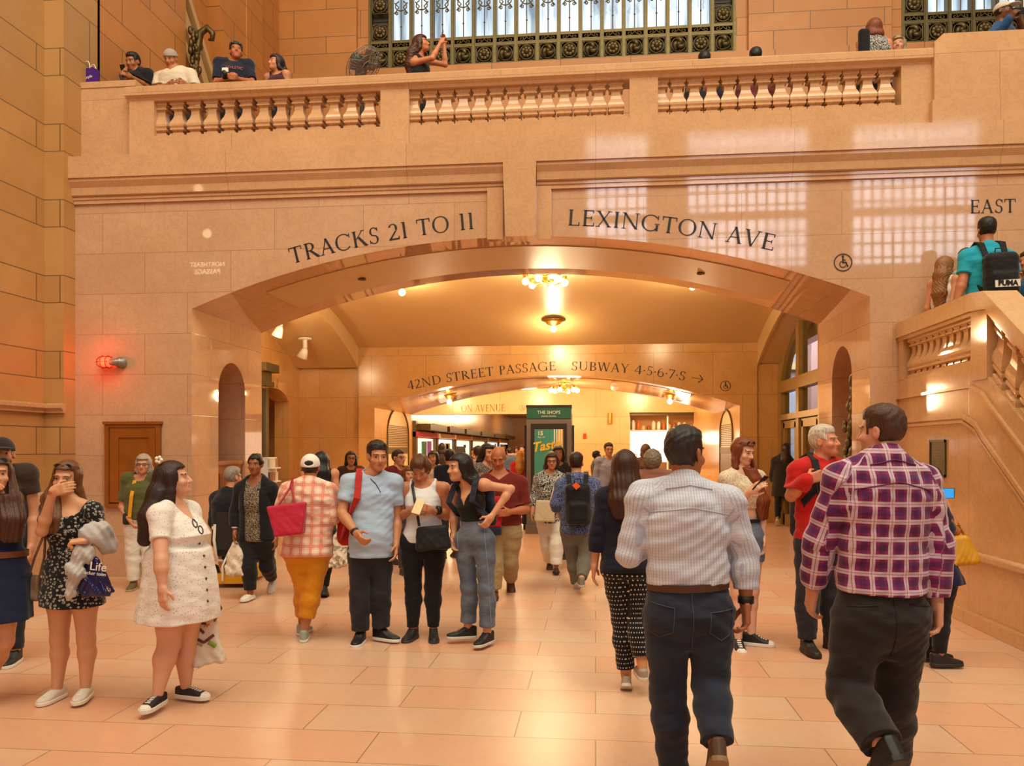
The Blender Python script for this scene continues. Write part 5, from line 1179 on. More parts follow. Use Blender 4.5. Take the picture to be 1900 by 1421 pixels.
    def top(s, mat, e=.014, sl=.5, hem=-.08, loose=.9, neck=.085, fold=.003, vneck=0, strap=0, op=0, name='shirt', extra=None, e2=None, collar=None):
        def fn(P):
            d = s.topf(P, e * s.k, sl, hem, loose, neck, fold, vneck, strap, op, None, e2)
            if collar: d = smin(d, np.abs(rc(P, s.K['N'] - V3(0, 0, .0), s.K['N'] + (s.K['C'] - s.K['N']) * collar, .064 * s.k, .060 * s.k)) * 1.0 - .006, .012)
            if extra: d = smin(d, extra(P), .03)
            return d
        if collar:
            fn0 = fn; cz = s.K['N'] + (s.K['C'] - s.K['N']) * collar; ax = unit(s.K['C'] - s.K['N']); fn = lambda P: smax(fn0(P), (P - cz) @ ax - .004 - .3 * ((P - cz) @ np.cross(s.tz, s.lat1)) * -1 * .8, .005)
        s.tfn = fn; return sdf_obj(name, fn, s.lo, s.hi, s.hh, mat, s.root, None, s.uvf)
    def trousers(s, mat, e=.014, e2=.016, e3=.022, ln=1.93, t1=.20, fold=.003, name='trousers', shorts=False):
        def fn(P):
            d = s.torso(P, e * s.k, -.27, t1, 0, False); lg = None
            for sd in 'rl':
                K = s.K; l = s.leg(P, sd, e * s.k, e2 * s.k, e3 * s.k)
                a, b, f = (K['h' + sd], K['k' + sd], ln) if ln <= 1 else (K['k' + sd], K['a' + sd], ln - 1)
                c = a + (b - a) * f; ax = unit(b - a); l = smax(l, (P - c) @ ax, .006); l = smax(l, (P - s.pel) @ s.tz - t1 * s.L, .01); lg = l if lg is None else smin(lg, l, .012)
            d = smin(d, lg, .05); kn = folds(P, s.seed + 2, fold, 42, 14); return d + kn
        s.bfn = fn; return sdf_obj(name, fn, s.lo, s.hi, s.hh, mat, s.root, None, s.luv)
    def skirtf(s, P, zh, a1, b1, e, t1=.3, fl=.02, n=9, full=0):
        z0 = (s.pel + s.tz * t1 * s.L)[2]; kc = (s.K['kr'] + s.K['kl']) / 2; zl = zh; w = np.clip((z0 - P[:, 2]) / (z0 - zl), 0, 1.05)
        zk = np.clip((s.pel[2] - P[:, 2]) / max(.1, s.pel[2] - kc[2]), 0, 1)[:, None]; c = s.pel + (kc - s.pel) * zk; c = np.where((P[:, 2] > s.pel[2])[:, None], s.pel + s.tz * ((P[:, 2] - s.pel[2]) / s.tz[2])[:, None], c)
        fw = np.cross(s.tz, s.lat0); q = P - c; x = q @ s.lat0; y = q @ fw
        aw = np.interp(.0 + t1 * (1 - w * (1 + (s.pel[2] - zl) / max(.02, z0 - s.pel[2]))) , TT, s.A) + e; th = np.arctan2(y, x)
        a = np.maximum(s.A[2] + e + (a1 - s.A[2] - e) * np.clip(w * 1.25 - .25, 0, 1), 0); a = np.where(w < .35, np.minimum(a, np.interp(t1 * (1 - w / .35), TT, s.A) + e), a)
        b = np.where(y > 0, s.Fr[2], s.Bk[2]) + e; b = b + (b1 - b) * np.clip(w * 1.25 - .25, 0, 1); b = np.where(w < .35, np.minimum(b, np.where(y > 0, np.interp(t1 * (1 - w / .35), TT, s.Fr), np.interp(t1 * (1 - w / .35), TT, s.Bk)) + e + .01), b)
        if full: ww = np.clip(w, 0, 1) ** .8; a = (s.A[6] + e) * (1 - ww) + a1 * ww; b = np.where(y > 0, s.Fr[6] + e * 1.0, s.Bk[6] + e) * (1 - ww) + b1 * ww
        f = 1 + fl * w * np.sin(n * th + s.seed + 1.5 * np.sin(2 * th)); d = (np.sqrt((x / a) ** 2 + (y / b) ** 2) - f) * np.minimum(a, b)
        return smax(smax(d, zl - P[:, 2], .006), P[:, 2] - z0, .02)
    def skirt(s, mat, zh, a1, b1, e=.02, t1=.3, fl=.03, n=9, name='skirt'):
        return sdf_obj(name, lambda P: s.skirtf(P, zh, a1, b1, e, t1, fl, n) + folds(P, s.seed, .002), s.lo, s.hi, s.hh, mat, s.root, None, s.uvf)
    def dress(s, mat, zh, a1, b1, e=.016, sl=.5, t1=.45, neck=.085, vneck=0, strap=0, fl=.03, n=9, fold=.003, name='dress', loose=0, es=.02, full=0):
        def fn(P):
            return smin(s.topf(P, e * s.k, sl, t1 - .05, loose, neck, 0, vneck, strap, 0), s.skirtf(P, zh, a1, b1, es, t1, fl, n, full), .035) + folds(P, s.seed, fold)
        s.tfn = fn; return sdf_obj(name, fn, s.lo, s.hi, s.hh, mat, s.root, None, s.uvf)
    def shoes(s, col, sole='e8e4dc', size=1.0, low=0.0, toe=None, lace=None, thick=.026):
        for sd in 'rl':
            R = s.fframe(sd); A_ = s.K['a' + sd]; k = s.k * size; cs, cc = np.array(srgb(sole)), np.array(srgb(col))
            def shp(P, ex=0.0):
                q = (P - A_) @ R.T / k; x, y, z = np.abs(q[:, 0]), q[:, 1], q[:, 2] + .085
                w = np.interp(y, [-.085, -.07, -.03, .05, .11, .15, .18, .195], [.0, .028, .036, .041, .046, .042, .026, .0]) + ex
                h_ = np.interp(y, [-.08, -.05, .02, .05, .09, .14, .19], [.105 - low, .105 - low, .108 - low * 1.2, .086 - low * .5, .062, .05, .036]); return q, x, y, z, w, h_
            def up_(P):
                q, x, y, z, w, h_ = shp(P); return smax(smax(smax(x - w, np.abs(y - .055) - .137, .01), z - h_ - .004 + .5 * np.maximum(0, x - .02), .018), .006 - z, .006) * k
            def so_(P):
                q, x, y, z, w, h_ = shp(P, .005); return smax(smax(x - w, z - thick, .004), np.maximum(-z, np.abs(y - .055) - .137), .004) * k
            def colf(V):
                q, x, y, z, w, h_ = shp(V); c = np.tile(cc, (len(V), 1))
                if toe: c[(y > .145)] = np.array(srgb(toe))
                if lace: 
                    m = (x < .016) & (y > .035) & (y < .13) & (np.sin(y * 330) > .0); c[m] = np.array(srgb(lace))
                return c
            sh = sdf_obj('shoe', up_, A_ - .24 * k, A_ + .24 * k, s.hh * .8, vcol(.55), s.root, colf)
            sdf_obj('sole', so_, A_ - .24 * k, A_ + .24 * k, s.hh * .6, vcol(.6), sh, lambda V: np.tile(cs, (len(V), 1)))
    def band(s, a, b, r, col, name, w=.02, rough=.5, metal=0.0):
        """ring around the limb from a to b (points), radius r"""
        ax = unit(b - a); p1 = unit(np.cross(ax, V3(.3, .9, .2))); p2 = np.cross(ax, p1); m = MB(); c = a
        m.rings([[tuple(c + ax * z + (p1 * math.cos(2 * math.pi * j / 14) + p2 * math.sin(2 * math.pi * j / 14)) * rr) for j in range(14)] for z, rr in ((-w / 2, r * .96), (-w / 2, r * 1.1), (w / 2, r * 1.1), (w / 2, r * .96))], True, True, True)
        return m.build(name, plain('band_' + col, col, rough, metal), s.root)
    def glasses(s, up=False, col='1a1618'):
        """spectacles on the nose, or sunglasses pushed up on the hair"""
        K, kh = s.K, s.kh; T_ = lambda x, y, z: tuple(K['C'] + s.HR.T @ V3(x, y, z) * kh); b = MB()
        y0, z0 = (.072, .098) if up else (.100, .010); dz = .35 if up else 0
        for d in (-1, 1):
            b.tube([T_(d * .034 + .024 * math.cos(2 * math.pi * j / 12), y0 - dz * .02 * math.sin(2 * math.pi * j / 12) - .012 * abs(.4 * math.cos(2 * math.pi * j / 12)), z0 + .017 * math.sin(2 * math.pi * j / 12)) for j in range(12)], .0028, 5, True)
            b.tube([T_(d * .060, y0 - .005, z0 + .004), T_(d * .083, y0 - .05, z0 + .0), T_(d * .084, y0 - .105, z0 - .012 if not up else z0 - .05)], .0028, 5)
        b.tube([T_(-.011, y0 + .004, z0 + .006), T_(.011, y0 + .004, z0 + .006)], .0026, 5); o = b.build('glasses_frame', plain('glasses_' + col, col, .3), s.root)
        if up:
            c = MB()
            for d in (-1, 1): c.add([T_(d * .034 + .022 * math.cos(2 * math.pi * j / 12), y0 - .002 - .012 * abs(.4 * math.cos(2 * math.pi * j / 12)), z0 + .016 * math.sin(2 * math.pi * j / 12)) for j in range(12)], [tuple(range(12))])
            c.build('lenses', plain('dark_lens', '20242c', .08), o)
    def cap(s, col, yaw_back=False, brim=True, h=.0, low=-.0):
        K, kh = s.K, s.kh
        def fn(P):
            q = (P - K['C']) @ s.HR.T / kh; d = el(q, np.array([0, -.012, .036 + h]), None, (.090, .110, .098)); d = smax(d, .028 + low - q[:, 2] + .12 * q[:, 1], .006)
            sg = -1 if yaw_back else 1
            if brim:
                e = el(q, np.array([0, sg * .115, .045 + low]), None, (.072, .085, .012)); d = smin(d, smax(e, -sg * q[:, 1] + .05, .01), .008)
            if yaw_back == 'hole': d = smax(d, -el(q, np.array([0, -.10, .045]), None, (.04, .04, .022)), .006)
            return d * kh
        return sdf_obj('cap', fn, K['C'] - .24, K['C'] + .26, s.hh * .9, cloth(col), s.root)
    def seam(s, fn, pts, col, r=.0028, name='seam', d0=(0, 1, 0), closed=False):
        d0 = unit(np.array(d0, float)); q = [s.at(*p) for p in pts]; P = []
        for i in range(len(q) - 1 + closed):
            a, b = q[i], q[(i + 1) % len(q)]; n = max(2, int(np.linalg.norm(b - a) / .02)); P += [a + (b - a) * j / n for j in range(n)]
        if not closed: P.append(q[-1])
        P = np.array(P) - d0 * .45
        for _ in range(50): P = P + d0 * np.maximum(-.02, fn(P) - r * .5)[:, None] * .8
        ok = np.abs(fn(P)) < .015; P = P[ok]; closed = closed and ok.all()
        if len(P) < 3: return
        b = MB(); b.tube([tuple(p) for p in P], r, 5, closed); return b.build(name, plain('thread_' + col, col, .7), s.root)
    def decal(s, body, size, loc, col, name='print', d0=(0, 1, 0), bold=0, arch=0):
        """lettering laid onto the shirt: each point is moved along d0 onto the cloth"""
        o = fonttext(body, size, plain('print_' + col, col, .6), name, s.root, 0, 0, bold); me = o.data; n = len(me.vertices); v = np.zeros(n * 3, 'f'); me.vertices.foreach_get('co', v); v = v.reshape(-1, 3); d0 = unit(np.array(d0, float))
        rx = unit(np.cross(d0, V3(0, 0, 1))); P = np.array(loc) + v[:, :1] * rx + (v[:, 1:2] + arch * -(v[:, :1] ** 2)) * V3(0, 0, 1) - d0 * .35
        for _ in range(40): P = P + d0 * np.maximum(-.02, (s.tfn(P) - .003))[:, None] * .8
        me.vertices.foreach_set('co', P.astype('f').ravel()); me.update(); return o

class Prop:
    """a thing worn or carried: its own top-level object, laid out in the frame of the person beside it"""
    def __init__(s, p, name, label, cat, c, group=None):
        s.p, s.c = p, np.array(c, float); s.root = empty(name, p.root.location + Matrix.Rotation(TH, 3, 'Z') @ Vector(s.c), TH); tag(s.root, label, cat, group)
    def sdf(s, name, fn, r, m, parent=None, h=None, c=None):
        c = s.c if c is None else np.array(c); V, F = nets(fn, c - r, c + r, h or s.p.hh); Q_ = V - s.c; return link_mesh(name, Q_, F, m, parent or s.root, None, Q_[:, [0, 2, 1]] if len(Q_) else None)
    def mb(s, name, b, m, parent=None):
        b.v = [tuple(np.array(v) - s.c) for v in b.v]; return b.build(name, m, parent or s.root)
RZ = lambda a: np.array([[math.cos(a), math.sin(a), 0], [-math.sin(a), math.cos(a), 0], [0, 0, 1.]])
def phone(p, c, n, up, col='15161a', label='', screen=None, w=.036, h=.075):
    q = Prop(p, 'smartphone', label, 'phone', c); n, up = unit(np.array(n, float)), np.array(up, float); up = unit(up - n * (up @ n)); sx = np.cross(up, n)
    b = MB(); b.obox(c, sx * w, n * .0045, up * h); q.mb('case', b, plain('phone_' + col, col, .3))
    if screen: b = MB(); b.obox(np.array(c) + n * .0052, sx * w * .92, n * .0006, up * h * .92); q.mb('screen', b, emit('screen_' + screen, screen, 1.1))
    return q
def backpack(p, label, col, half, dep=.09, t0=.58, strap_col=None, side=(1, 1), pocket=None, name='backpack', off=0.0):
    """rests on the wearer's back, shoulder straps over the front"""
    k = p.k; fw = np.cross(p.tz, p.lat1); c = p.pel + p.tz * t0 * p.L - fw * (p.Bk[6] + .03 * k + dep) + p.lat1 * off; R = np.array([p.lat1, fw, p.tz]); q = Prop(p, name, label, 'backpack', c)
    q.sdf('body', lambda P: smin(rbox(P, c, R, (half[0], dep, half[1]), min(.07, dep * .8)), rbox(P, c - fw * dep * .75 - p.tz * half[1] * .35, R, (half[0] * .78, dep * .55, half[1] * .48), .04), .02) + folds(P, 3, .003), max(half) + .12, cloth(col, rough=.7))
    for sg, on in ((1, side[0]), (-1, side[1])):
        if not on: continue
        la = p.lat1 * sg; nk = p.K['N'] + la * .105 * k; pts = [c + la * .09 * k + p.tz * half[1] * .8 + fw * dep * .8, nk - fw * .08 * k + V3(0, 0, .035) * k, nk + V3(0, 0, .062) * k, nk + fw * .075 * k + V3(0, 0, .01) * k + la * .01, p.pel + p.tz * .72 * p.L + fw * (p.Fr[6] + .035) + la * .13 * k, p.pel + p.tz * .5 * p.L + fw * (p.Fr[5] * .5) + la * (p.A[5] + .035), c + la * half[0] * .8 - p.tz * half[1] * .7 + fw * dep * .6]
        nr = [-fw, -fw + V3(0, 0, 1), V3(0, 0, 1), fw + V3(0, 0, .6), fw, la, la]
        b = MB(); b.strap(pts, .055 * k, .014, nr); q.mb('strap', b, cloth(strap_col or col, rough=.7))
    b = MB(); tp = c + p.tz * (half[1] + .0); b.tube([tp - p.lat1 * .04 + fw * .03, tp - p.lat1 * .03 + p.tz * .05 + fw * .03, tp + p.lat1 * .03 + p.tz * .05 + fw * .03, tp + p.lat1 * .04 + fw * .03], .007, 6); q.mb('handle', b, cloth(strap_col or col, rough=.7))
    q.R, q.half, q.dep = R, half, dep; return q
def bag(p, label, pts, rs, col, cat='bag', name='handbag', handle=None, hcol=None, flat=None, pat=None, rough=.5, hr=.008, fold=.004):
    """soft bag: blended rounded shapes through pts; handle = list of points"""
    P_ = [np.array(x, float) for x in pts]; c = sum(P_) / len(P_); q = Prop(p, name, label, cat, c); r = max(np.linalg.norm(x - c) for x in P_) + max(rs) + .05; m = pat or plain('bag_' + col, col, rough, 0, .1)
    f = np.array(flat if flat is not None else (1, 1, 1.))
    q.sdf('body', lambda P: chain((P - c) * f + c, [(x - c) * f + c for x in P_], rs, .04) + folds(P, 5, fold), r, m)
    if handle: b = MB(); b.tube(handle, hr, 7); q.mb('handle', b, plain('strap_' + (hcol or col), hcol or col, .5))
    return q

def tote(p, label, ct, cb, wt, wb, dep, mat, cat='bag', name='handbag', yaw=0.0, handle=None, hcol='3a2a20', hr=.008, fold=.005, rnd=.02, nw=0.0):
    """bag with a top edge at ct and a bottom at cb (points), half widths wt / wb, half depth dep; nw pinches the top like a knotted carrier"""
    ct, cb = np.array(ct, float), np.array(cb, float); c = (ct + cb) / 2; up = unit(ct - cb); h = np.linalg.norm(ct - cb) / 2; a = math.radians(yaw); sx = V3(math.cos(a), math.sin(a), 0); sx = unit(sx - up * (sx @ up)); sy = np.cross(up, sx); q = Prop(p, name, label, cat, c)
    def fn(P):
        v = P - c; x, y, z = v @ sx, v @ sy, v @ up; t = np.clip((z + h) / (2 * h), 0, 1); w = wb + (wt - wb) * t; dd = dep * (1 - .55 * t)
        if nw: w = w * (1 - nw * np.clip((t - .55) / .45, 0, 1) ** 1.3); dd = dep * (1 - .85 * t)
        ax, ay, az = np.abs(x) - w + rnd, np.abs(y) - dd + rnd, np.abs(z) - h + rnd
        return np.sqrt(np.maximum(ax, 0) ** 2 + np.maximum(ay, 0) ** 2 + np.maximum(az, 0) ** 2) + np.minimum(np.maximum(ax, np.maximum(ay, az)), 0) - rnd + folds(P, 5, fold, 34, 30) * (1.2 - t)
    q.sdf('body', fn, max(h, wt, wb) + .08, mat)
    for i, hp in enumerate(handle or []): b = MB(); b.tube(hp, hr, 7); q.mb('handle', b, plain('strap_' + hcol, hcol, .5))
    q.fn = fn; return q
# ================================================================== PEOPLE ON THE FLOOR
A_ = 'l'
# --- man in the pale shirt walking away
p = P21 = Person('man walking away in a pale blue striped shirt and dark jeans, brown belt and watch', 1277, yc=3.9, h=1.80, sex='m', yaw=176, hd=(138, 0, 0), g=1.04, belly=.02, skin='a86a48', hair='short', hc='2a2422',
    J=dict(C=(1272, 843), N=(1270, 908), sl=(1193, 925), sr=(1352, 932), el=(1167, 1026, .02), wl=(1203, 1003, .30), er=(1382, 1030, .02), wr=(1384, 1118, .0), hl=(1238, 1142), hr=(1318, 1142), kl=(1240, 1292, .06), kr=(1318, 1270, -.02), al=(1250, 1432, .12), ar=(1331, 1386, -.24)),
    foot=(38, 0), toes=(172, 178), hand=(.7, .5))
p.trousers(cloth('1b2030', 'denim', '2c3346'), e=.014, e2=.026, e3=.034, t1=.245, fold=.005)
p.top(cloth('cdd0de', 'stripes', '8f9bc0'), e=.022, sl=1.72, hem=.235, loose=.94, neck=.066, fold=.007, e2=.028, collar=.42)
p.shoes('4a2c1c', '8a6a48')
p.seam(p.bfn, [(1192, 1110), (1242, 1119), (1240, 1162), (1218, 1175), (1192, 1158)], '3a4258', closed=True, name='pocket'); p.seam(p.bfn, [(1306, 1126), (1350, 1122), (1349, 1165), (1327, 1178), (1305, 1163)], '3a4258', closed=True, name='pocket'); p.seam(p.bfn, [(1273, 1094), (1275, 1150), (1277, 1195)], '3a4258')
p.seam(p.tfn, [(1200, 948), (1272, 938), (1345, 952)], 'b4b8cc', .0025, 'yoke_seam'); p.seam(p.tfn, [(1230, 905), (1272, 898), (1314, 906)], 'b4b8cc', .003, 'collar_seam')
p.band(p.at(1384, 1112, 0), p.at(1384, 1122, 0), .035, '16161a', 'watch', .034)
b = MB(); pts = []
for j in range(28):
    a = 2 * math.pi * j / 28; lat, fw = p.lat0, np.cross(p.tz, p.lat0); pts.append(p.pel + p.tz * .225 * p.L + lat * math.cos(a) * (p.A[3] + .020) + fw * math.sin(a) * (p.Fr[3] + .022 if math.sin(a) > 0 else p.Bk[3] + .018))
b.rings([[tuple(q + V3(0, 0, z)) for q in pts] for z in (-.018, .018)], True, False, True); b.build('belt', plain('belt_brown', '4a2a1a', .4), p.root)
# --- man in the plaid shirt
p = P25 = Person('man walking away in a purple and white plaid shirt and charcoal trousers', 1640, yc=3.7, h=1.86, sex='m', yaw=182, hd=(222, 2, 0), g=1.0, belly=.02, hs=.90, skin='d39a80', hair='short', hc='4a2e20',
    J=dict(C=(1634, 802), N=(1640, 858), sl=(1562, 894), sr=(1710, 898), el=(1522, 1000, .05), wl=(1508, 1092, .12), er=(1737, 1005, .0), wr=(1737, 1118, -.02), hl=(1592, 1150), hr=(1676, 1150), kl=(1574, 1280, .0), kr=(1658, 1300, .1), al=(1640, 1388, -.28), ar=(1652, 1420, .34)),
    foot=(0, 45), toes=(180, 190), hand=(.6, .6))
p.trousers(cloth('262024', 'plain'), e=.016, e2=.034, e3=.045, t1=.20, fold=.005)
p.top(cloth('86285a', 'plaid', 'dccbd8', '2c1c50', 1.0), e=.026, sl=1.92, hem=.16, loose=.96, neck=.066, fold=.006, e2=.03, collar=.40)
p.shoes('17151a', '17151a')
p.seam(p.tfn, [(1568, 906), (1640, 892), (1708, 908)], '5a2048', .003, 'yoke_seam'); p.seam(p.tfn, [(1598, 862), (1640, 852), (1684, 862)], '5a2048', .0035, 'collar_seam'); p.seam(p.bfn, [(1634, 1085), (1636, 1150), (1640, 1210)], '141014'); p.seam(p.bfn, [(1560, 1118), (1606, 1112)], '141014', name='pocket'); p.seam(p.bfn, [(1664, 1112), (1708, 1118)], '141014', name='pocket')
# --- woman in the white dress
p = P4 = Person('woman in a white eyelet button dress with long dark hair, looking away to the right', 332, yc=5.2, h=1.63, sex='f', yaw=62, hd=(105, -8, 0), g=1.28, bust=.05, belly=.05, skin='d9a488', hair='long', hc='2e1a16', hl=.3,
    J=dict(C=(322, 890), N=(320, 938), sr=(296, 956, -.19), sl=(352, 950, .16), er=(299, 1040, -.30), wr=(301, 1090, -.32), el=(372, 1040, .18), wl=(386, 1130, .16), hr=(312, 1095, -.07), hl=(352, 1095, .07), kr=(314, 1195, -.06), kl=(346, 1190, .08), ar=(293, 1286, -.12), al=(345, 1272, .10)), toes=(-8, 75), hand=(.35, 1.2),
    hpts=[(296, 916, -.04, .08), (281, 960, -.10, .085), (270, 1000, -.13, .05)])
wd_ = cloth('e6e0dc', 'eyelet', 'b8a8a4')
p.dress(wd_, p.at(332, 1147)[2], .265, .25, e=.02, sl=.55, t1=.50, neck=.075, vneck=.13, fl=.03, n=11, fold=.003, es=.03, full=1)
for px, py in ((366, 972), (377, 984)): p.seam(p.tfn, [(px + 6 * math.cos(k), py + 7 * math.sin(k), -.1) for k in [j * .7854 for j in range(8)]], '2a1614', .004, 'sunglasses', (-.6, .8, 0), True)
p.shoes('201c20', 'e6e0d6', toe='e6e0d6', lace='f2eee8', thick=.03, low=.03)
# --- man in the light blue tee
p = P11 = Person('man in a light blue tee and dark jeans wearing a red backpack', 700, yc=6.9, h=1.78, sex='m', yaw=14, hd=(24, 8, 0), g=1.0, belly=.06, skin='c58a66', hair='short', hc='2c2220',
    J=dict(C=(700, 847), N=(691, 884), sr=(648, 897), sl=(731, 897), er=(634, 952, -.12), wr=(662, 990, -.30), el=(737, 962), wl=(735, 1010, -.03), hr=(668, 1028), hl=(708, 1028), kr=(668, 1103), kl=(706, 1102), ar=(669, 1174), al=(707, 1168)), toes=(-6, 62), hand=(.8, .5))
p.trousers(cloth('1e1c22', 'denim', '34323a'), e=.008, e2=.028, e3=.036)
p.top(cloth('a9bfdc'), e=.024, sl=.62, hem=-.06, loose=.92, neck=.072, fold=.005)
p.shoes('1a171a', 'e6e2de'); p.glasses(True); p.seam(p.tfn, [(691, 887), (701, 897), (710, 912)], '2a3040', .004, 'neck_cord')
# --- woman in the white tank top
p = P12 = Person('woman in a white tank top and black trousers looking down at her phone', 786, yc=7.0, h=1.66, sex='f', yaw=-4, hd=(-8, 32, 0), g=1.08, bust=.02, skin='bf7f5c', hair='up', hc='5a3420',
    J=dict(C=(781, 872), N=(786, 896), sr=(751, 907), sl=(824, 907), er=(744, 957, .02), wr=(764, 946, -.16), el=(828, 957, .02), wl=(798, 946, -.17), hr=(764, 1008), hl=(808, 1008), kr=(767, 1090), kl=(803, 1090), ar=(766, 1168), al=(804, 1168)), toes=(-18, 8), hand=(.6, .6))
p.trousers(cloth('17151a'), e=.006, e2=.014, e3=.014)
p.top(cloth('e2e0e4'), e=.016, sl=0, hem=-.02, loose=.6, neck=.105, fold=.003, strap=.125, name='tank_top')
p.shoes('1c191b', '3a3638')
# --- young woman with hand on hip
p = P13 = Person('young woman in a black top and light jeans with her hand on her hip', 880, yc=6.8, h=1.68, sex='f', yaw=-42, hd=(-62, 4, 0), g=.88, skin='d69c78', hair='long', hc='1e1414', hl=.25,
    J=dict(C=(853, 868), N=(872, 900), sr=(846, 908, .1), sl=(898, 900, -.08), er=(842, 955, .16), wr=(842, 995, .06), el=(948, 907, -.06), wl=(912, 958, -.13), hr=(862, 1005), hl=(900, 1003), kr=(870, 1090), kl=(902, 1092), ar=(868, 1166), al=(904, 1176)), toes=(-82, -32), hand=(.4, .9),
    hpts=[(878, 890, .03, .06), (884, 925, -.02, .06), (886, 950, -.05, .035)])
p.trousers(cloth('4c566c', 'denim', '7c8698'), e=.012, e2=.022, e3=.034, ln=1.84, t1=.36)
p.top(cloth('17161a'), e=.012, sl=0, hem=.34, loose=.75, neck=.09, fold=.004, strap=.12, vneck=.16, name='blouse')
p.shoes('1a171a', 'd8d4ce')
p.seam(p.bfn, [(846, 975), (858, 985), (872, 978)], '8a94a8', name='pocket'); p.seam(p.bfn, [(848, 968), (850, 1020)], '8a94a8'); p.seam(p.bfn, [(898, 970), (906, 1050), (912, 1150)], '8a94a8')
# --- left edge
p = P1 = Person('woman in a navy dress with a brown belt, cut off by the left edge', -4, yc=5.2, h=1.66, sex='f', yaw=24, hd=(34, 2, 0), g=1.02, skin='d9a27e', hair='long', hc='4a2a1a',
    J=dict(C=(-6, 880), N=(-2, 922), sr=(-36, 938), sl=(22, 940), er=(-48, 985, -.14), wr=(-22, 925, -.24), el=(30, 1000), wl=(22, 1050), hr=(-22, 1078), hl=(14, 1078), kr=(-20, 1190), kl=(8, 1190), ar=(-18, 1290), al=(-32, 1280, .1)), toes=(30, 50), hand=(.7, .5), hpts=[(16, 925, .0, .055), (20, 965, -.05, .06), (20, 1000, -.06, .03)])
p.dress(cloth('18223f'), p.at(10, 1150)[2], .20, .17, sl=.95, t1=.33, neck=.075, vneck=.12, fl=.03, es=.02); p.shoes('e8e2d8', 'f0ece4'); p.glasses(True)
b = MB(); b.rings([[tuple(p.pel + p.tz * (.30 * p.L + z) + p.lat0 * math.cos(a) * (p.A[4] + .045) + np.cross(p.tz, p.lat0) * math.sin(a) * (p.Fr[4] + .042)) for a in [2 * math.pi * j / 24 for j in range(24)]] for z in (-.02, .02)], True, False, True); b.build('belt', plain('belt_tan', '6a3a20', .45), p.root)
p = Person('person in a baseball cap half hidden behind the woman in navy at the left edge', 2, yc=6.2, h=1.78, sex='m', yaw=10, hd=(30, 0, 0), skin='c98e6c', hair='buzz', hc='2a2020', J=dict(C=(3, 843), N=(3, 880)))
p.trousers(cloth('22242c')); p.top(cloth('3a2a24'), e=.026); p.shoes('222222'); p.cap('2a2224')
# --- black floral dress
p = P3 = Person('woman in a short black floral dress rubbing her face with one hand', 132, yc=5.31, h=1.62, sex='f', yaw=-6, hd=(6, 6, 4), g=1.03, skin='d6a07c', hair='long', hc='6a4226',
    J=dict(C=(124, 888), N=(130, 930), sr=(93, 944), sl=(172, 948), er=(78, 985, -.16), wr=(98, 912, -.24), el=(192, 1000, -.06), wl=(158, 1002, -.24), hr=(112, 1082), hl=(156, 1082), kr=(110, 1186), kl=(160, 1186), ar=(106, 1274), al=(159, 1272)), toes=(-8, 8), hand=(.5, 1.5), hdir={'r': ((.75, -.1, .2), (.2, 1, 0)), 'l': ((-.9, -.3, -.1), (0, .2, -1))}, hpts=[(98, 925, -.02, .045), (96, 965, -.09, .05), (100, 985, -.11, .025)])
p.dress(cloth('141216', 'floral', 'b8b0a4', s=.9), p.at(132, 1122)[2], .205, .175, e=.012, sl=.62, t1=.40, neck=.155, fl=.02, n=8); p.shoes('dcd2c6', 'efe8dc', lace='f6f2ea', low=.03); p.glasses(True, '4a3018')
b = MB(); b.tube([p.at(158, 940, -.03), p.at(156, 932, .0), p.at(154, 945, .06)], .005, 5); b.tube([p.at(154, 965, -.125), p.at(157, 948, -.09), p.at(158, 938, -.03)], .005, 5); b.build('bra_strap', M['black'], p.root)
q = Prop(p, 'denim_jacket', 'pale denim jacket draped over the forearm of the woman in the black floral dress', 'jacket', p.at(175, 1005, -.2))
q.sdf('body', lambda P: smin(smin(chain(P, [p.at(158, 994, -.22), p.at(180, 990, -.17), p.at(200, 1010, -.12)], [.045, .075, .065], .04), chain(P * V3(1, 1, 1), [p.at(150, 1020, -.24), p.at(140, 1060, -.25), p.at(128, 1108, -.25)], [.035, .05, .022], .03), .03), chain(P, [p.at(165, 1020, -.22), p.at(158, 1040, -.23)], [.04, .03], .02), .02) + folds(P, 2, .013, 42, 34), .46, cloth('aaa6a8', 'denim', 'd0cbc8'))
q = tote(p, 'dark blue plastic shopping bag hanging from the forearm of the woman in the floral dress', p.at(170, 1030, -.2), p.at(178, 1106, -.2), .06, .10, .06, plain('blue_plastic', '1e1a4a', .15), 'shopping bag', 'shopping_bag', nw=.35, fold=.012, rnd=.03)
for t_, sz, px, py in (('Life', .075, 182, 1052), ('sucker toon', .03, 175, 1064)):
    o = fonttext(t_, sz, M['white'], 'lettering', q.root); o.rotation_euler = (math.pi / 2, .12, 0); o.location = Vector(p.at(px, py, -.262) - q.c)
tote(p, 'beige leather handbag hanging at the side of the woman in the floral dress', p.at(62, 1066, .0), p.at(58, 1112, .0), .045, .078, .05, plain('beige_leather', '84654e', .4), 'bag', 'handbag', handle=[[p.at(54, 1068), p.at(64, 1035), p.at(79, 998, -.1), p.at(85, 985, -.14), p.at(82, 1035, .0), p.at(74, 1068)]], hcol='84654e')
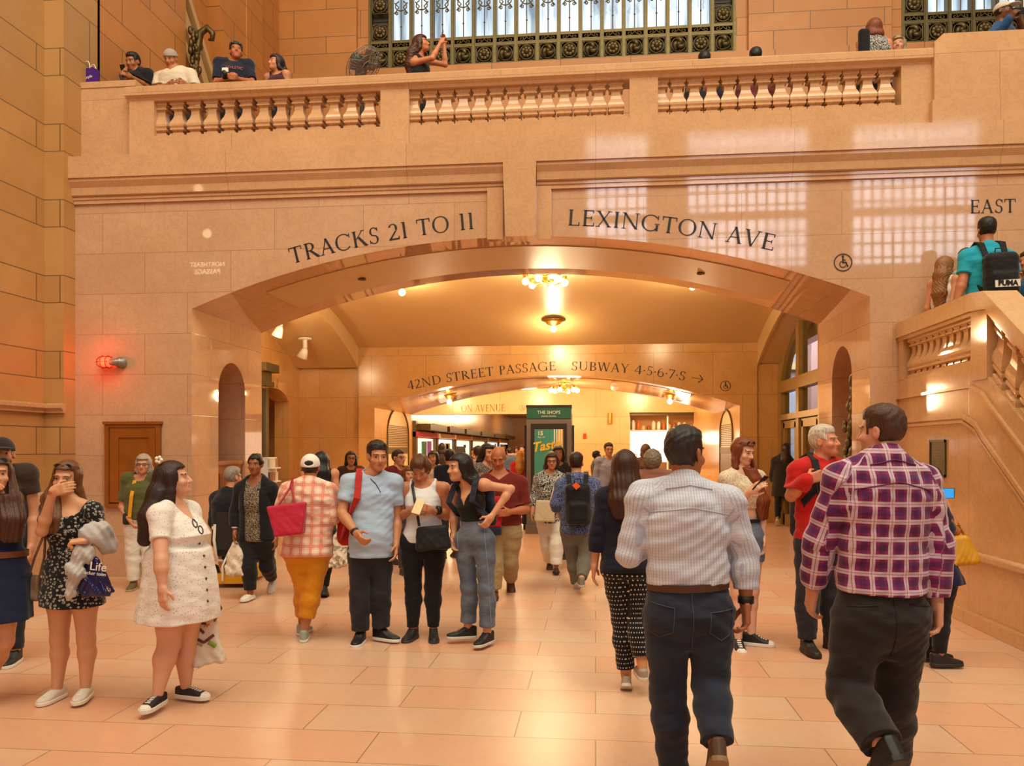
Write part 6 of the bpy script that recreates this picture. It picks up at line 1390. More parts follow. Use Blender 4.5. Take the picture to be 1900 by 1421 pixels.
# --- extras of the woman in white
p = P4
q = tote(p, 'white printed tote bag held low by the woman in the white dress', p.at(384, 1142, .14), p.at(388, 1232, .14), .055, .105, .06, cloth('d8cdbf'), 'tote bag', 'tote_bag', 15, handle=[[p.at(386, 1146, .1), p.at(400, 1108, .08), p.at(411, 1128, .08), p.at(398, 1152, .12)]], hcol='7a5030', hr=.007, fold=.009, rnd=.03)
for c_, r_, pts_ in (('6a2c1c', .009, [(368, 1153, .14), (376, 1165, .14), (383, 1172, .14)]), ('6a2c1c', .008, [(369, 1152, .14), (386, 1155, .14)]), ('6a2c1c', .010, [(368, 1180, .14), (384, 1188, .14), (400, 1176, .14)]), ('7a9a20', .014, [(392, 1188, .14), (404, 1196, .14)]), ('a89a40', .007, [(372, 1190, .14), (382, 1194, .14)])):
    o = p.seam(q.fn, pts_, c_, r_, 'print')
    if o: o.parent = q.root; o.location = -Vector(q.c)
b = MB(); c = p.at(296, 853, -.06)
for k in range(5): b.sphere(tuple(c + V3(.016 * math.cos(k * 1.257), -.01, .016 * math.sin(k * 1.257))), .012, 7, 5)
b.build('hair_clip', M['white'], p.root)
for k in range(6):
    c = p.at(377 + 1.6 * k, 1010 + 21 * k, -.1); d0 = V3(-.5, .6, 0); P_ = c[None, :] - d0 * .3
    for _ in range(30): P_ = P_ + d0 * np.maximum(p.tfn(P_), -.01)[:, None] * .7
    MB().sphere(tuple(P_[0]), .009, 8, 5).build('button', M['bronze_dark'], p.root)
# --- backpack of the man in blue
p = P11; backpack(p, 'red backpack worn by the man in the light blue tee', 'c8241c', (.15, .20), .085, .36, 'b02a20', (1, 0), off=.13)
p.band(p.at(658, 986, -.28), p.at(662, 992, -.30), .034, '2a2422', 'watch', .022)
# --- phone and bag of the woman in white tank
p = P12; phone(p, p.at(776, 940, -.27), (.1, -.75, .6), (.2, .5, .6), 'c8b070', 'gold phone in the hands of the woman in the white tank top')
tote(p, 'black shoulder bag worn across the body of the woman in the white tank top', p.at(801, 975, -.19), p.at(805, 1020, -.19), .13, .155, .055, cloth('17151a', rough=.6), 'bag', 'shoulder_bag', handle=[[p.at(778, 976, -.19), p.at(770, 930, -.17), p.at(765, 900, -.06), p.at(768, 889, .02), p.at(785, 930, .14), p.at(818, 978, .05)]], hcol='17151a', hr=.012, rnd=.03)
p.band(p.at(812, 947, -.1), p.at(802, 946, -.14), .036, '17161a', 'wrist_strap', .04)
# --- daypack of the young woman with hand on hip
p = P13; backpack(p, 'small navy daypack on the young woman in the black top', '1a1c30', (.12, .17), .05, .58, '1c2038')
# --- grey-haired woman in olive
p = Person('grey-haired woman in olive with a yellow strap, behind the white dress', 262, yc=9.48, h=1.60, sex='f', yaw=6, hd=(10, 4, 0), g=1.12, skin='cf9470', hair='bob', hc='a89a8c', J=dict(C=(266, 862), N=(263, 888), er=(226, 940, -.02), wr=(243, 968, -.16)))
p.trousers(cloth('ded6cc'), e=.012, e2=.03, e3=.04); p.top(cloth('57582f'), e=.024, sl=.8); p.shoes('6a5a34', 'b8a070'); p.glasses()
q = Prop(p, 'shoulder_strap_bag', 'small dark bag on a yellow strap worn by the grey-haired woman in olive', 'bag', p.at(240, 965, -.06)); b = MB(); b.strap([p.at(240, 960, -.16), p.at(244, 920, -.17), p.at(250, 892, -.08), p.at(252, 886, .0), p.at(246, 920, .13)], .04, .01, [V3(0, -1, 0)] * 2 + [V3(0, -.5, 1)] + [V3(0, 0, 1), V3(0, 1, 0)]); q.mb('strap', b, cloth('d89a20')); q.sdf('body', lambda P: rbox(P, p.at(238, 962, -.08), None, (.05, .06, .07), .03), .14, cloth('2a2a22'))
# --- man on the mobility scooter
p = Person('grey-haired man in a navy jacket sitting on a mobility scooter', 428, yc=9.8, h=1.74, sex='m', yaw=158, hd=(146, 2, 0), g=1.15, skin='cf8e6c', hair='short', hc='8f8378',
    J=dict(C=(433, 886), N=(426, 912), sl=(402, 925), sr=(450, 925, -.03), el=(398, 968), wl=(410, 985, .2), er=(456, 968), wr=(456, 985, .22), hl=(412, 1005), hr=(442, 1005), kl=(420, 1003, .45), kr=(452, 1003, .42), al=(424, 1052, .5), ar=(456, 1052, .48)), toes=(165, 150))
p.trousers(cloth('2a2522')); p.top(cloth('1b1b26'), e=.03, sl=1.9, hem=-.06, loose=1.0, name='jacket'); p.shoes('2a2422')
q = Prop(p, 'mobility_scooter', 'mobility scooter with a yellow base and white arm frame under the seated man', 'scooter', p.at(430, 1086, .2) * V3(1, 1, 0))
def L_(px, py, dv=0.0): return p.at(px, py, dv)
b = MB(); z0 = p.at(430, 1072)[2]; xa, xb = L_(408, 1060)[0], L_(470, 1060)[0]
b.box(xa + .02, xb - .02, -.25, .75, z0 - .03, z0 + .08); q.mb('base', b, plain('scooter_yellow', 'd89a18', .4))
b = MB(); zz = L_(430, 1012)[2]; b.box(xa + .02, xb - .04, -.22, .22, zz - .10, zz - .02).box(xa + .05, xb - .07, -.26, -.18, zz - .02, zz + .42).box(xa + .12, xa + .2, -.05, .05, z0, zz - .1); q.mb('seat', b, plain('scooter_seat', '1c1a1c', .6))
for X_ in (L_(403, 1060)[0], L_(468, 1060)[0]):
    for Y_ in (-.12, .72):
        b = MB(); b.lathe([(.02, -.05), (.10, -.05), (.13, -.03), (.13, .03), (.10, .05), (.02, .05)], (X_, Y_, .13), 18, 'x'); q.mb('wheel', b, plain('tyre', '2a2624', .7))
for X_ in (L_(413, 1000)[0], L_(470, 1000)[0]):
    b = MB(); b.tube([(X_, -.25, zz + .28), (X_, -.28, zz + .1), (X_ + .02, -.26, zz - .14), (X_ + .06, -.18, zz - .16)], .018, 8); b.tube([(X_ - .02, -.25, zz + .24), (X_, .2, zz + .22)], .022, 8); q.mb('arm_frame', b, M['white'])
b = MB(); b.tube([(xa + .2, .75, z0), (xa + .2, .85, zz + .1), (xa + .2, .75, zz + .4)], .025, 8); b.tube([(xa, .75, zz + .4), (xb - .05, .75, zz + .4)], .018, 8); q.mb('tiller', b, M['iron'])
b = MB(); b.tube([L_(413, 1078, -.28), L_(413, 1050, -.3), L_(420, 1034, -.28), L_(432, 1032, -.2)], .014, 8); q.mb('guard', b, M['white'])
# --- woman in the patterned blouse walking
p = Person('woman in a patterned blouse, black cardigan and black trousers walking past the scooter', 476, yc=8.9, h=1.66, sex='f', yaw=-6, hd=(-4, 4, 0), g=1.05, skin='9a5f3e', hair='bun', hc='17110f',
    J=dict(C=(474, 862), N=(475, 890), sr=(447, 908), sl=(503, 908), er=(437, 950, .02), wr=(436, 988, -.06), el=(512, 952, .06), wl=(512, 998, .0), hr=(462, 1005), hl=(492, 1005), kr=(462, 1052, -.08), kl=(495, 1050, .06), ar=(464, 1098, -.1), al=(504, 1072, .36)), toes=(-10, 4), foot=(0, 48))
p.trousers(cloth('17151a'), e=.008, e2=.024, e3=.03); p.top(cloth('2a2420', 'zebra', 'a89a80', s=1.6), e=.022, sl=0, hem=-.02, loose=.8, vneck=.1, name='blouse'); p.top(cloth('141218'), e=.034, sl=1.75, hem=.0, loose=.9, op=.085, neck=.09, name='cardigan'); p.shoes('e2dcd4', 'e2dcd4', low=.05)
p.band(p.at(436, 978, -.05), p.at(436, 982, -.05), .034, 'd8d0c8', 'bracelet', .015)
tote(p, 'white plastic carrier bag held by the woman in the patterned blouse', p.at(436, 1000, -.1), p.at(437, 1068, -.1), .09, .10, .07, cloth('dccdbc', 'print', 'c4b09a', None, 5), 'plastic bag', 'plastic_bag', nw=.8, fold=.014, rnd=.04)
# --- woman in the white cap, pink plaid shirt, mustard trousers
p = P8 = Person('woman seen from behind in a white cap, pink plaid shirt and mustard cropped trousers', 570, yc=6.95, h=1.62, sex='f', yaw=184, hd=(186, 0, 0), g=1.18, skin='b87a56', hair='buzz', hc='2a1a18',
    J=dict(C=(576, 868), N=(573, 896), sl=(534, 912), sr=(610, 912), el=(519, 950, -.02), wl=(535, 972, .2), er=(618, 955), wr=(612, 985, .16), hl=(548, 1025), hr=(592, 1025), kl=(565, 1090, .05), kr=(580, 1088), al=(561, 1160, .22), ar=(564, 1172, -.02)), toes=(190, 170))
p.trousers(cloth('d48a18'), e=.004, e2=.022, e3=.034, ln=1.68); p.top(cloth('e6b8a0', 'plaid', 'd8705c', 'f2dccb', 1.1), e=.028, sl=1.25, hem=-.07, loose=.95, neck=.07, fold=.005, collar=.3); p.shoes('9aa89a', 'e2ddd4'); p.cap('ece6e0', 'hole', False, .0, -.01)
tote(p, 'red and crimson tote bag on the shoulder of the woman in the white cap', p.at(532, 935, -.21), p.at(538, 993, -.23), .17, .115, .065, cloth('b8203c', rough=.5), 'tote bag', 'tote_bag', handle=[[p.at(515, 940, -.2), p.at(538, 905, -.12), p.at(543, 887, .0), p.at(545, 905, .08), p.at(525, 938, .0)], [p.at(548, 938, -.2), p.at(541, 902, -.13), p.at(545, 887, .0)]], hcol='a01c34', hr=.009, fold=.003)
# --- long dark hair behind her
p = Person('woman with long black hair in black leggings behind the woman in the white cap', 594, yc=8.97, h=1.68, sex='f', yaw=186, hd=(190, 0, 0), skin='cf926c', hair='long', hc='14100f', hl=.33, J=dict(C=(596, 858), N=(597, 886), hl=(582, 985), hr=(606, 985), al=(556, 1090, .3), ar=(602, 1092)), foot=(20, 0))
p.trousers(cloth('151418'), e=.006, e2=.008, e3=.01); p.top(cloth('1c181a'), e=.016, sl=0, strap=.12, neck=.1, name='tank_top'); p.shoes('1a181a', '2a2628')
tote(p, 'white plastic carrier bag with dark print hanging beside the man in the blue tee', p.at(627, 984, -.05), p.at(628, 1052, -.05), .10, .115, .08, cloth('e0d0be', 'print', '8a7a6c', None, 5), 'plastic bag', 'plastic_bag', nw=.75, fold=.014, rnd=.04)
p.K['wr'] = p.at(622, 985, -.02)
# --- man in the maroon polo
p = Person('bald man in a maroon polo shirt and khakis walking with his head down', 932, yc=8.97, h=1.80, sex='m', yaw=-4, hd=(-4, 28, 0), g=1.14, belly=.02, skin='b9714e', hair='bald', hc='3a241a',
    J=dict(C=(925, 849), N=(927, 880), sr=(889, 897), sl=(966, 897), er=(884, 945), wr=(890, 975, -.12), el=(976, 945, -.05), wl=(945, 950, -.24), hr=(914, 990), hl=(948, 990), kr=(917, 1045, -.1), kl=(945, 1042, .02), ar=(918, 1096, -.1), al=(948, 1074, .36)), toes=(-6, 6), foot=(0, 48))
p.trousers(cloth('a08a62'), e=.016, e2=.03, e3=.036); p.top(cloth('6e1f16'), e=.024, sl=.8, hem=.12, loose=.98, collar=.25, vneck=.06); p.shoes('5a3018', '3a2418', low=.02)
q = Prop(p, 'gym_bag', 'red bag with a navy bottom hanging in front of the man in the maroon polo', 'bag', p.at(912, 958, -.24)); Rb = None
q.sdf('body', lambda P: rbox(P, p.at(912, 950, -.24), None, (.11, .05, .17), .04) + folds(P, 4, .005), .3, cloth('b01420')); q.sdf('bottom', lambda P: rbox(P, p.at(913, 986, -.24), None, (.105, .052, .06), .035), .2, cloth('20203a'))
# --- zebra blouse
p = Person('woman in a black and white zebra blouse and white trousers walking, dark glasses', 1022, yc=10.76, h=1.66, sex='f', yaw=-8, hd=(-4, 4, 0), g=1.05, skin='c08058', hair='bob', hc='3a2018',
    J=dict(C=(1024, 856), N=(1021, 877), sr=(999, 889), sl=(1044, 889), er=(991, 922), wr=(988, 952, -.06), el=(1052, 922), hr=(1010, 970), hl=(1034, 970), kr=(1015, 1010, .1), kl=(1032, 1010, -.08), ar=(1020, 1040, .3), al=(1032, 1050, -.1)), toes=(-4, -4), foot=(35, 0))
p.trousers(cloth('e2dcd4'), e=.01, e2=.034, e3=.045); p.top(cloth('1a191c', 'zebra', 'd8d0c8', s=2.4), e=.022, sl=1.6, hem=-.03, loose=.8, name='blouse'); p.shoes('2a1c18', '2a1c18', low=.05); p.glasses()
tote(p, 'cream shoulder bag of the woman in the zebra blouse', p.at(1012, 928, -.2), p.at(1010, 968, -.2), .125, .135, .05, plain('cream_canvas', 'c4ae8c', .7), 'bag', 'shoulder_bag', handle=[[p.at(1022, 930, -.19), p.at(1031, 895, -.14), p.at(1037, 881, -.04), p.at(1036, 888, .09), p.at(1018, 930, .1)]], hcol='c4ae8c', hr=.018, fold=.003)
# --- man with the black backpack
p = Person('person with short dark hair in a blue patterned shirt and grey trousers walking away', 1074, yc=9.4, h=1.70, sex='m', yaw=176, hd=(172, 0, 0), g=1.12, skin='d09a74', hair='short', hc='2e1a14',
    J=dict(C=(1069, 860), N=(1071, 886), sl=(1042, 900), sr=(1102, 900), el=(1032, 935), wl=(1040, 958, .16), er=(1112, 938), wr=(1106, 968, .1), hl=(1058, 985), hr=(1090, 985), kl=(1064, 1036, .12), kr=(1086, 1036, -.06), al=(1070, 1086, .14), ar=(1079, 1074, -.3)), toes=(180, 178), foot=(0, 62))
p.trousers(cloth('6f6a60'), e=.016, e2=.022, e3=.024); p.top(cloth('2c3a6a', 'print', '8a94b8', '1c2444', .7), e=.028, sl=1.3, hem=-.08, loose=1.0, collar=.25); p.shoes('8a8278', 'c8c0b4')
q = backpack(p, 'black backpack with an orange patch on the person in the blue patterned shirt', '141316', (.145, .235), .09, .52)
b = MB(); c = p.at(1069, 902, -.36); b.add([c + V3(0, 0, .045), c + V3(.05, 0, .0), c + V3(.0, 0, -.04), c + V3(-.045, 0, .01)], [(0, 3, 2, 1)]); q.mb('patch', b, plain('orange_patch', 'f05a18', .5))
# --- woman in navy top and polka dot trousers
p = Person('long-haired woman in a navy top and polka dot trousers walking away', 1162, yc=5.52, h=1.66, sex='f', yaw=172, hd=(168, 0, 0), g=1.02, skin='cf9472', hair='long', hc='3c2016', hl=.36,
    J=dict(C=(1160, 868), N=(1160, 908), sl=(1122, 924), sr=(1198, 922), el=(1109, 985), wl=(1103, 1048, .02), hl=(1144, 1055), hr=(1184, 1055), kl=(1156, 1155, .05), kr=(1184, 1150), al=(1162, 1258, .05), ar=(1192, 1236, -.12)), toes=(178, 172), foot=(0, 34), hand=(.4, .4), hpts=[(1158, 900, -.05, .085), (1156, 930, -.09, .085), (1154, 955, -.10, .04)])
p.trousers(cloth('131217', 'dots', 'd8d2cc', s=1.4), e=.010, e2=.020, e3=.022, ln=1.82); p.top(cloth('15162a'), e=.022, sl=1.6, hem=-.05, loose=.9); p.shoes('a8968a', 'dcd4c8', low=.03); p.glasses(True)
# --- curly grey hair
p = Person('woman with curly grey hair behind the man in the pale shirt', 1214, yc=8.2, h=1.66, sex='f', yaw=170, hd=(165, 0, 0), skin='cf9472', hair='curly', hc='7a6a58', g=1.1, J=dict(C=(1211, 858))); p.trousers(cloth('5a5248')); p.top(cloth('8a5a4a'), e=.024, sl=1.5); p.shoes('3a3028')
# --- red-haired girl with phone
p = Person('red-haired girl in a cream crop top and denim shorts looking at her phone', 1384, yc=6.75, h=1.74, sex='f', yaw=22, hd=(36, 16, 0), g=.94, hs=.93, skin='e2b296', hair='long', hc='7a3c1c', hl=.36,
    J=dict(C=(1379, 838), N=(1377, 872), sr=(1348, 890), sl=(1406, 888), er=(1360, 938, -.12), wr=(1393, 912, -.26), el=(1414, 945, .02), wl=(1415, 996, -.02), hr=(1364, 1000), hl=(1398, 1000), kr=(1368, 1100), kl=(1396, 1096), ar=(1369, 1188), al=(1394, 1178)), toes=(-4, 66), hand=(.5, .35), hpts=[(1400, 890, -.04, .045), (1414, 930, -.03, .05), (1416, 960, -.02, .03)])
p.trousers(cloth('5a6a84', 'denim', '8292a8'), e=.012, e2=.05, ln=.42, t1=.28, name='shorts'); p.top(cloth('dccdb4', 'floral', 'b89868', s=.7), e=.014, sl=.5, hem=.42, loose=.5, neck=.10, name='crop_top'); p.shoes('1e1b20', 'ece6dc', toe='ece6dc', lace='f2eee6', thick=.03); p.glasses(True)
b = MB(); b.rings([[tuple(p.pel + p.tz * (.24 * p.L + z) + p.lat0 * math.cos(a) * (p.A[4] + .03) + np.cross(p.tz, p.lat0) * math.sin(a) * (p.Fr[4] + .03)) for a in [2 * math.pi * j / 24 for j in range(24)]] for z in (-.016, .016)], True, False, True); b.build('belt', M['black'], p.root)
phone(p, p.at(1411, 896, -.3), (-.5, .5, .6), (.3, -.1, .8), '15161a', 'black phone held by the red-haired girl')
# --- dark coat by the doors
p = Person('woman in a dark hooded coat walking to the bronze doors at the right', 1452, yc=17.4, h=1.68, sex='f', yaw=160, skin='c08a68', hair='long', hc='3a2218', hl=.2, walk=.8, J=dict(C=(1458, 833), N=(1457, 846))); p.trousers(cloth('141418')); p.top(cloth('2e2a2c'), e=.05, sl=1.6, hem=-.5, loose=1.0, name='coat'); p.shoes('8a8078')
# --- older man in the red tee
p = P24 = Person('white-haired man in a red tee with black lettering and a camera strap', 1522, yc=6.55, h=1.84, sex='m', yaw=18, hd=(48, -4, 0), g=1.10, belly=.03, skin='d08a6a', hair='short', hc='c8bcae',
    J=dict(C=(1530, 820), N=(1524, 856), sr=(1482, 874), sl=(1570, 876), er=(1468, 920, -.06), wr=(1496, 890, -.26), el=(1582, 935), hr=(1502, 1010), hl=(1548, 1010), kr=(1499, 1105), kl=(1545, 1105), ar=(1498, 1190), al=(1545, 1184, .1)), toes=(4, 30), hand=(1.1, .5), hdir={'r': ((.8, -.1, .25), (0, 1, 0))})
p.trousers(cloth('1d1c24', 'denim', '32303a'), e=.010, e2=.024, e3=.03); p.top(cloth('c01c1a'), e=.026, sl=.75, hem=-.06, loose=.98, neck=.072, fold=.005); p.shoes('2a1c16', '1e1614')
p.decal('EMPIRE', .105, p.at(1530, 892, 0), '1c1620', arch=.9, bold=.003); p.decal('BUILD', .105, p.at(1534, 909, 0), '1c1620', bold=.003)
b = MB(); b.tube([p.at(1512, 858, .03), p.at(1511, 872, -.12), p.at(1516, 905, -.215), p.at(1522, 935, -.22)], .007, 6); b.tube([p.at(1545, 858, .03), p.at(1546, 872, -.12), p.at(1538, 905, -.215), p.at(1530, 935, -.22)], .007, 6); b.build('neck_strap', M['black'], p.root)
backpack(p, 'black backpack slung on the man in the red tee', '16141a', (.17, .22), .09, .35, side=(1, 0), off=-.06)
# --- photographer behind the plaid shirt
p = Person('woman holding up a phone, half hidden behind the plaid shirt', 1742, yc=6.14, h=1.62, sex='f', yaw=128, hd=(140, -4, 0), g=1.05, skin='b87850', hair='bun', hc='1c1414',
    J=dict(C=(1728, 893), N=(1729, 926), sr=(1742, 948, -.14), sl=(1728, 944, .14), er=(1772, 985, -.06), wr=(1760, 940, .18), hr=(1750, 1070, -.06), hl=(1735, 1070, .06), kr=(1746, 1150, -.05), kl=(1735, 1145, .08), ar=(1744, 1216, -.06), al=(1728, 1206, .12)), toes=(92, 96), hand=(.7, .7))
p.trousers(cloth('16151a'), e=.006, e2=.008, e3=.012); p.dress(cloth('1c2048'), p.at(1742, 1080)[2], .19, .17, e=.014, sl=.4, t1=.2, es=.02, name='skirt_and_top'); p.shoes('1a181c', '2a2628')
b = p.band(p.at(1772, 978, -.05), p.at(1771, 972, -.03), .036, 'c89a30', 'bracelet', .012, .3, .8)
phone(p, p.at(1752, 915, .22), (.0, -1, 0), (1, 0, 0), '17181c', 'phone with a blue screen held up beside the plaid shirt', '2a86c8', .04, .08)
tote(p, 'yellow handbag on the arm of the woman holding up a phone', p.at(1780, 992, -.1), p.at(1788, 1050, -.12), .07, .125, .06, plain('yellow_leather', 'c8901a', .4), 'bag', 'handbag', handle=[[p.at(1768, 998, -.1), p.at(1765, 975, -.08), p.at(1776, 972, -.06), p.at(1795, 1000, -.1)]], hcol='b8801a', hr=.01, rnd=.04)
# ------------------------------------------------------------------ people farther back in the passage
def far(label, px, top, yc, yaw, sex, hair, hc, tc, bc, skin='c48a64', h=None, pat='plain', c2=None, sl=1.7, hl=.2, walk=0, top_name='shirt', g=1.04, zb=0, group=None, **kw):
    h = h or CAMH + (HY - top) / FPX * yc - zb
    p = Person(label, px, yc=yc, h=h, sex=sex, yaw=yaw, skin=skin, hair=hair, hc=hc, hl=hl, walk=walk, g=g, zb=zb, group=group, **kw); p.trousers(cloth(bc), e=.01, e2=.02, e3=.024); p.top(cloth(tc, pat, c2), e=.024, sl=sl, hem=-.06, loose=.92, name=top_name); p.shoes('2a2422', '3a322c'); return p
p = far('woman in glasses and a dark brown top standing by the side bay wall', 651, 839, 12.5, 16, 'f', 'long', '1c1412', '4a2a1c', '2a2422', 'b9784e', h=1.60); p.glasses()
p = far('man in glasses and a maroon jacket behind the man in the blue tee', 738, 836, 11.6, 52, 'm', 'short', '3a2418', '6a1418', '2a2422', h=1.62); p.glasses()
far('child with brown hair behind the woman in the white tank top', 757, 866, 10.6, 30, 'f', 'bob', '6a3a1c', '8a4a38', '3a3438', h=1.40)
far('woman in a dark headband and pale top deep in the passage', 804, 838, 13.4, -10, 'f', 'bob', '2a1a14', 'e0cdb4', '2a2422', 'd09a74', h=1.60)
far('man in a dark navy jacket behind the young woman in the black top', 834, 838, 12.2, 200, 'm', 'short', '17110f', '1c1c2a', '26242c', h=1.62)
far('woman with curly black hair in a patterned top beside the bald man', 903, 822, 10.4, 40, 'f', 'wavy', '17110f', '3a3230', '2a2422', pat='print', c2='9a8a7a', h=1.70, hl=.1)
far('blond woman in a red top beyond the bald man', 966, 836, 16.5, 170, 'f', 'long', 'b8803a', 'b8201c', '3a3440', h=1.60)
far('dark-haired person in a white and black top beyond the young woman', 887, 826, 15.0, 150, 'm', 'short', '2a1a14', 'd0c4b8', '2a2422', pat='print', c2='2a2422', h=1.68)
far('woman with dark hair hidden behind the zebra blouse', 1036, 826, 12.2, -5, 'f', 'bob', '14100f', '2a2224', '1c1a1c', 'a5683f', h=1.68)
far('man in glasses and a pale blue-grey shirt near the far wall', 1129, 823, 14.8, 8, 'm', 'short', '3a2418', '8f92a4', '3a3440', h=1.74).glasses()
far('person in a dark green top with short black hair near the far wall', 1106, 838, 18.6, 84, 'm', 'short', '14100f', '3a4434', '2a2422', '6a4028', h=1.58)
far('brown-haired person just visible above the curly grey hair', 1198, 824, 15.0, 185, 'f', 'bob', '5a3a24', '6a4a3a', '2a2422', h=1.72)
for k, (px, yc, tc, hc, nm) in enumerate(((879, 25, '2a2a34', '1c1412', 'dark jacket'), (893, 28, '8a3a30', '2a1a14', 'rust top'), (915, 24, '3a4a6a', '1c1412', 'blue shirt'), (934, 30, '2a2628', '3a2418', 'black top'), (945, 26, '4a5a7a', '14100f', 'slate shirt'), (957, 32, 'c8a890', '2a1a14', 'beige top'), (969, 27, 'b0a498', '17110f', 'pale grey shirt'), (820, 21, '3a2a2a', '2a1a14', 'brown jacket'))):
    far('small distant person in a %s in the crowd of the far passage' % nm, px, 0, yc, (20, 190, 170, 0, 200, 30, 340, 185)[k], 'mf'[k % 2], 'short' if k % 2 == 0 else 'bob', hc, tc, '2a2630', h=1.66 + .04 * (k % 4), group='crowd in the far passage')
# ------------------------------------------------------------------ the stair landing
zl = ZL
p = P30 = Person('man in a turquoise shirt with his back turned, standing at the stair landing rail', 1836, yc=8.6, h=1.84, sex='m', yaw=178, hd=(170, 0, 0), zb=zl, g=1.12, skin='b5714e', hair='short', hc='17110f',
    J=dict(C=(1830, 428), N=(1832, 460), sl=(1794, 478), sr=(1872, 480), el=(1786, 522), wl=(1776, 560, -.04), er=(1886, 520), wr=(1874, 548, .1)))
p.trousers(cloth('2a2c38')); p.top(cloth('1f9ab4'), e=.024, sl=.7, loose=1.0, collar=.25); p.shoes('2a2422')
q = backpack(p, 'black backpack with a white lettered patch on the man in turquoise', '151417', (.17, .235), .085, .44)
fw = q.R[1]; c = q.c - fw * (q.dep * 1.34) - p.tz * .10
b = MB(); b.obox(c, q.R[0] * .125, fw * .004, q.R[2] * .036); q.mb('patch', b, M['white']); o = fonttext('PUMA', .075, M['black'], 'lettering', q.root, bold=.004); o.rotation_euler = (math.pi / 2, 0, 0); o.location = Vector(c - fw * .006 - q.c)
p = Person('girl with long curly fair hair in a white tank top on the stair landing', 1752, yc=9.08, h=1.62, sex='f', yaw=120, hd=(110, 8, 0), zb=zl, g=.95, skin='cf8e6a', hair='wavy', hc='8a5a34', hl=.34, J=dict(C=(1754, 497), N=(1752, 522), er=(1766, 560), wr=(1772, 575)))
p.trousers(cloth('3a2a7a')); p.top(cloth('e0d4cc'), e=.016, sl=0, strap=.12, neck=.1, name='tank_top'); p.shoes('c8c0b8')
far('boy in a pale green tee between the girl and the man in turquoise', 1793, 462, 9.12, 150, 'm', 'short', '17110f', 'a9b8a0', '3a3438', 'b9784e', zb=zl, sl=.8, h=1.69)
far('person in a blue top at the right edge of the stair landing', 1908, 466, 8.9, -60, 'm', 'short', '3a2018', '1f5a7a', '2a2422', 'b9784e', zb=zl, sl=.8, h=1.60)
# ------------------------------------------------------------------ the balcony
zb = 5.40
def bal_yc(px, Y): return YC(AX(px, Y), Y)
def balc(label, px, top, Y, **kw): yc = bal_yc(px, Y); h = kw.pop('h', None) or CAMH + (HY - top) / FPX * yc - zb; return Person(label, px, yc=yc, h=h, zb=zb, **kw)
p = balc('young man in a black tee looking at his phone at the balcony end', 254, 97, 10.62, sex='m', yaw=-12, hd=(-18, 18, 0), skin='a5683f', hair='short', hc='17110f', J=dict(C=(247, 116), N=(252, 133), er=(240, 158, -.12), wr=(233, 140, -.28), el=(272, 160, -.05), wl=(242, 142, -.3)), hand=(.9, .9)); p.trousers(cloth('1c1a1e')); p.top(cloth('1a181c'), e=.024, sl=.8); p.shoes('222222')
phone(p, p.at(229, 131, -.36), (.2, .8, .3), (0, 0, 1), '141416', 'black phone in the hands of the young man in the black tee')
p = balc('man in a white polo and grey cap leaning on the balcony rail', 327, 86, 10.66, sex='m', yaw=-4, hd=(-8, 26, 0), g=1.15, skin='b57650', hair='buzz', hc='2a1c16', J=dict(C=(317, 110), N=(324, 128), sr=(298, 140), sl=(354, 140), er=(290, 166, -.05), wr=(312, 158, -.28), el=(366, 166, -.05), wl=(345, 157, -.28))); p.trousers(cloth('2a2a30')); p.top(cloth('ddcdb8'), e=.026, sl=.85, collar=.25, vneck=.08); p.cap('a89c90', False, False, .0, .0); p.shoes('2a2422')
p = balc('man in a navy tee holding a camera on the balcony', 434, 74, 10.6, sex='m', yaw=8, hd=(22, -6, 0), g=1.06, skin='b9704c', hair='short', hc='17110f', J=dict(C=(438, 97), N=(436, 117), er=(402, 155, -.1), wr=(424, 145, -.3), el=(468, 155, -.05), wl=(440, 146, -.3)), hand=(.9, .9)); p.trousers(cloth('22222c')); p.top(cloth('1c2034'), e=.022, sl=.8); p.shoes('2a2422'); p.glasses(True)
b = MB(); a = p.at(450, 128, -.14); p.decal('ATHLETIC', .05, p.at(440, 134, 0), 'b86a50')
q = Prop(p, 'camera', 'black camera with a small white bracket held by the man in the navy tee', 'camera', p.at(420, 136, -.36)); b = MB(); c = p.at(420, 140, -.36); b.obox(c, (.05, 0, 0), (0, .03, 0), (0, 0, .035)); b.lathe([(.03, -.03), (.032, -.09), (.001, -.09)], tuple(c), 12, 'y'); q.mb('body', b, M['black']); b = MB(); c = p.at(418, 130, -.36); b.obox(c, (.04, 0, 0), (0, .012, 0), (0, 0, .028)); q.mb('screen', b, M['white'])
p = balc('young woman with wavy dark hair on the balcony beside the man with the camera', 514, 99, 10.7, sex='f', yaw=-20, hd=(-46, -4, 0), skin='cf8e6a', hair='wavy', hc='2e1a16', hl=.22, J=dict(C=(512, 118), N=(518, 136))); p.trousers(cloth('2a2a34')); p.top(cloth('4a2030'), e=.014, sl=0, strap=.12, neck=.11, name='tank_top'); p.shoes('2a2422')
p = balc('woman with long auburn hair holding a phone up high on the balcony', 782, 62, 10.9, sex='f', yaw=64, hd=(80, -12, 0), skin='c8805a', hair='wavy', hc='4a2418', hl=.42, h=1.72, J=dict(C=(782, 82), N=(777, 103), sr=(768, 116, -.13), sl=(786, 112, .14), er=(802, 108, -.2), wr=(817, 80, -.14), el=(826, 120, .1), wl=(824, 82, .1)), hand=(.9, .9), hpts=[(765, 100, .0, .08), (762, 122, .0, .085), (762, 142, .0, .05)]); p.trousers(cloth('1a181c')); p.top(cloth('17151a'), e=.014, sl=0, strap=.12, neck=.1, name='tank_top'); p.shoes('2a2422')
phone(p, p.at(820, 66, -.02), (-1, 0, .2), (0, 0, 1), '2a2420', 'phone raised by the auburn-haired woman on the balcony')
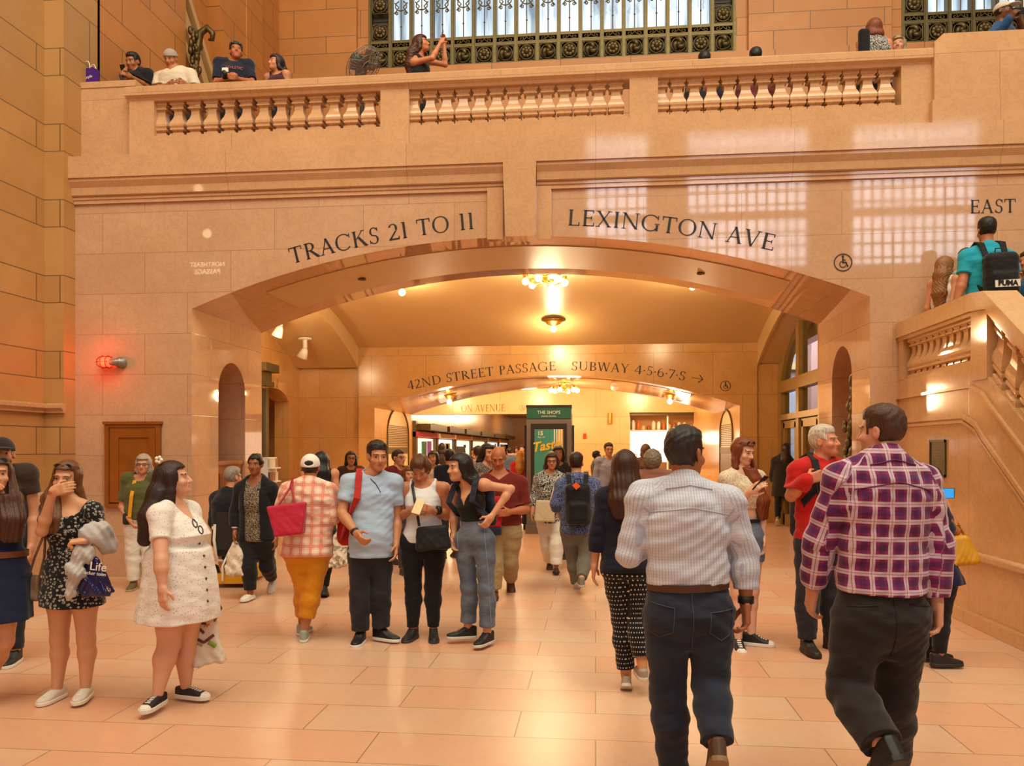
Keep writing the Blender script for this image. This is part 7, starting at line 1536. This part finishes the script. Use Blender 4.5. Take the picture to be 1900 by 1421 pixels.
far('dark-haired person seated low behind the middle of the balcony rail', 1307, 98, bal_yc(1307, 11.3), 180, 'm', 'short', '14100f', '24242c', '2a2630', zb=zb)
far('dark-haired person whose head just shows above the rail before the pilaster', 1402, 91, bal_yc(1402, 11.2), 180, 'm', 'short', '17110f', '6a2a34', '2a2630', zb=zb)
p = balc('woman with auburn hair in a black and white patterned top, back turned, on the balcony', 1622, 32, 10.95, sex='f', yaw=184, g=1.12, skin='cf8a6a', hair='bob', hc='7a3c1c', J=dict(C=(1620, 56))); p.trousers(cloth('1a181c'), e=.012); p.top(cloth('1a191c', 'zebra', 'd8d0c8', s=2.0), e=.02, sl=0, strap=.15, neck=.08, name='blouse'); p.shoes('2a2422')
q = Prop(p, 'shoulder_bag', 'black bag on the shoulder of the woman in the patterned top', 'bag', p.at(1603, 78, -.17)); q.sdf('body', lambda P: rbox(P, p.at(1603, 79, -.17), None, (.07, .05, .17), .04), .26, cloth('141216'))
far('fair-haired person in a pale top with sunglasses on the head, near the parapet block', 1667, 70, bal_yc(1667, 11.4), -30, 'f', 'bob', 'a08a68', 'd8cdc4', '3a3a44', 'd09070', zb=zb, sl=.8).glasses(True)
p = balc('man in a blue tee and pale cap taking a photograph behind the parapet block', 1862, -6, 10.75, sex='m', yaw=20, hd=(40, 0, 0), g=1.12, skin='6a4028', hair='buzz', hc='14100f', h=1.72, J=dict(C=(1862, 22), N=(1858, 48), er=(1838, 80, -.1), wr=(1872, 36, -.3), el=(1900, 70, -.05), wl=(1890, 34, -.25)), hand=(.9, .9)); p.trousers(cloth('22222c')); p.top(cloth('1a4a7a'), e=.026, sl=.85); p.cap('c8beb0', False, True); p.shoes('2a2422')
phone(p, p.at(1889, 20, -.34), (0, 1, 0), (1, 0, 0), '141416', 'phone in the hands of the man in the blue tee behind the parapet block')
# a few walkers on the balcony seen only between the balusters
for k, (px, Y, tc, bc) in enumerate(((505, 12.6, '2a2a34', '22242e'), (575, 12.9, 'cfc4b8', '6a7078'), (870, 12.2, '24242c', '1c1c24'), (1055, 12.8, '8a94a4', '5a626c'), (1340, 12.5, '3a2a30', '22242e'), (1450, 12.9, '7a2a34', '3a2a34'))):
    far('person farther back on the balcony, glimpsed between the balusters', px, 0, bal_yc(px, Y), 90 + 60 * k, 'mf'[k % 2], 'short', '2a1c16', tc, bc, zb=zb, h=1.20, group='people glimpsed between the balusters')
# purple bag and fan
class Fr: pass
f = Fr(); f.root = empty('tmp_frame'); f.hh = .01
bw = W(168, 146, bal_yc(168, YB + .26)); t = empty('gift_bag', (bw.x, YB + .25, 6.44), -.2); tag(t, 'purple paper gift bag with white handles standing on the parapet end', 'gift bag')
b = MB(); b.rings([[(sx * w, sy * .055, z) for sx, sy in ((-1, -1), (1, -1), (1, 1), (-1, 1))] for w, z in ((.105, 0), (.10, .12), (.10, .235))], True, True, False); b.build('body', plain('purple_paper', '4a1c86', .45), t)
for y in (-.05, .05): MB().tube([(-.045, y, .22), (-.04, y, .29), (-.015, y, .325), (.015, y, .325), (.04, y, .29), (.045, y, .22)], .006, 6).build('handle', M['white'], t)
o = fonttext('purple', .055, M['white'], 'lettering', t); o.rotation_euler = (math.pi / 2, -.1, 0); o.location = (.02, -.058, .11)
bpy.data.objects.remove(f.root)
Yf = 10.95; pf = W(672, 122, bal_yc(672, Yf)); t = empty('pedestal_fan', (pf.x, pf.y, 5.40)); tag(t, 'grey pedestal fan with a wire cage tilted upward behind the balcony rail', 'fan')
zf = pf.z - 5.40 + .02; met = plain('fan_grey', '8f8a82', .35, .7)
MB().lathe([(.24, 0), (.22, .04), (.04, .06), (.03, zf - .2), (.001, zf - .2)], (0, 0, 0), 16).build('stand', M['iron'], t)
hd_ = empty('fan_head', (0, 0, zf)); hd_.parent = t; hd_.rotation_euler = (0, .75, -.25); 
MB().lathe([(.001, -.20), (.06, -.19), (.085, -.14), (.085, -.06), (.05, -.02), (.001, -.02)], (0, 0, 0), 16, 'x').build('motor', plain('fan_motor', '3f4a40', .4, .3), hd_)
b = MB()
for r_, x_ in ((.28, 0), (.28, .07), (.20, .10), (.12, .12), (.05, .125), (.20, -.04), (.12, -.055)): b.tube([(x_, r_ * math.cos(2 * math.pi * k / 28), r_ * math.sin(2 * math.pi * k / 28)) for k in range(28)], .004, 5, True)
for k in range(40):
    a = 2 * math.pi * k / 40; b.tube([(x_, r_ * math.cos(a), r_ * math.sin(a)) for r_, x_ in ((.04, -.06), (.16, -.05), (.28, 0), (.28, .07), (.18, .105), (.04, .125))], .0025, 4)
b.build('cage', met, hd_)
for k in range(4):
    a = 2 * math.pi * k / 4 + .4; MB().obox((.03, .14 * math.cos(a), .14 * math.sin(a)), (.02, 0, 0), (0, .10 * math.cos(a), .10 * math.sin(a)), (.02, -.06 * math.sin(a), .06 * math.cos(a))).build('blade', met, hd_)
